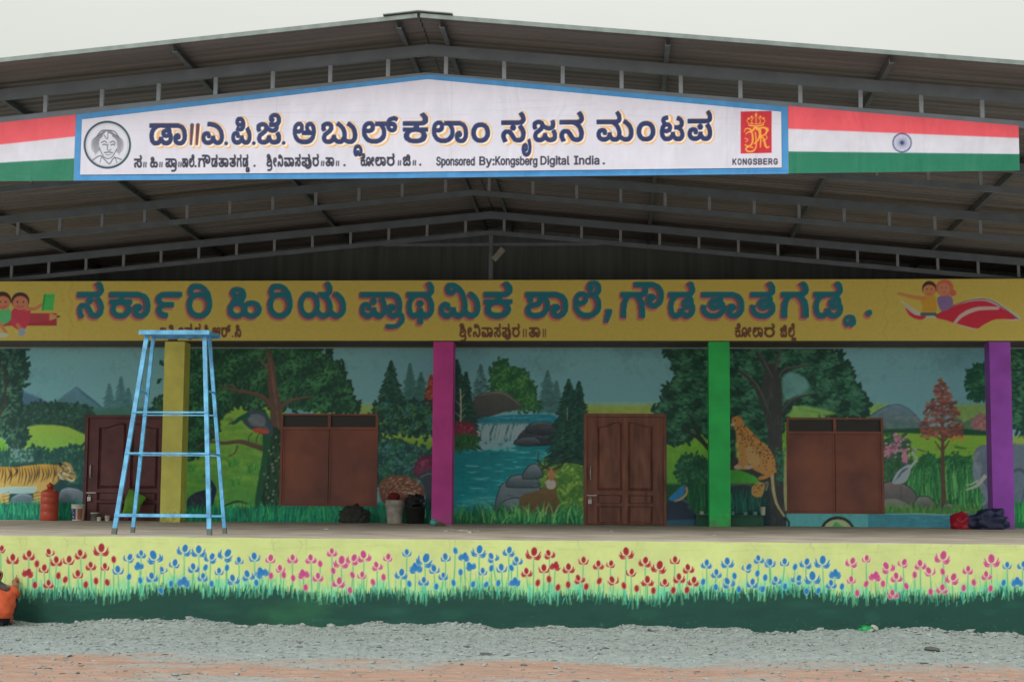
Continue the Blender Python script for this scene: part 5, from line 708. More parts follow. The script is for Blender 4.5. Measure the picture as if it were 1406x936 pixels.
    C.poly(smooth(Q(1310, 590, 1330, 576, 1360, 570, 1360, 598, 1310, 598), 3, True), (66, 96, 70), soft=2); tree_mass(C, Q(1338, 578, 1348, 572, 1362, 574, 1362, 590, 1340, 590), (120, 84, 84), ((140, 96, 90), (96, 70, 70)), 60, 2, rng)
    C.poly(Q(1190, 590, 1300, 586, 1360, 592, 1360, 600, 1190, 600), (26, 62, 44), soft=2)
    lawn(Q(1190, 598, 1230, 594, 1290, 596, 1360, 598, 1360, 640, 1190, 640), (112, 144, 50), (86, 126, 50))
    for _ in range(36): C.path([(rx := rng.uniform(1200, 1350), ry := rng.uniform(600, 632)), (rx+rng.uniform(8, 26), ry+rng.uniform(-2, 2))], (.5, 2.4, .5), ((134, 160, 66), (70, 116, 46), (52, 100, 44))[rng.randint(3)], al=.5)
    C.path([(1312, 613), (1326, 616)], (3, 5, 2), (42, 84, 44), al=.8)
    tree_mass(C, Q(1240, 646, 1262, 634, 1274, 626, 1290, 632, 1306, 628, 1330, 630, 1360, 640, 1360, 706, 1240, 706), (30, 76, 46), ((24, 66, 42), (36, 90, 50), (58, 112, 60)), 700, 2.5, rng, clump=8); grass(C, 1242, 1358, 640, 704, 330, ((46, 106, 58), (30, 80, 46), (90, 140, 80)), rng, lean=5)
    tree_mass(C, Q(1206, 606, 1226, 598, 1246, 606, 1248, 640, 1240, 662, 1206, 664), (38, 72, 50), ((30, 62, 44), (52, 90, 60)), 240, 2.4, rng)
    for _ in range(150):
        k = rng.randint(3); cx, cy, sx, sy = ((1233, 605, 6, 10), (1220, 618, 7, 7), (1242, 626, 4, 9))[k]; C.ell(rng.normal(cx, sx*.6), rng.normal(cy, sy*.6), 1.9, 1.5, ((150, 96, 116), (176, 126, 140), (120, 72, 92))[rng.randint(3)], al=.85)
    rt = (104, 62, 54)
    C.path(smooth(Q(1293, 540, 1294, 600, 1295, 660, 1296, 696), 4), (3, 4, 6, 8), (74, 56, 46))
    for q in (Q(1294, 606, 1286, 598, 1283, 590), Q(1295, 606, 1302, 598, 1304, 590), Q(1294, 620, 1284, 606), Q(1295, 618, 1304, 604)): C.path(smooth(q, 3), (3, 1.2), (74, 56, 46))
    for y, w in ((524, 4), (532, 9), (540, 12), (549, 14), (558, 20), (567, 24), (578, 26), (588, 30), (596, 28)):
        for _ in range(int(w*2.4)): C.ell(1293+rng.uniform(-w, w), y+rng.normal(0, 2.6), 2.9, 1.6, np.array(((104, 58, 52), (84, 54, 52), (122, 76, 64), (72, 52, 54), (108, 66, 46))[rng.randint(5)]), ang=rng.uniform(-.6, .6), al=.9)
    for _ in range(40): C.ell(rng.uniform(1268, 1320), rng.uniform(566, 580), 3, 1.4, (86, 92, 90), al=.35)
    for _ in range(14): C.ell(1316+rng.uniform(-8, 8), 602+rng.uniform(-4, 4), 2.4, 1.4, (156, 110, 50), al=.8)
    for q, c in ((Q(1204, 696, 1210, 668, 1222, 661, 1240, 664, 1254, 674, 1262, 692, 1250, 697), (94, 86, 84)), (Q(1256, 690, 1262, 682, 1276, 683, 1286, 694, 1280, 698, 1258, 698), (106, 104, 96)), (Q(1294, 697, 1300, 691, 1308, 693, 1310, 698), (128, 124, 104))):
        C.poly(smooth(q, 4, True), (28, 34, 36), grow=1); C.poly(smooth(q, 4, True), c, soft=1.5, col2=(62, 62, 60))
    C.path([(1238, 664), (1237, 684)], 1, (60, 54, 54), al=.7); C.poly(smooth(Q(1206, 692, 1222, 684, 1244, 690, 1252, 702, 1206, 704), 3, True), (112, 112, 100), soft=2, al=.7)
    C.poly(Q(1206, 696, 1360, 698, 1360, 706, 1206, 706), (60, 96, 52), soft=2); grass(C, 1206, 1350, 690, 706, 120, ((84, 118, 56), (50, 96, 50)), rng)
    C.poly(smooth(Q(1225, 662, 1232, 648, 1242, 640, 1250, 638, 1249, 650, 1244, 660, 1234, 664), 4, True), (150, 160, 162), soft=.8); C.path(smooth(Q(1232, 656, 1240, 646, 1248, 642), 3), (1.5, 4, 1.5), (66, 76, 92)); C.path([(1226, 663), (1236, 652)], (1, 3), (60, 70, 84), al=.7)
    C.path(smooth(Q(1249, 642, 1256, 634, 1258, 628, 1253, 622, 1254, 617, 1260, 616), 5), (4, 2.6, 2.2, 2.6), (160, 168, 164)); C.path([(1259, 616), (1274, 621)], (2, .4), (60, 58, 52)); C.path([(1256, 616), (1250, 620)], .9, (40, 44, 50))
    eg = (88, 96, 104)
    C.poly(smooth(Q(1338, 620, 1346, 612, 1358, 610, 1400, 606, 1420, 616, 1430, 640, 1428, 700, 1412, 706, 1396, 700, 1392, 676, 1378, 680, 1366, 700, 1352, 702, 1350, 680, 1344, 664, 1336, 650), 4, True), eg, soft=1.5, col2=(66, 76, 84))
    C.path(smooth(Q(1342, 640, 1342, 656, 1350, 670, 1356, 684, 1350, 692), 4), (13, 9, 7, 4), (96, 104, 110)); C.path(smooth(Q(1342, 622, 1338, 634, 1344, 646), 3), 5, (112, 118, 122), al=.6, soft=2)
    C.path(smooth(Q(1352, 654, 1344, 664, 1336, 669, 1326, 672), 4), (5, 4, 1), (178, 176, 158)); C.path(smooth(Q(1342, 660, 1334, 664, 1326, 666), 3), (2.6, .8), (160, 158, 142)); C.path(smooth(Q(1402, 640, 1412, 650, 1410, 690), 3), 3, (60, 70, 78))
    tree_mass(C, Q(1328, 528, 1334, 510, 1346, 502, 1360, 504, 1362, 540, 1350, 544, 1338, 548), (24, 60, 46), LF, 130, 3, rng, ang=(-.4, .8)); tree_mass(C, Q(1380, 478, 1536, 478, 1536, 596, 1440, 600, 1396, 590, 1380, 560), (22, 50, 42), LF, 1200, 3.4, rng, ang=(-.4, .8))
    C.poly(Q(1385, 598, 1536, 598, 1536, 612, 1385, 612), (124, 140, 40), soft=3, al=.7); C.poly(smooth(Q(1386, 616, 1400, 610, 1420, 612, 1440, 640, 1436, 690, 1404, 704, 1386, 690), 3, True), (80, 92, 100), soft=2); C.path(smooth(Q(1386, 650, 1400, 644, 1410, 656, 1404, 690), 3), 4, (44, 58, 66), al=.7, soft=2)
    C.poly(Q(1385, 690, 1536, 690, 1536, 730, 1385, 730), (24, 90, 52), soft=3); grass(C, 1386, 1536, 684, 720, 150, ((30, 110, 56), (60, 140, 70)), rng); lawn(Q(1440, 612, 1536, 612, 1536, 692, 1440, 692), (96, 130, 46), (46, 96, 44))
    # water strip along the foot of the wall, plaster patch, round emblem
    C.poly(Q(1080, 704, 1216, 704, 1300, 706, 1354, 704, 1354, 732, 1080, 732), (52, 104, 112), soft=1); C.poly(Q(1080, 704, 1192, 704, 1192, 732, 1080, 732), (72, 128, 126), soft=1)
    for _ in range(60): x, y = rng.uniform(1196, 1350), rng.uniform(707, 726); C.path([(x, y), (x+rng.uniform(6, 20), y)], (.4, 1.2, .4), (96, 146, 152) if rng.rand() < .5 else (34, 84, 94), al=.5)
    C.path(smooth(Q(1206, 706, 1260, 705, 1300, 706, 1330, 702), 4), (.8, 1.6, .8), (130, 160, 150), al=.7)
    C.ell(1150, 731, 24, 22.5, (26, 34, 28)); C.ell(1150, 731.5, 20.5, 19, (168, 172, 128)); C.poly(smooth(Q(1142, 730, 1144, 720, 1148, 716, 1154, 720, 1160, 724, 1158, 731), 3, True), (66, 122, 74)); C.path(smooth(Q(1078, 710, 1083, 716, 1083, 722), 3), 2.4, (20, 30, 28))
    # thin pale line under the ceiling, faint tooth of the plaster
    C.poly(Q(-140, 470, 1540, 470, 1540, 478.6, -140, 478.6), (92, 100, 100)); mottle(C, .13, 5, 61); mottle(C, .10, 30, 62)
    return C
# ================================================================ helpers: materials and mesh building
def lin(c, k=1.0):
    return tuple(float(min(.92, x)) for x in to_linear(np.array(c, float))*np.asarray(k))
def mat(name, col, rough=.6, var=.18, scale=6, bump=.15, metal=0, dirt=None, k=1.0, stretch=(1, 1, 1)):
    m = bpy.data.materials.new(name); m.use_nodes = True; n = m.node_tree; b = n.nodes['Principled BSDF']
    b.inputs['Roughness'].default_value = rough; b.inputs['Metallic'].default_value = metal
    tc = n.nodes.new('ShaderNodeTexCoord'); mp = n.nodes.new('ShaderNodeMapping'); mp.inputs['Scale'].default_value = stretch; n.links.new(tc.outputs['Object'], mp.inputs[0])
    nz = n.nodes.new('ShaderNodeTexNoise'); nz.inputs['Scale'].default_value = scale; nz.inputs['Detail'].default_value = 6; n.links.new(mp.outputs[0], nz.inputs['Vector'])
    c = np.array(lin(col, k)); d = np.array(lin(dirt, k)) if dirt else c*(1-var*1.6)
    cr = n.nodes.new('ShaderNodeValToRGB'); cr.color_ramp.elements[0].position = .3; cr.color_ramp.elements[1].position = .7
    cr.color_ramp.elements[0].color = (*d, 1); cr.color_ramp.elements[1].color = (*np.minimum(c*(1+var*.5), 1), 1)
    n.links.new(nz.outputs['Fac'], cr.inputs[0]); n.links.new(cr.outputs[0], b.inputs['Base Color'])
    if bump:
        n2 = n.nodes.new('ShaderNodeTexNoise'); n2.inputs['Scale'].default_value = scale*8; n2.inputs['Detail'].default_value = 4; n.links.new(mp.outputs[0], n2.inputs['Vector'])
        bp = n.nodes.new('ShaderNodeBump'); bp.inputs['Strength'].default_value = bump; bp.inputs['Distance'].default_value = .01; n.links.new(n2.outputs['Fac'], bp.inputs['Height']); n.links.new(bp.outputs[0], b.inputs['Normal'])
    return m
def paint_mat(name, rough=.55, bump=.12, wave=0, grime=.07):
    m = bpy.data.materials.new(name); m.use_nodes = True; n = m.node_tree; b = n.nodes['Principled BSDF']
    a = n.nodes.new('ShaderNodeVertexColor'); a.layer_name = 'paint'
    tc = n.nodes.new('ShaderNodeTexCoord'); nz = n.nodes.new('ShaderNodeTexNoise'); nz.inputs['Scale'].default_value = 14; nz.inputs['Detail'].default_value = 8; n.links.new(tc.outputs['Object'], nz.inputs['Vector'])
    mr = n.nodes.new('ShaderNodeMapRange'); mr.inputs['To Min'].default_value = 1-grime; mr.inputs['To Max'].default_value = 1+grime; n.links.new(nz.outputs['Fac'], mr.inputs['Value'])
    v = n.nodes.new('ShaderNodeVectorMath'); v.operation = 'SCALE'; n.links.new(a.outputs[0], v.inputs[0]); n.links.new(mr.outputs[0], v.inputs['Scale']); n.links.new(v.outputs[0], b.inputs['Base Color'])
    bp = n.nodes.new('ShaderNodeBump'); bp.inputs['Strength'].default_value = bump; bp.inputs['Distance'].default_value = .01; n.links.new(nz.outputs['Fac'], bp.inputs['Height']); n.links.new(bp.outputs[0], b.inputs['Normal'])
    b.inputs['Roughness'].default_value = rough; b.inputs['Specular IOR Level'].default_value = .3
    if wave:
        mp = n.nodes.new('ShaderNodeMapping'); mp.inputs['Scale'].default_value = (1, 1, .35); n.links.new(tc.outputs['Object'], mp.inputs[0])
        w_ = n.nodes.new('ShaderNodeTexNoise'); w_.inputs['Scale'].default_value = 1.7; w_.inputs['Detail'].default_value = 3; w_.inputs['Distortion'].default_value = .8; n.links.new(mp.outputs[0], w_.inputs['Vector'])
        b2 = n.nodes.new('ShaderNodeBump'); b2.inputs['Strength'].default_value = wave; b2.inputs['Distance'].default_value = .12; n.links.new(w_.outputs['Fac'], b2.inputs['Height']); n.links.new(b2.outputs[0], bp.inputs['Normal'])
    return m
def wloc(o):
    v = Vector((0, 0, 0))
    while o: v += o.location; o = o.parent
    return v
def link(name, me, mt=None, parent=None, smooth=False):
    o = bpy.data.objects.new(name, me); S.collection.objects.link(o)
    if mt is not None and not me.materials: me.materials.append(mt)
    if parent: o.parent = parent
    if smooth: me.polygons.foreach_set('use_smooth', [True]*len(me.polygons))
    return o
def mk(name, V, F, mt, parent=None, smooth=False, origin=None):
    """mesh object from world-space vertices, hung under parent"""
    p = np.array(wloc(parent)) if parent else np.zeros(3); o0 = np.array(origin if origin is not None else p, float)
    me = bpy.data.meshes.new(name); me.from_pydata((np.asarray(V, float)-o0).tolist(), [], [list(map(int, f)) for f in F]); me.update()
    o = link(name, me, mt, parent, smooth); o.location = o0-p; return o
def tag(o, label=None, cat=None, group=None, kind=None):
    for k, v in (('label', label), ('category', cat), ('group', group), ('kind', kind)):
        if v: o[k] = v
    return o
def thing(name, loc, label, cat, group=None):
    o = bpy.data.objects.new(name, None); o.empty_display_size = .1; S.collection.objects.link(o); o.location = loc; return tag(o, label, cat, group)
class B:
    def __init__(s): s.V = []; s.F = []
    def add(s, V, F):
        n = len(s.V); s.V += [tuple(map(float, v)) for v in V]; s.F += [tuple(int(i)+n for i in f) for f in F]; return s
    def box(s, x0, x1, y0, y1, z0, z1):
        return s.add([(x, y, z) for x in (x0, x1) for y in (y0, y1) for z in (z0, z1)], [(0, 1, 3, 2), (4, 6, 7, 5), (0, 4, 5, 1), (2, 3, 7, 6), (0, 2, 6, 4), (1, 5, 7, 3)])
    def bar(s, p, q, w, h, up=(0, 0, 1), bev=0):
        p, q = Vector(p), Vector(q); d = (q-p).normalized(); a = d.cross(Vector(up)).normalized(); b = a.cross(d)
        V = [e+a*i*w/2+b*j*h/2 for e in (p, q) for i, j in ((-1, -1), (1, -1), (1, 1), (-1, 1))]
        return s.add(V, [(3, 2, 1, 0), (4, 5, 6, 7), (0, 1, 5, 4), (1, 2, 6, 5), (2, 3, 7, 6), (3, 0, 4, 7)])
    def tube(s, pts, r, n=10, cap=True):
        P = [Vector(p) for p in pts]; R = np.interp(np.linspace(0, 1, len(P)), np.linspace(0, 1, len(r)), r) if hasattr(r, '__len__') else [r]*len(P); V = []
        for i, p in enumerate(P):
            d = (P[min(i+1, len(P)-1)]-P[max(i-1, 0)]).normalized(); a = d.cross(Vector((.13, .31, .95) if abs(d.z) < .9 else (1, 0, 0))).normalized(); b = d.cross(a)
            V += [p+(a*math.cos(t)+b*math.sin(t))*R[i] for t in np.arange(n)*2*math.pi/n]
        F = [(i*n+j, i*n+(j+1) % n, (i+1)*n+(j+1) % n, (i+1)*n+j) for i in range(len(P)-1) for j in range(n)]
        if cap: F += [tuple(range(n))[::-1], tuple((len(P)-1)*n+j for j in range(n))]
        return s.add(V, F)
    def lathe(s, prof, c, n=24):
        V = [(c[0]+r*math.cos(t), c[1]+r*math.sin(t), c[2]+z) for r, z in prof for t in np.arange(n)*2*math.pi/n]
        F = [(i*n+j, i*n+(j+1) % n, (i+1)*n+(j+1) % n, (i+1)*n+j) for i in range(len(prof)-1) for j in range(n)]
        return s.add(V, F+[tuple(range(n))[::-1], tuple((len(prof)-1)*n+j for j in range(n))])
    def prism(s, pts, y0, y1):
        """outline in (x, z), from depth y0 (front) to y1"""
        n = len(pts); V = [(x, y, z) for y in (y0, y1) for x, z in pts]
        a = sum(pts[i][0]*pts[(i+1) % n][1]-pts[(i+1) % n][0]*pts[i][1] for i in range(n))
        f, k = tuple(range(n)), tuple(range(n, 2*n)); F = [f if a > 0 else f[::-1], k[::-1] if a > 0 else k]
        F += [((i+1) % n, i, n+i, n+(i+1) % n) if a > 0 else (i, (i+1) % n, n+(i+1) % n, n+i) for i in range(n)]
        return s.add(V, F)
    def ico(s, c, r, rng, sq=(1, 1, 1), jag=.25):
        t = 1.618; V = np.array([(-1, t, 0), (1, t, 0), (-1, -t, 0), (1, -t, 0), (0, -1, t), (0, 1, t), (0, -1, -t), (0, 1, -t), (t, 0, -1), (t, 0, 1), (-t, 0, -1), (-t, 0, 1)])/1.9
        a = rng.uniform(0, 6.28); V = V*(1+rng.normal(0, jag, (12, 1)))*np.array(sq)*r; V = V@np.array([[math.cos(a), math.sin(a), 0], [-math.sin(a), math.cos(a), 0], [0, 0, 1]])
        return s.add(V+np.array(c), [(0, 11, 5), (0, 5, 1), (0, 1, 7), (0, 7, 10), (0, 10, 11), (1, 5, 9), (5, 11, 4), (11, 10, 2), (10, 7, 6), (7, 1, 8), (3, 9, 4), (3, 4, 2), (3, 2, 6), (3, 6, 8), (3, 8, 9), (4, 9, 5), (2, 4, 11), (6, 2, 10), (8, 6, 7), (9, 8, 1)])
    def obj(s, name, mt, parent=None, smooth=False, origin=None): return mk(name, s.V, s.F, mt, parent, smooth, origin)
def painted(name, C, Y, X0, X1, zb, zt, step, gain, mt, parent, holes=()):
    """a wall plane finely divided, its paint sampled from the brushwork; zb / zt = lower and upper edge as functions of X"""
    nx = max(2, int((X1-X0)/step)); xs = np.linspace(X0, X1, nx+1); a, b = zb(xs), zt(xs); nz = max(2, int((b-a).max()/step))
    t = np.linspace(0, 1, nz+1)[:, None]; Z = a[None]*(1-t)+b[None]*t; X = np.broadcast_to(xs[None], Z.shape)
    u, v = survey(X.ravel(), Y, Z.ravel())
    fi = np.clip((u-C.x0)*C.sc-.5, 0, C.w-1.001); fj = np.clip((v-C.y0)*C.sc-.5, 0, C.h-1.001); i, j = fi.astype(int), fj.astype(int); fi = (fi-i)[:, None]; fj = (fj-j)[:, None]
    A = C.a; col = (A[j, i]*(1-fi)+A[j, i+1]*fi)*(1-fj)+(A[j+1, i]*(1-fi)+A[j+1, i+1]*fi)*fj
    col = to_linear(col)*np.asarray(gain); col *= np.minimum(1, .9/np.maximum(col.max(1, keepdims=True), 1e-6))
    p = np.array(wloc(parent)) if parent else np.zeros(3)
    V = np.stack([X.ravel(), np.full(X.size, float(Y)), Z.ravel()], -1)-p
    q = np.arange(nz)[:, None]*(nx+1)+np.arange(nx)[None]; cx, cz = (X[:-1, :-1]+X[1:, 1:])/2, (Z[:-1, :-1]+Z[1:, 1:])/2; keep = np.ones(q.shape, bool)
    for hx0, hx1, hz0, hz1 in holes: keep &= ~((cx > hx0) & (cx < hx1) & (cz > hz0) & (cz < hz1))
    q = q[keep]; F = np.stack([q, q+1, q+nx+2, q+nx+1], -1).astype(np.int32)
    me = bpy.data.meshes.new(name); me.vertices.add(len(V)); me.vertices.foreach_set('co', V.astype(np.float32).ravel()); me.loops.add(F.size); me.loops.foreach_set('vertex_index', F.ravel())
    me.polygons.add(len(F)); me.polygons.foreach_set('loop_start', np.arange(0, F.size, 4, dtype=np.int32)); me.update(calc_edges=True)
    at_ = me.color_attributes.new('paint', 'FLOAT_COLOR', 'POINT'); at_.data.foreach_set('color', np.concatenate([col, np.ones((len(col), 1))], 1).astype(np.float32).ravel())
    return link(name, me, mt, parent)
def skin(name, pts, edges, rad, mt, parent, sub=2, origin=(0, 0, 0)):
    """one continuous tapering body grown over a skeleton"""
    me = bpy.data.meshes.new(name); me.from_pydata([tuple(p) for p in pts], edges, []); o = bpy.data.objects.new(name, me); S.collection.objects.link(o)
    m = o.modifiers.new('skin', 'SKIN'); m.use_smooth_shade = True
    for i, r in enumerate(rad):
        v = me.skin_vertices[0].data[i]; v.radius = (r, r) if not hasattr(r, '__len__') else r; v.use_root = i == 0
    s = o.modifiers.new('sub', 'SUBSURF'); s.levels = s.render_levels = sub
    dg = bpy.context.evaluated_depsgraph_get(); me2 = bpy.data.meshes.new_from_object(o.evaluated_get(dg)); bpy.data.objects.remove(o); me2.name = name; me2.materials.clear()
    o = link(name, me2, mt, parent, True); o.location = origin; return o
def blob(name, c, r, mt, parent, seed, n=3, amp=.18, sq=(1, 1, 1), freq=2.2, flat=True):
    """soft crumpled shape (sacks, bundles, cloth)"""
    import bmesh
    from mathutils import noise
    bm = bmesh.new(); bmesh.ops.create_icosphere(bm, subdivisions=n, radius=1); p = Vector(wloc(parent)) if parent else Vector()
    for v in bm.verts:
        d = v.co.normalized(); k = 1+amp*(noise.noise(d*freq+Vector((seed*3.1, 0, 0)))+.5*abs(noise.noise(d*freq*2.7+Vector((0, seed*1.7, 0)))))
        v.co = Vector((d.x*sq[0], d.y*sq[1], d.z*sq[2]))*r*k
        if flat and v.co.z < -r*sq[2]*.62: v.co.z = -r*sq[2]*.62
    lo = min(v.co.z for v in bm.verts)
    for v in bm.verts: v.co += Vector(c)-p-Vector((0, 0, lo))
    me = bpy.data.meshes.new(name); bm.to_mesh(me); bm.free(); return link(name, me, mt, parent, True)
# ================================================================ ground, stage, school building
K_IN, K_OUT = np.array((3.4, 3.85, 4.3)), np.array((1.27, 1.32, 1.42))                       # photographed value -> paint value, in the shaded hall and in the open
Y_STAGE, Y_SIGN, Y_BEAM, Y_WALL, Z_ST = 20.8, 20.15, 30.7, 31.9, 1.167
rng = np.random.RandomState(11)
def axis(lo, hi, step, far):
    mid = np.arange(lo, hi+1e-6, step); g = step*1.35**np.arange(1, 60); g = np.cumsum(g); g = g[g < far]
    return np.concatenate([(lo-g)[::-1], mid, hi+g])
gx, gy = axis(-9, 8, .05, 900), axis(13.2, 21.4, .05, 900)
GX, GY = np.meshgrid(gx, gy)
def ground_z(x, y):
    n = lambda f, p: np.sin(x*f+p+1.7*np.sin(y*f*.7+p*2))*np.cos(y*f*1.3+p*3+1.1*np.sin(x*f*.6))
    z = .014*n(1.3, 0)+.008*n(3.7, 1)+.005*n(9.1, 2)+.003*n(23., 3)
    ramp = np.clip((y-20.05)/.6, 0, 1); z = z+ramp*(.035+.03*np.sin(x*1.9+.6)+.018*np.sin(x*5.3)+.01*np.sin(x*13))
    far = np.clip((np.hypot(x, y-17)-14)/20, 0, 1); return z*(1-far)
gr_rand = rng.rand(*GX.shape)
Zg = ground_z(GX, GY)+np.where((GX > -9.1) & (GX < 8.1) & (GY > 13) & (GY < 21.5), (gr_rand-.5)*np.where(GY > 16.8, .009, .006), 0)
ny, nx = GX.shape; q = (np.arange(ny-1)[:, None]*nx+np.arange(nx-1)[None]).ravel(); F = np.stack([q, q+1, q+nx+1, q+nx], -1)
m = bpy.data.materials.new('yard'); m.use_nodes = True; n = m.node_tree; b = n.nodes['Principled BSDF']; b.inputs['Roughness'].default_value = .95; b.inputs['Specular IOR Level'].default_value = .15
tc = n.nodes.new('ShaderNodeTexCoord'); sp = n.nodes.new('ShaderNodeSeparateXYZ'); n.links.new(tc.outputs['Object'], sp.inputs[0])
def NN(sc, det=6, st=(1, 1, 1), rough=.6):
    mp = n.nodes.new('ShaderNodeMapping'); mp.inputs['Scale'].default_value = st; n.links.new(tc.outputs['Object'], mp.inputs[0])
    k = n.nodes.new('ShaderNodeTexNoise'); k.inputs['Scale'].default_value = sc; k.inputs['Detail'].default_value = det; k.inputs['Roughness'].default_value = rough; n.links.new(mp.outputs[0], k.inputs['Vector']); return k
def MT(op, a, bb, c=None):
    k = n.nodes.new('ShaderNodeMath'); k.operation = op
    for i, v in enumerate((a, bb, c)):
        if v is None: continue
        if isinstance(v, (int, float)): k.inputs[i].default_value = v
        else: n.links.new(v, k.inputs[i])
    return k.outputs[0]
def RAMP(v, *st):
    k = n.nodes.new('ShaderNodeValToRGB'); e = k.color_ramp.elements
    while len(e) < len(st): e.new(.5)
    for x, (p, c) in zip(e, st): x.position = p; x.color = (*c, 1) if len(c) == 3 else c
    n.links.new(v, k.inputs[0]); return k.outputs[0]
def MIX(f, a, bb):
    k = n.nodes.new('ShaderNodeMix'); k.data_type = 'RGBA'; n.links.new(f, k.inputs['Factor']); n.links.new(a, k.inputs['A']); n.links.new(bb, k.inputs['B']); return k.outputs['Result']
gravel = RAMP(NN(9, 10, rough=.75).outputs['Fac'], (.3, lin((122, 133, 133))), (.5, lin((158, 170, 170))), (.72, lin((186, 194, 192))))
earth = RAMP(NN(4, 12, (.45, 2.2, 1), .75).outputs['Fac'], (.3, lin((146, 124, 112))), (.55, lin((184, 154, 139))), (.75, lin((200, 174, 158))))
edge = MT('ADD', sp.outputs[1], MT('MULTIPLY', MT('SUBTRACT', NN(.9, 5, (.7, 1.6, 1)).outputs['Fac'], .5), 3.2))
isg = RAMP(MT('SUBTRACT', edge, 16.45), (0., (0, 0, 0)), (.5, (1, 1, 1)))
patch = RAMP(NN(.55, 6, (.6, 1.5, 1)).outputs['Fac'], (.55, (0, 0, 0)), (.63, (1, 1, 1)))
col = MIX(MT('MAXIMUM', isg, MT('MULTIPLY', patch, .75)), earth, gravel)
n.links.new(col, b.inputs['Base Color'])
bp = n.nodes.new('ShaderNodeBump'); bp.inputs['Strength'].default_value = .6; bp.inputs['Distance'].default_value = .02; n.links.new(NN(38, 8, rough=.7).outputs['Fac'], bp.inputs['Height']); n.links.new(bp.outputs[0], b.inputs['Normal'])
tag(mk('ground', np.stack([GX.ravel(), GY.ravel(), Zg.ravel()], -1), F, m, smooth=True), kind='structure')

# ---- stage
concrete = mat('worn concrete', (212, 203, 190), .85, .25, 1.4, .3, dirt=(176, 166, 154), k=1.0, stretch=(1, 1, 1)); cement = mat('grey cement', (140, 138, 132), .9)
st = thing('stage_platform', (-2.5, Y_STAGE, 0), 'long raised stage, its pale yellow front painted with flowers over dark green grass', 'stage')
B().box(-20.5, 15.5, Y_STAGE+.012, 33.4, -.3, Z_ST).obj('floor_slab', concrete, st)
painted('painted_front', paint_flowers(), Y_STAGE, -8.9, 8.1, lambda x: 0*x-.06, lambda x: 0*x+Z_ST-.004+.004*np.sin(x*7), .0102, K_OUT*.78, paint_mat('flower paint', .7, .3), st)
wash = mat('pale yellow wash', (192, 202, 134), .7, k=K_OUT)
for a, c in ((-20.5, -8.9), (8.1, 15.5)): B().box(a, c, Y_STAGE-.001, Y_STAGE+.012, -.3, Z_ST-.002).obj('front_end', wash, st)

# ---- school building
SB = thing('school_building', (-2.5, Y_WALL, Z_ST), 'school front with painted animal landscape, coloured pillars and yellow name beam', 'building')
zb, zt, xl, xr = 3.035+EYE, 4.25+EYE, -14.6, 12.4
plaster = mat('dark plaster', (62, 60, 58), .9, k=2.5)
def rect(u0, v0, u1, v1, Y):
    a, c = at(u0, v0, Y), at(u1, v1, Y); return a[0], c[0], c[2], a[2]
D1 = rect(118, 569.5, 233, 716, Y_WALL); D2 = rect(801.5, 567.5, 915.5, 719, Y_WALL); W1 = rect(386, 567.8, 517.5, 695, Y_WALL); W2 = rect(1079.5, 573, 1214.5, 705.3, Y_WALL)
D1 = (D1[0], D1[1], Z_ST, D1[3]); D2 = (D2[0], D2[1], Z_ST, D2[3])
ins = .03
painted('wall', paint_mural(), Y_WALL, xl, xr, lambda x: 0*x+Z_ST, lambda x: 0*x+zb, .0185, K_IN, paint_mat('mural paint', .5, .2), SB, [(a+ins, c-ins, d+(ins if d > Z_ST+.1 else -1), e-ins) for a, c, d, e in (D1, D2, W1, W2)])
B().box(xl, xr, Y_WALL+.17, Y_WALL+.4, Z_ST, zb).obj('rear_wall', plaster, SB)
slab = B().box(xl, xr, Y_BEAM+.004, 33.0, zb, zt-.002).obj('roof_slab', plaster, SB)
painted('name_beam', paint_beam(), Y_BEAM, xl, xr, lambda x: 0*x+zb, lambda x: 0*x+zt, .0155, K_IN*np.array((1.2, 1.30, 1.25)), paint_mat('beam paint', .5, .25), SB)['label'] = 'yellow beam with the school name in dark teal Kannada letters'
B().box(xl, xr, Y_BEAM+.03, Y_WALL-.01, zb-.018, zb-.003).obj('soffit', plaster, SB)
def pillar_mat(nm, col):
    m = mat(nm, col, .55, .12, 2.2, .25, k=K_IN*.98); n = m.node_tree; bs = n.nodes['Principled BSDF']; src = bs.inputs['Base Color'].links[0].from_socket
    tc = n.nodes.new('ShaderNodeTexCoord'); sp = n.nodes.new('ShaderNodeSeparateXYZ'); n.links.new(tc.outputs['Object'], sp.inputs[0])
    z = n.nodes.new('ShaderNodeTexNoise'); z.inputs['Scale'].default_value = 9; z.inputs['Detail'].default_value = 8; z.inputs['Roughness'].default_value = .7; n.links.new(tc.outputs['Object'], z.inputs['Vector'])
    # splashed dirt near the floor and a few chips higher up
    a = n.nodes.new('ShaderNodeMapRange'); a.inputs['From Min'].default_value = 0; a.inputs['From Max'].default_value = .45; a.inputs['To Min'].default_value = .16; a.inputs['To Max'].default_value = -.16; n.links.new(sp.outputs[2], a.inputs['Value'])
    s_ = n.nodes.new('ShaderNodeMath'); n.links.new(a.outputs[0], s_.inputs[0]); n.links.new(z.outputs['Fac'], s_.inputs[1])
    r_ = n.nodes.new('ShaderNodeValToRGB'); r_.color_ramp.elements[0].position = .52; r_.color_ramp.elements[1].position = .68; r_.color_ramp.elements[1].color = (.55, .55, .55, 1); n.links.new(s_.outputs[0], r_.inputs[0])
    k_ = n.nodes.new('ShaderNodeMix'); k_.data_type = 'RGBA'; k_.inputs['B'].default_value = (.22, .19, .15, 1); n.links.new(r_.outputs[0], k_.inputs['Factor']); n.links.new(src, k_.inputs['A']); n.links.new(k_.outputs['Result'], bs.inputs['Base Color'])
    return m
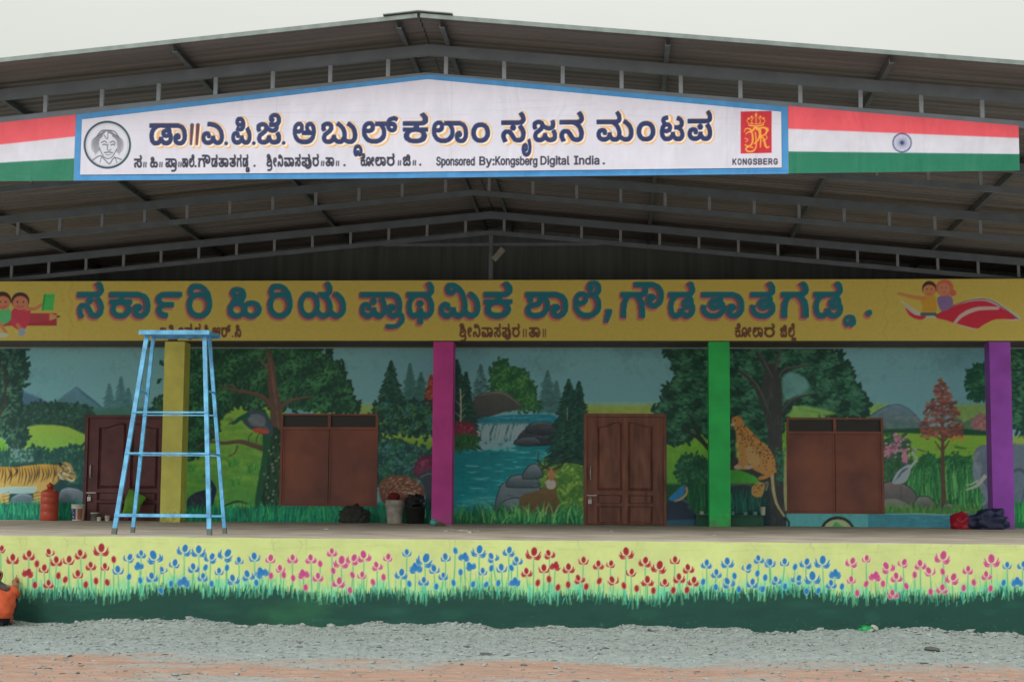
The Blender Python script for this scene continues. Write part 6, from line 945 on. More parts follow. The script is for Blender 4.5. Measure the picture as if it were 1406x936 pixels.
for x0, x1, col, lb in ((-9.15, -8.74, (192, 154, 62), 'mustard yellow pillar'), (-3.69, -3.29, (136, 40, 96), 'magenta pillar'), (1.77, 2.18, (24, 128, 58), 'bright green pillar'), (7.205, 7.61, (108, 48, 122), 'purple pillar')):
    p = B().box(x0, x1, Y_BEAM+.003, Y_BEAM+.42, Z_ST, zb-.02).obj('pillar', pillar_mat(lb, col), SB); p['label'] = lb
brown = mat('brown painted wood', (90, 54, 42), .5, .3, 3, .1, k=K_IN*1.0, stretch=(3, 3, .6)); brown2 = mat('dark red brown wood', (66, 33, 34), .5, .25, 3, .1, k=K_IN*.9); shut = mat('matt brown shutter board', (92, 52, 40), .6, .3, 1.3, .08, k=K_IN*1.0, dirt=(70, 42, 36))
steel = mat('bright latch steel', (226, 226, 220), .35, .06, metal=.15); dkv = mat('dark vent opening', (26, 27, 27), .35, k=1.2)
def door(rc, mt, label):
    x0, x1, z0, z1 = rc; Y = Y_WALL; f = .065
    fr = B().box(x0, x0+f, Y-.02, Y+.09, z0, z1).box(x1-f, x1, Y-.02, Y+.09, z0, z1).box(x0+f, x1-f, Y-.018, Y+.09, z1-f, z1).obj('door', mt, SB); fr['label'] = label
    a, c, t = x0+f+.004, x1-f-.004, z1-f-.004; W = c-a; H = t-z0; yl = Y+.02
    B().box(a, c, yl+.045, yl+.06, z0+.01, t).obj('leaf', mt, fr)
    sw = .115*W/1.0+.02; mid = (a+c)/2; zr1 = z0+H*.29; zr2 = z0+H*.17; zr0 = z0+.02
    for u, v in ((a, a+sw), (c-sw, c), (mid-.05, mid+.05)): B().box(u, v, yl, yl+.045, z0+.012, t-.001).obj('stile', mt, fr)
    for u, v in ((a+sw, mid-.05), (mid+.05, c-sw)):
        for z, h in ((zr1-.035, .07), (zr2+.01, .05)): B().box(u, v, yl+.001, yl+.045, z, z+h).obj('rail', mt, fr)
        w_ = v-u; left = u < mid-.1; cv = []
        for i in range(13):
            s = i/12; s2 = s if left else 1-s; cv.append((u+w_*s, t-.10-(.085*(1-(s2*s2*(3-2*s2))))-(.012*math.sin(s2*6.28))))
        B().prism([(u, t-.002), *cv, (v, t-.002)][::-1], yl+.001, yl+.045).obj('rail', mt, fr)
        g = .022
        def field(pts, zlo):
            P = [(u+g, zlo)]+[(v-g, zlo)]+[(x, z) for x, z in reversed(pts)]; cxm = (u+v)/2; czm = sum(z for _, z in P)/len(P)
            Q = [(cxm+(x-cxm)*.84, czm+(z-czm)*.95) for x, z in P]; n_ = len(P); bb = B()
            bb.add([(x, yl+.0445, z) for x, z in P]+[(x, yl+.008, z) for x, z in Q], [tuple(range(n_, 2*n_))]+[(i, (i+1) % n_, n_+(i+1) % n_, n_+i) for i in range(n_)]); bb.obj('panel', mt, fr)
        field([(u+g+(w_-2*g)*i/12, cv[i][1]-g) for i in range(13)], zr1+.035+g)
        field([(u+g, zr1-.035-g*.5), (v-g, zr1-.035-g*.5)], zr2+.06+g*.5); field([(u+g, zr2+.01-g), (v-g, zr2+.01-g)], z0+.045)
    hx = a+.07; hz = z0+H*.42
    B().tube([(hx, yl, hz), (hx, yl-.045, hz+.01), (hx, yl-.05, hz+.13), (hx, yl-.045, hz+.25), (hx, yl, hz+.26)], .011, 8).lathe([(.018, 0), (.02, .01), (.012, .02)], (hx, yl-.01, hz-.01), 10).lathe([(.018, 0), (.02, .01), (.012, .02)], (hx, yl-.01, hz+.25), 10).obj('handle', steel, fr, True)
    lz = z0+H*.27
    B().bar((a-.01, yl-.02, lz), (a+.2, yl-.02, lz), .02, .02).bar((a+.0, yl-.025, lz-.05), (a+.0, yl-.025, lz+.05), .02, .02).bar((a+.19, yl-.025, lz-.05), (a+.19, yl-.025, lz+.05), .016, .02).bar((a+.065, yl-.035, lz), (a+.065, yl-.035, lz-.07), .012, .012).obj('latch', steel, fr)
    B().box(a+.025, a+.10, yl-.05, yl-.025, lz-.17, lz-.085).tube([(a+.04, yl-.037, lz-.09), (a+.045, yl-.037, lz-.05), (a+.063, yl-.037, lz-.035), (a+.08, yl-.037, lz-.05), (a+.085, yl-.037, lz-.09)], .006, 6).obj('padlock', steel, fr)
door(D1, brown2, 'dark maroon panelled door behind the blue ladder'); door(D2, brown, 'brown panelled door with curved panel tops right of the painted stag')
def window(rc, label):
    x0, x1, z0, z1 = rc; Y = Y_WALL; f = .05; zt_ = z1-.30*(z1-z0)/1.9; m_ = (x0+x1)/2
    fr = B().box(x0, x0+f, Y-.02, Y+.08, z0, z1).box(x1-f, x1, Y-.02, Y+.08, z0, z1).box(x0+f, x1-f, Y-.018, Y+.08, z1-f*.7, z1).box(x0+f, x1-f, Y-.018, Y+.08, z0, z0+f*.8).box(x0+f, x1-f, Y-.017, Y+.08, zt_-.03, zt_+.03).box(m_-.03, m_+.03, Y-.016, Y+.08, zt_+.03, z1-f*.7).obj('window', shut, SB); fr['label'] = label
    for a, c in ((x0+f+.004, m_-.006), (m_+.006, x1-f-.004)):
        B().box(a, c, Y+.010, Y+.03, z0+f*.8+.004, zt_-.034).obj('shutter', shut, fr)
        B().box(a, a+.035, Y-.004, Y+.010, z0+f*.8+.006, zt_-.036).box(c-.035, c, Y-.004, Y+.010, z0+f*.8+.006, zt_-.036).box(a+.035, c-.035, Y-.003, Y+.010, zt_-.072, zt_-.036).obj('batten', shut, fr)
    for a, c in ((x0+f, m_-.03), (m_+.03, x1-f)): B().box(a, c, Y+.05, Y+.06, zt_+.03, z1-f*.7).obj('vent_pane', dkv, fr)
    B().bar((m_-.03, Y-.012, zt_-.16), (m_-.03, Y-.012, zt_-.08), .012, .012).obj('bolt', steel, fr)
window(W1, 'brown shuttered window under the wide painted tree'); window(W2, 'brown shuttered window right of the painted leopard')

# ---- open-sided hall roof on steel trusses
roofm = mat('brown grey steel sheet', (114, 112, 113), .55, .22, .8, .05, k=1.0, stretch=(.3, 4, 1)); chm = mat('grey green truss paint', (108, 123, 136), .5, .15, 3, .05, k=1.0); postm = mat('pale grey post paint', (146, 162, 174), .5, .12, k=1.0); purm = mat('dark purlin steel', (92, 100, 104), .5, k=1.0); capm = mat('blue grey ridge steel', (128, 146, 146), .5)
XR, ZT, SL = -2.565, 5.975+EYE, .0945
HL = thing('hall_roof', (XR, Y_SIGN, Z_ST), 'wide low gabled steel roof on slim trusses over the stage', 'roof')
HW = 13.4
TILT = .029                                  # the whole roof falls a little towards the school
def rz(x): return ZT-SL*abs(x-XR)
def fall(b_):
    b_.V = [(x, y, z-TILT*(y-20.2)) for x, y, z in b_.V]; return b_
prof = []; pit = .2
for k in range(5):
    y = k*pit; prof += [(y, 0), (y+.09, 0), (y+.115, .032), (y+.155, .032), (y+.18, 0)]
prof.append((5*pit+.03, 0)); th = .004
for side in (-1, 1):
    x0, x1 = XR+side*.012, XR+side*HW; V = []
    for x in (x0, x1):
        for dz in (0, th):
            for y, z in prof: V.append((x-XR, y, z+dz-SL*abs(x-XR)))
    n_ = len(prof); F = []
    for i in range(n_-1):
        F += [(i, i+1, 2*n_+i+1, 2*n_+i), (n_+i, 3*n_+i, 3*n_+i+1, n_+i+1), (i, n_+i, n_+i+1, i+1), (2*n_+i, 2*n_+i+1, 3*n_+i+1, 3*n_+i)]
    F += [(0, 2*n_, 3*n_, n_), (n_-1, 2*n_-1, 4*n_-1, 3*n_-1)]
    me = bpy.data.meshes.new('roof_sheet'); me.from_pydata(V, [], F)
    for k in range(14):
        o = link('roof_sheet', me, roofm, HL); o.location = (0, 19.36+k*1.0-Y_SIGN, ZT+.115-Z_ST+.0045*(k % 2)+rng.uniform(0, .002)-TILT*(k-.84)); o.rotation_euler = (-TILT+rng.uniform(-.001, .001), 0, 0)
c = B(); rc_ = [(-.46, .153-.0435), (0, .155), (.44, .153-.0416)]
for y in (19.30,):
    pts = [(XR+a, ZT+z+.002) for a, z in rc_]; c.prism(pts+[(x, z+.012) for x, z in reversed(pts)], y, 33.4)
fall(c).obj('ridge_cap', capm, HL)
for s in (-1, 1):
    B().bar((XR+s*.02, 19.345, ZT+.136), (XR+s*HW, 19.345, ZT+.136-SL*HW), .022, .056, up=(0, 0, 1)).obj('edge_flashing', capm, HL)
for dx in (-13.1, -11.6, -8.75, -6.0, -3.205, -.27, .29, 3.19, 6.0, 8.75, 11.6, 13.1):
    x = XR+dx; zz = rz(x)
    fall(B().box(x-.032, x+.032, 19.44, 33.3, zz+.004, zz+.014).box(x-.032, x-.022, 19.44, 33.3, zz+.014, zz+.098).box(x-.032, x+.032, 19.44, 33.3, zz+.098, zz+.108)).obj('purlin', purm, HL)
Hc = .385
pm = B().box(-.026, .026, -.022, .022, -Hc-.004, -.142); post_me = None
ctr = [-7.762+.78*i for i in range(-14, 31)]
for ti, Y in enumerate((20.2, 23.75, 27.2, 30.85)):
    drop = TILT*(Y-20.2)
    def chord(off, h, w_):
        bb = B()
        for s in (-1, 1):
            xe = XR+s*13.2; za, zc = ZT-off, ZT-off-SL*13.2
            bb.add([(x, y, z-drop) for x, z in ((XR, za), (xe, zc)) for y, z in ((Y-w_/2, z), (Y+w_/2, z), (Y+w_/2, z-h), (Y-w_/2, z-h))], [(0, 1, 5, 4), (1, 2, 6, 5), (2, 3, 7, 6), (3, 0, 4, 7), (4, 5, 6, 7)] if s > 0 else [(4, 5, 1, 0), (5, 6, 2, 1), (6, 7, 3, 2), (7, 4, 0, 3), (7, 6, 5, 4)])
        return bb
    tr = chord(0, .145, .07).obj('truss', chm, HL, origin=(XR, Y, ZT-drop)); chord(Hc, .09, .06).obj('bottom_chord', chm, tr)
    for x in ctr:
        xx = x-XR
        if abs(xx) > 13: continue
        if post_me is None: o = pm.obj('post', postm, tr, origin=(0, 0, 0)); post_me = o.data
        else: o = link('post', post_me, None, tr)
        o.location = (xx, 0, -SL*abs(xx))
    for s in (-1, 1):
        xc = XR+s*13.1; B().tube([(xc, Y, Z_ST if Y > Y_STAGE else 0), (xc, Y, rz(xc)-drop-Hc-.09)], .075, 12).obj('column', chm, tr, True)
zt5 = at(683, 336, 30.85)[2]
B().bar((XR-2.2, 30.85, zt5), (XR+2.2, 30.85, zt5), .05, .06).obj('tie_rod', chm, tr); B().box(XR-.04, XR+.04, 30.81, 30.89, zt, ZT-drop-Hc-.092).obj('king_post', chm, tr)
B().bar((XR+.06, 30.78, zt5-.32), (XR+.26, 30.74, zt5-.10), .03, .12).obj('tube_lamp_bracket', mat('off white bracket', (150, 156, 150), .5), tr)
gab = B(); gd = TILT*12.85-.06
gw = 13.3; gab.prism([(XR-gw, zt-.3), (XR+gw, zt-.3), (XR+gw, rz(XR+gw)+.08-gd), (XR, ZT+.08-gd), (XR-gw, rz(XR-gw)+.08-gd)], 33.05, 33.12)
gab.obj('gable_sheet', mat('slate green gable sheet', (116, 136, 142), .6, .2, 1.5, .05, k=1.0, stretch=(6, 1, .3)), HL)

# ---- signboard and tricolour sheets on the front truss
zline = lambda pts: (lambda x: np.interp(x, [p[0] for p in pts], [p[1] for p in pts]))
def edge_pts(px, Y): return [(lambda a: (a[0], a[2]))(at(u, v, Y)) for u, v in px]
signp = paint_mat('sign paint', .5, .1, .5, .04); C = paint_sign()
Cb = Canvas(90, 90, 1100, 262, 1.0, (70, 144, 200)); mottle(Cb, .12, 14, 3); mottle(Cb, .06, 50, 4)
for _ in range(80):
    x = rng.uniform(105, 1080); Cb.path([(x, 242-(x-105)*.008), (x+rng.uniform(10, 40), 242-(x-105)*.008)], (.5, 2.5, .5), (44, 118, 182), al=.6, soft=1.5)
SG = thing('signboard', (-2.5, Y_SIGN, 5.8), 'white gabled signboard with blue border, navy Kannada title, ink portrait and red emblem', 'signboard')
ot = edge_pts([(104.5, 157.3), (590, 102.6), (1081.5, 146.6)], Y_SIGN); ob = edge_pts([(104.5, 248), (500, 245), (1081.5, 238.6)], Y_SIGN)
it = edge_pts([(112.6, 164.2), (587, 109), (1072.6, 153.6)], Y_SIGN-.012); ib = edge_pts([(112.6, 240), (500, 236.8), (1072.6, 230.2)], Y_SIGN-.012)
painted('border', Cb, Y_SIGN, ot[0][0], ot[-1][0], zline(ob), zline(ot), .03, K_OUT*.8, signp, SG)
painted('lettered_panel', C, Y_SIGN-.012, it[0][0], it[-1][0], zline(ib), zline(it), .0072, K_OUT*np.array((.88, .89, .90)), signp, SG)
back = mat('grey board back', (150, 152, 150), .7)
B().prism(ob+ot[::-1], Y_SIGN+.001, Y_SIGN+.02).obj('backing', back, SG); B().prism(ib+it[::-1], Y_SIGN-.0115, Y_SIGN-.001).obj('panel_edge', back, SG)
for nm, px_t, px_b, rows, wh, lb, X in (('right', [(1082, 145.6), (1398.5, 172.6)], [(1082, 238), (1393.5, 234.2)], ((176.6, 190), (208, 211.8)), (1238.6, 196.2, 13.3), 'red, white and green tricolour sheet with navy spoked wheel right of the signboard', 1.1),
                                  ('left', [(-205, 190), (104, 157.5)], [(-205, 250), (104, 248)], ((222, 186.4), (236, 217)), None, 'plain red, white and green tricolour sheet left of the signboard', 1.1)):
    t = edge_pts(px_t, Y_SIGN+.004); bt = edge_pts(px_b, Y_SIGN+.004); fx0, fx1 = px_t[0][0], px_t[1][0]
    if nm == 'left': fx = (-205, 104)
    T = thing('tricolour_sheet', (t[0][0]*.5+t[1][0]*.5, Y_SIGN, 5.9), lb, 'flag panel', 'tricolour sheets either side of the signboard')
    painted('flag_face', paint_flag(fx0, fx1, 140, 254, rows, wh, 3 if wh else 9), Y_SIGN+.004, t[0][0], t[1][0], zline(bt), zline(t), .011, K_OUT*np.array((.86, .88, .89)), signp, T)
    B().prism(bt+t[::-1], Y_SIGN+.0045, Y_SIGN+.02).obj('backing', back, T)
# ================================================================ loose things
def onfloor(u, Y): p = at(u, 700, Y); return np.array([p[0], Y, Z_ST])
def hz(v, u, Y): return at(u, v, Y)[2]
# ---- trestle ladder
lb_ = mat('sky blue ladder paint', (100, 178, 226), .45, .25, 7, .3, k=1.2, dirt=(72, 132, 172)); lbf = mat('bare worn ladder feet', (104, 108, 104), .7)
yf, yb2 = 21.85, 22.65; LD = thing('trestle_ladder', (-6.6, 22.2, Z_ST), 'tall sky blue trestle ladder standing on the stage edge in front of the mustard pillar', 'ladder')
ztop = hz(457.5, 240, 22.1)
legs = {}
for k, (uf, yy_, ut, yt) in {'a': (157.5, yf, 202.5, 22.05), 'b': (288.5, yf, 281, 22.05), 'c': (183, yb2, 211, 22.45), 'd': (309.5, yb2, 287.5, 22.45)}.items():
    f = onfloor(uf, yy_); t = at(ut, 458, yt); t[2] = ztop; legs[k] = (f, t)
    wd = .062 if k in 'ab' else .052
    o = B().bar(f+(t-f)*.03, t, wd, wd*.75, up=(0, 1, 0)).obj('leg', lb_, LD); B().bar(f, f+(t-f)*.03, wd*1.12, wd*.86, up=(0, 1, 0)).obj('foot', lbf, o)
def onleg(k, z): f, t = legs[k]; s = (z-f[2])/(t[2]-f[2]); return f+(t-f)*s
for v in (566.5, 622.5, 707):
    z = hz(v, 230, 22.1)
    for a, c, h, d in (('a', 'b', .024 if v < 700 else .046, -.026), ('c', 'd', .016 if v < 700 else .03, -.02)):
        p, q_ = onleg(a, z-(0 if a == 'a' else .015)), onleg(c, z-(0 if a == 'a' else .015)); e = (q_-p)/np.linalg.norm(q_-p); p, q_ = p-e*.03, q_+e*.03; p[1] += d; q_[1] += d; B().bar(p, q_, .02, h).obj('rail', lb_, LD)
for v in (537, 623):
    z = hz(v, 230, 22.1)
    for a, c, d in (('a', 'c', -.02), ('b', 'd', .02)):
        p, q_ = onleg(a, z), onleg(c, z); p[0] += d; q_[0] += d; B().bar(p, q_, .018, .026, up=(0, 0, 1)).obj('side_rail', lb_, LD)
tl, tr_ = at(195, 457, 22.05)[0], at(290, 457, 22.05)[0]
B().box(tl, tr_, 21.93, 22.55, ztop, ztop+.022).box(tl-.008, tr_+.008, 21.918, 21.94, ztop-.035, ztop+.027).box(tl-.008, tr_+.008, 22.54, 22.562, ztop-.035, ztop+.027).obj('platform', lb_, LD)

# ---- things along the wall
k = 3.1
def pos(u, Y=31.5): return tuple(onfloor(u, Y))
redp = mat('orange red plastic', (122, 48, 34), .4, .12, 4, .05, k=k); c = pos(67.7); CN = thing('water_canister', c, 'orange red ribbed canister with a small neck standing below the painted tiger', 'canister')
s_ = 67.5
B().lathe([(.165, 0), (.182, .02), (.184, .17), (.178, .18), (.184, .19), (.184, .33), (.178, .34), (.184, .35), (.184, .47), (.177, .485), (.186, .5), (.186, .56), (.175, .585), (.15, .61), (.09, .635), (.06, .645)], c, 28).obj('body', redp, CN, True)
B().lathe([(.058, 0), (.058, .05), (.072, .055), (.072, .10), (.03, .115), (.02, .14)], (c[0], c[1], c[2]+.64), 16).obj('cap', redp, CN, True)
def bucket(c, r0, r1, h, mt, lid, label, cat='bucket', name='bucket', handle=True, group=None):
    T = thing(name, c, label, cat, group)
    B().lathe([(r0*.96, 0), (r0, .01), (r1, h*.80), (r1*1.05, h*.81), (r1*1.05, h*.86), (r1, h*.87), (r1*1.01, h), (r1*.93, h), (r1*.9, h*.6), (r0*.9, .02)], c, 24).obj('body', mt, T, True)
    if lid: B().lathe([(r1*1.06, 0), (r1*1.07, .018), (r1*.98, .022), (r1*.94, .014)], (c[0], c[1], c[2]+h+.001), 24).obj('lid', lid, T, True)
    if handle: B().tube([(c[0]+r1*1.06*math.cos(t), c[1]-.03-r1*.35*math.sin(t), c[2]+h*.84-r1*.75*math.sin(t)) for t in np.linspace(0, math.pi, 11)], .004, 6).obj('handle', steel, T)
    return T
whp = mat('white plastic', (176, 176, 170), .45, .08, k=1.75); navy = mat('navy paint label', (34, 42, 78), .5, k=3); org = mat('orange brown label edge', (110, 66, 52), .5, k=3); grp = mat('grey splashed plastic', (132, 131, 124), .6, .25, 7, k=2.9, dirt=(108, 106, 100)); blp = mat('black plastic', (28, 31, 33), .5, .3, 8, .5, k=2.2)
c = pos(107.3); T = bucket(c, .115, .135, .315, whp, whp, 'white paint bucket with a navy label beside the orange canister', handle=False)
def wrap(c, r0, r1, z0, z1, a0, a1, mt, nm, par, e=.003):
    V = []; N = 10
    for z, r in ((z0, r0), (z1, r1)): V += [(c[0]+(r+e)*math.cos(a), c[1]+(r+e)*math.sin(a), c[2]+z) for a in np.linspace(a0, a1, N)]
    mk(nm, V, [(i, i+1, N+i+1, N+i) for i in range(N-1)], mt, par, True)
R = math.radians; wrap(c, .118, .132, .03, .245, R(212), R(268), navy, 'label', T); wrap(c, .118, .132, .03, .245, R(284), R(330), org, 'label_edge', T)
for i, (a, z) in enumerate(((228, .2), (240, .15), (234, .08), (246, .06))): wrap(c, .125, .125, z, z+.025, R(a), R(a+9), whp, 'label_mark', T, .009)
tinm = mat('dull tin', (96, 96, 92), .4, .2, k=2, metal=.3); whl = mat('white paint lid', (178, 180, 176), .5, k=1.6)
c = pos(130.5, 31.55); bucket(c, .085, .088, .15, tinm, whl, 'small dark paint tin with a white lid in front of the maroon door', 'tin', 'paint_tin', False)
c = pos(136.4, 31.3); bucket(c, .04, .043, .085, whp, None, 'small white cup touching the dark paint tin', 'cup', 'cup', False)
c = pos(147.6, 31.4); bucket(c, .045, .048, .09, whp, whl, 'small white lidded pot standing alone near the left ladder foot', 'pot', 'paint_pot', False)
# green cushion leaning on the left door
gm = mat('lime green cloth', (66, 108, 34), .8, .2, 5, .3, k=k*.95); c = pos(182, 31.6)
T = thing('cushion', c, 'lime green square cushion propped against the maroon door behind the ladder', 'cushion')
pts = [at(u, v, 31.6) for u, v in ((169, 704), (189, 706), (199, 682), (184, 671), (172, 672))]; n1 = 12; V = []; F = []
import bmesh
bm = bmesh.new(); bmesh.ops.create_grid(bm, x_segments=14, y_segments=14, size=1); ctr_ = sum(pts)/5
def quad(u, v):
    P = (pts[0], pts[1], pts[2], (pts[3]+pts[4])/2+np.array([-.04, 0, .02])); return P[0]*(1-u)*(1-v)+P[1]*u*(1-v)+P[2]*u*v+P[3]*(1-u)*v
cu = []
for sgn in (-1, 1):
    base = len(cu)
    for i in range(13):
        for j in range(13):
            u, v = i/12, j/12; p = quad(u, v); b_ = (math.sin(math.pi*u)*math.sin(math.pi*v))**.5; cu.append((p[0]+.008*math.sin(v*9), p[1]+sgn*.075*b_+(v-.5)*.14+.01*math.sin(u*13+v*7)*b_, p[2]))
    for i in range(12):
        for j in range(12):
            a = base+i*13+j; F.append((a, a+13, a+14, a+1) if sgn < 0 else (a, a+1, a+14, a+13))
bm.free(); mk('cover', cu, F, gm, T, True)
# sack under the window
sk = mat('grimy dark grey sacking', (42, 45, 42), .9, .3, 9, .8, k=3.0); c = pos(486, 31.6)
tag(blob('sack', (c[0], c[1], Z_ST), .27, sk, None, 11, 4, .34, (1.06, .6, .78), 3.4), 'lumpy dark grey sack lying under the left shuttered window', 'sack')
# grey bucket with red rag, black tub
c = pos(542.2, 31.5); T = bucket(c, .155, .19, .47, grp, None, 'tall grey splashed bucket standing between the sack and the black tub')
rg = mat('dark red rag', (92, 26, 28), .8, .2, k=2.6)
tag(blob('rag', (c[0]-.02, c[1], c[2]+.44), .09, rg, None, 6, 3, .5, (1.2, 1, .95), 2.6, False), 'crumpled dark red rag on top of the grey bucket', 'rag')
B_ = B().lathe([(.186, 0), (.186, .004)], (c[0], c[1], c[2]+.45), 24).obj('contents', grp, T)
c = pos(570, 31.45); T = thing('tub', c, 'black plastic tub heaped with dark cloth beside the magenta pillar', 'tub')
B().lathe([(.17, 0), (.18, .01), (.205, .30), (.215, .305), (.215, .335), (.2, .335), (.17, .05)], c, 24).obj('body', blp, T, True); B().tube([(c[0]+.21, c[1]-.02, c[2]+.31), (c[0]+.23, c[1]-.08, c[2]+.2), (c[0]+.215, c[1]-.1, c[2]+.12)], .006, 6).obj('handle', steel, T)
tag(blob('cloth_heap', (c[0], c[1], c[2]+.28), .18, blp, None, 9, 4, .45, (1.02, .9, .8), 2.4, False), 'black crumpled cloth heaped in the black tub', 'cloth')
# teal ball and grey lump by the magenta pillar foot, scattered chips on the floor
c = onfloor(595.3, 29.2); o = blob('ball', tuple(c), .068, mat('teal rubber', (74, 152, 146), .35, .1, 12, k=1.6), None, 3, 3, .06, (1, 1, 1), 2, False); tag(o, 'small teal ball at the foot of the magenta pillar', 'ball')
c = onfloor(604, 29.25); tag(blob('cloth', tuple(c), .085, mat('grey brown cloth', (98, 92, 84), .9, k=1.4), None, 5, 3, .4, (1.25, .7, .5)), 'grey brown crumpled cloth touching the teal ball', 'cloth')
chip = mat('white plaster chips', (205, 203, 196), .8); bb = B()
for _ in range(46):
    u = rng.choice([612, 618, 630, 637, 645, 655])+rng.normal(0, 3.2); Y = 25.3+rng.normal(0, .5); p = onfloor(u, Y); bb.ico((p[0], Y, Z_ST+.008), rng.uniform(.008, .03), rng, (1.3, 1, .35))
for u, Y in ((449, 25.7), (446, 25.9), (700, 27), (980, 24), (840, 26)): p = onfloor(u, Y); bb.ico((p[0], Y, Z_ST+.008), .028, rng, (1.5, 1, .4))
tag(bb.obj('plaster_chips', chip), 'white plaster chips scattered on the stage floor', 'chips', kind='stuff')
# low dark green bench with cups behind the green pillar
gb = mat('dark green bench paint', (20, 62, 48), .5, .15, k=3.2); x0, x1 = at(955, 700, 31.55)[0], at(1048, 700, 31.55)[0]; zs_ = hz(706.6, 1000, 31.4)
BN = thing('bench', ((x0+x1)/2, 31.6, Z_ST), 'low dark green bench with a closed front behind the green pillar', 'bench')
B().box(x0, x1, 31.4, 31.86, zs_-.03, zs_).obj('top', gb, BN); B().box(x0+.01, x1-.01, 31.43, 31.46, Z_ST, zs_-.031).obj('front_board', gb, BN); [B().box(a, a+.03, 31.46, 31.85, Z_ST, zs_-.031).obj('end_board', gb, BN) for a in (x0+.01, x1-.04)]
tlp = mat('pale teal plastic', (104, 146, 146), .5, k=1.7)
for u, h, r, mt, lb in ((963.4, .07, .042, whp, 'small white cup on the bench left of the green pillar'), (1005.6, .075, .04, tlp, 'small pale cup on the bench just right of the green pillar'), (1023, .06, .045, tlp, 'flat pale teal pot in the middle of the bench'), (1036.5, .07, .046, tlp, 'pale teal pot beside the tall white mug on the bench'), (1048.5-1, .165, .05, whp, 'tall white mug at the right end of the bench')):
    c = at(u, 700, 31.55); c[2] = zs_; T = thing('cup', tuple(c), lb, 'cup', 'cups standing on the green bench'); B().lathe([(r*.85, 0), (r*.9, .005), (r, h), (r*.9, h), (r*.85, h*.3)], tuple(c), 18).obj('body', mt, T, True)
# bundles by the purple pillar
c = at(1319.5, 700, 30.45); c[2] = Z_ST
tag(blob('bundle', tuple(c), .215, mat('red satin cloth', (112, 16, 32), .35, .25, 6, .4, k=3.4), None, 8, 4, .3, (.92, .8, .92), 2.0), 'rounded red cloth bundle left of the purple pillar', 'bundle')
c = at(1336.5, 700, 30.62); c[2] = Z_ST
tag(blob('bundle', tuple(c), .17, mat('grey teal polythene', (72, 96, 106), .3, .2, 10, .5, k=2.6), None, 12, 4, .35, (.95, .7, 1.02), 2.6), 'grey teal polythene bundle between the red and navy bundles', 'bundle')
c = at(1356, 700, 30.4); c[2] = Z_ST
tag(blob('bundle', tuple(c), .29, mat('navy tarpaulin', (24, 30, 56), .45, .3, 7, .6, k=3.0), None, 15, 4, .62, (1.08, .62, .80), 2.0), 'navy tarpaulin bundle slumped against the purple pillar', 'bundle')

# ---- yard: rubble, litter, green bag
stone = mat('pale broken stone', (158, 166, 165), .95, .3, 14, .3, dirt=(120, 126, 126)); bb = B()
for _ in range(9500):
    if rng.rand() < .84: y = 17.1+3.65*rng.rand()**.8
    else: y = rng.uniform(13.6, 17.2)
    if y < 17.2 and rng.rand() < .25: continue
    x = rng.uniform(-8.6, 7.8); r = min(.032, .006*math.exp(abs(rng.normal(0, .62)))); 
    if y < 17: r *= .75
    bb.ico((x, y, float(ground_z(np.array(x), np.array(y)))+r*.15), r, rng, (1.35, 1, .55))
for _ in range(1200):
    x = rng.uniform(-8.6, 7.8); y = 20.55+rng.normal(0, .12); r = min(.05, .010*math.exp(abs(rng.normal(0, .6)))); bb.ico((x, min(y, 20.76), float(ground_z(np.array(x), np.array(y)))+r*.3), r, rng, (1.3, 1, .7))
for _ in range(2600):
    x = rng.uniform(-7.2, 6.2); y = rng.uniform(13.6, 20.5); r = min(.034, (.010 if y > 17 else .007)*math.exp(abs(rng.normal(0, .5)))); bb.ico((x, y, float(ground_z(np.array(x), np.array(y)))+r*.35), r, rng, (1.4, 1, .6), .3)
o = bb.obj('rubble', stone); tag(o, 'pale grey crushed stone spread along the foot of the stage', 'rubble', kind='stuff')
dk = mat('dark litter', (88, 92, 90), .9); bb = B()
for _ in range(120):
    x = rng.uniform(-8.4, 7.6); y = rng.uniform(14, 20.4); z = float(ground_z(np.array(x), np.array(y)))+.004; r = rng.uniform(.008, .026); bb.ico((x, y, z), r, rng, (2.4, .9, .35))
tag(bb.obj('litter', dk), 'dark scraps and twigs strewn over the gravel', 'litter', kind='stuff')
rk = mat('grey quarry stone', (150, 156, 154), .95, .3, 9, .5, dirt=(112, 116, 116))
rks = [(1280, 893, .075, 'dark grey stone lying in the gravel right of the green bag'), (668, 900, .06, 'dark angular stone lying in the gravel below the middle of the stage'), (1219, 864, .05, 'small pale stone just right of the green bag'), (1212, 862, .05, None)]
for u, v, r, lb in rks:
    if lb is None: continue
    d = FW+RT*(u-703)/FPX-UP*(v-468)/FPX; t = -EYE/d[2]; p = d*t; bb = B().ico((p[0], p[1], r*.3), r, rng, (1.5, 1, .5), .18)
    tag(bb.obj('stone', dk if 'dark' in lb else rk, origin=(p[0], p[1], 0)), lb, 'stone', 'loose stones in the yard')
d = FW+RT*(1190-703)/FPX-UP*(868-468)/FPX; p = d*(-(EYE-.02)/d[2])
tag(blob('plastic_bag', (p[0], p[1], .0), .085, mat('green polythene', (28, 136, 76), .3, .2, 20, .5, k=1.2), None, 7, 3, .55, (1.1, .7, .8), 2.6), 'crumpled bright green plastic bag on the rubble below the pink flowers', 'bag')
tag(blob('plastic_cup', (p[0]+.10, p[1]+.05, .04), .05, mat('dirty white polythene', (176, 182, 170), .5), None, 2, 3, .4, (1, .7, .9), 2.6), 'dirty white crumpled cup lying against the green bag', 'cup')

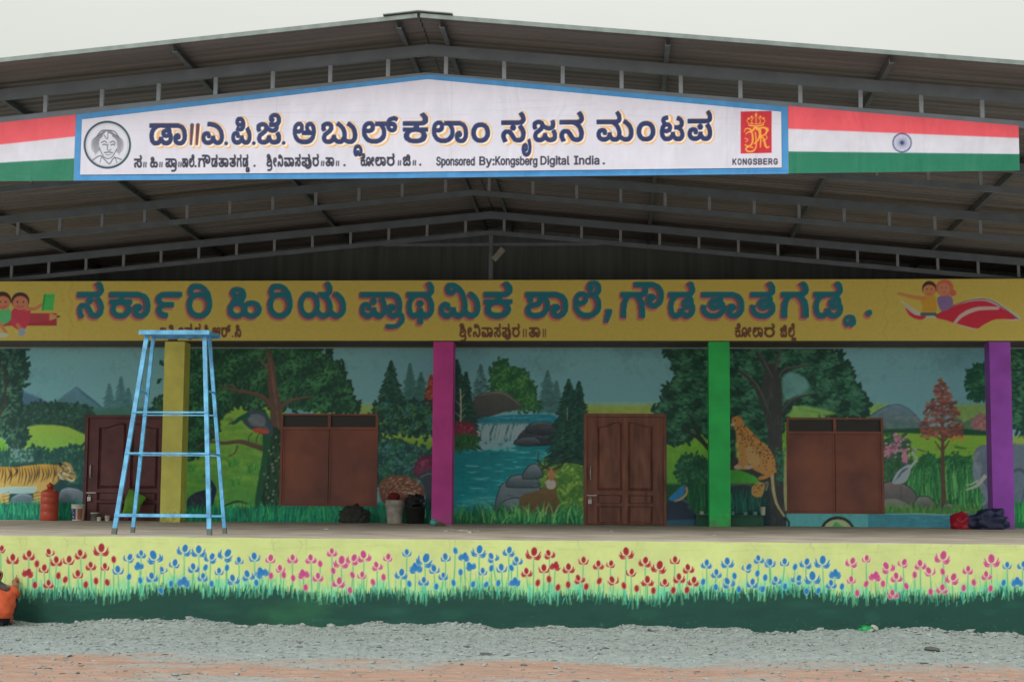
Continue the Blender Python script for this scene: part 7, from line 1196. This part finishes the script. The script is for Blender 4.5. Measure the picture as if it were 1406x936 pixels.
# ---- person crouching at the left end, back to the yard
px0 = at(-8, 860, 20.25); PX, PY, PZ = px0[0]-.02, 20.25, -.02
PE = thing('person', (PX, PY, PZ), 'person in orange shirt and dark trousers crouching, back turned, by the painted stage front', 'person')
sk_ = mat('brown skin', (150, 98, 78), .6, .1, k=1.1); orm = mat('orange cotton', (190, 82, 46), .85, .15, 8, .3, k=1.15); trm = mat('dark navy trousers', (32, 36, 50), .85, .1); hrm = mat('black hair', (26, 24, 24), .6, .1, 20, .3); scm = mat('grey brown scarf', (88, 84, 82), .8, .3, 12, .4, dirt=(54, 52, 54)); shm = mat('worn sandals', (56, 44, 40), .8)
bp_ = [(0, .0, .24), (0, .02, .36), (0, .06, .48), (-.02, .10, .585), (-.03, .15, .66), (-.035, .19, .755), (-.035, .20, .83),
       (.17, .10, .575), (.20, .24, .52), (.10, .40, .57), (.09, .45, .585),
       (-.22, .10, .57), (-.30, .26, .46), (-.20, .42, .50), (-.19, .46, .51),
       (.11, .02, .22), (.145, .34, .33), (.17, .10, .08), (.18, .20, .035),
       (-.11, .02, .22), (-.145, .34, .33), (-.17, .10, .08), (-.18, .20, .035)]
bp_ = [(x*1.05, y, z-(.09 if z > .3 and y < .22 and abs(x) < .25 and i < 12 else 0)) for i, (x, y, z) in enumerate(bp_)]
be = [(0, 1), (1, 2), (2, 3), (3, 4), (4, 5), (5, 6), (3, 7), (7, 8), (8, 9), (9, 10), (3, 11), (11, 12), (12, 13), (13, 14), (0, 15), (15, 16), (16, 17), (17, 18), (0, 19), (19, 20), (20, 21), (21, 22)]
br = [.15, .145, .145, .12, .052, .085, .075, .06, .043, .03, .034, .06, .043, .03, .034, .10, .065, .045, .035, .10, .065, .045, .035]
fing = []
for hx, hy, hz_, s in ((.09, .45, .585, 10), (-.19, .46, .51, 14)):
    for i in range(5):
        a = (i-2)*.013; ln = (.05, .068, .074, .068, .055)[i]; b0 = len(bp_); sgn = 1 if hx > 0 else -1
        if i == 0: bp_ += [(hx-sgn*.03, hy+.015, hz_-.005), (hx-sgn*.04, hy+.035, hz_+.0)]
        else: bp_ += [(hx+sgn*(a+.01), hy+.035, hz_+.012), (hx+sgn*(a+.01), hy+.035+ln*.5, hz_+.0)]
        be += [(s, b0), (b0, b0+1)]; br += [.011, .008]
body = skin('body', bp_, be, br, sk_, PE, 1)
def loft(nm, secs, mt, par, n=26, fold=.012):
    """cloth hanging round the body: (x, y, z, half width, half depth) rings with soft folds"""
    P = np.array(secs, float); t = np.linspace(0, len(P)-1, (len(P)-1)*5+1); R_ = np.stack([np.interp(t, range(len(P)), P[:, k]) for k in range(5)], 1); R_[1:-1] = (R_[:-2]+2*R_[1:-1]+R_[2:])/4; V = []
    for k, (x, y, z, rx, ry) in enumerate(R_):
        for a in np.arange(n)*2*math.pi/n:
            f = 1+fold/rx*(math.sin(a*5+z*17)+.7*math.sin(a*9-z*31+x*8)); V.append((PX+x+rx*f*math.cos(a), PY+y+ry*f*math.sin(a), PZ+z+.006*math.sin(a*4+k)))
    m_ = len(R_); F = [(k*n+i_, k*n+(i_+1) % n, (k+1)*n+(i_+1) % n, (k+1)*n+i_) for k in range(m_-1) for i_ in range(n)]+[tuple(range(n))[::-1], tuple((m_-1)*n+i_ for i_ in range(n))]
    return mk(nm, V, F, mt, par, True)
sh = loft('shirt', [(0, -.03, .13, .25, .20), (0, -.03, .20, .285, .215), (0, -.01, .30, .285, .21), (0, .03, .40, .265, .19), (0, .07, .48, .235, .15), (-.01, .10, .535, .15, .11), (-.02, .11, .56, .075, .07)], orm, PE)
for s in (-1, 1): B().tube([(PX+s*.17, PY+.07, PZ+.465), (PX+s*.215, PY+.12, PZ+.445), (PX+s*.205, PY+.21, PZ+.42)], (.085, .08, .07), 16).obj('sleeve', orm, sh, True)
skin('trousers', [(0, .0, .19), (.12, .03, .18), (.15, .33, .335), (.175, .12, .12), (-.12, .03, .18), (-.15, .33, .335), (-.175, .12, .12)], [(0, 1), (1, 2), (2, 3), (0, 4), (4, 5), (5, 6)], [.15, .135, .085, .06, .135, .085, .06], trm, PE, 2)
for s in (-1, 1): skin('sandal', [(s*.17, .06, .03), (s*.175, .14, .03), (s*.185, .26, .025)], [(0, 1), (1, 2)], [(.04, .03), (.042, .03), (.04, .022)], shm, PE, 1)
hr = skin('hair', [(-.06, .15, .72), (-.06, .14, .67), (-.05, .08, .60)], [(0, 1), (1, 2)], [.105, .10, .04], hrm, PE, 2)
skin('scarf', [(-.09, .05, .62), (.02, .0, .60), (.10, -.02, .55), (.17, .0, .49), (.19, .12, .50)], [(0, 1), (1, 2), (2, 3), (3, 4)], [(.05, .03), (.085, .04), (.06, .035), (.04, .03), .03], scm, PE, 2)
b_ = B().tube([(PX+.10, PY+.46, PZ+.53), (PX+.1, PY+.50, PZ+.66)], .006, 6); o = b_.obj('paint_brush', brown, None, origin=(PX+.10, PY+.46, PZ+.53)); tag(o, "thin brush in the crouching person's right hand", 'brush')
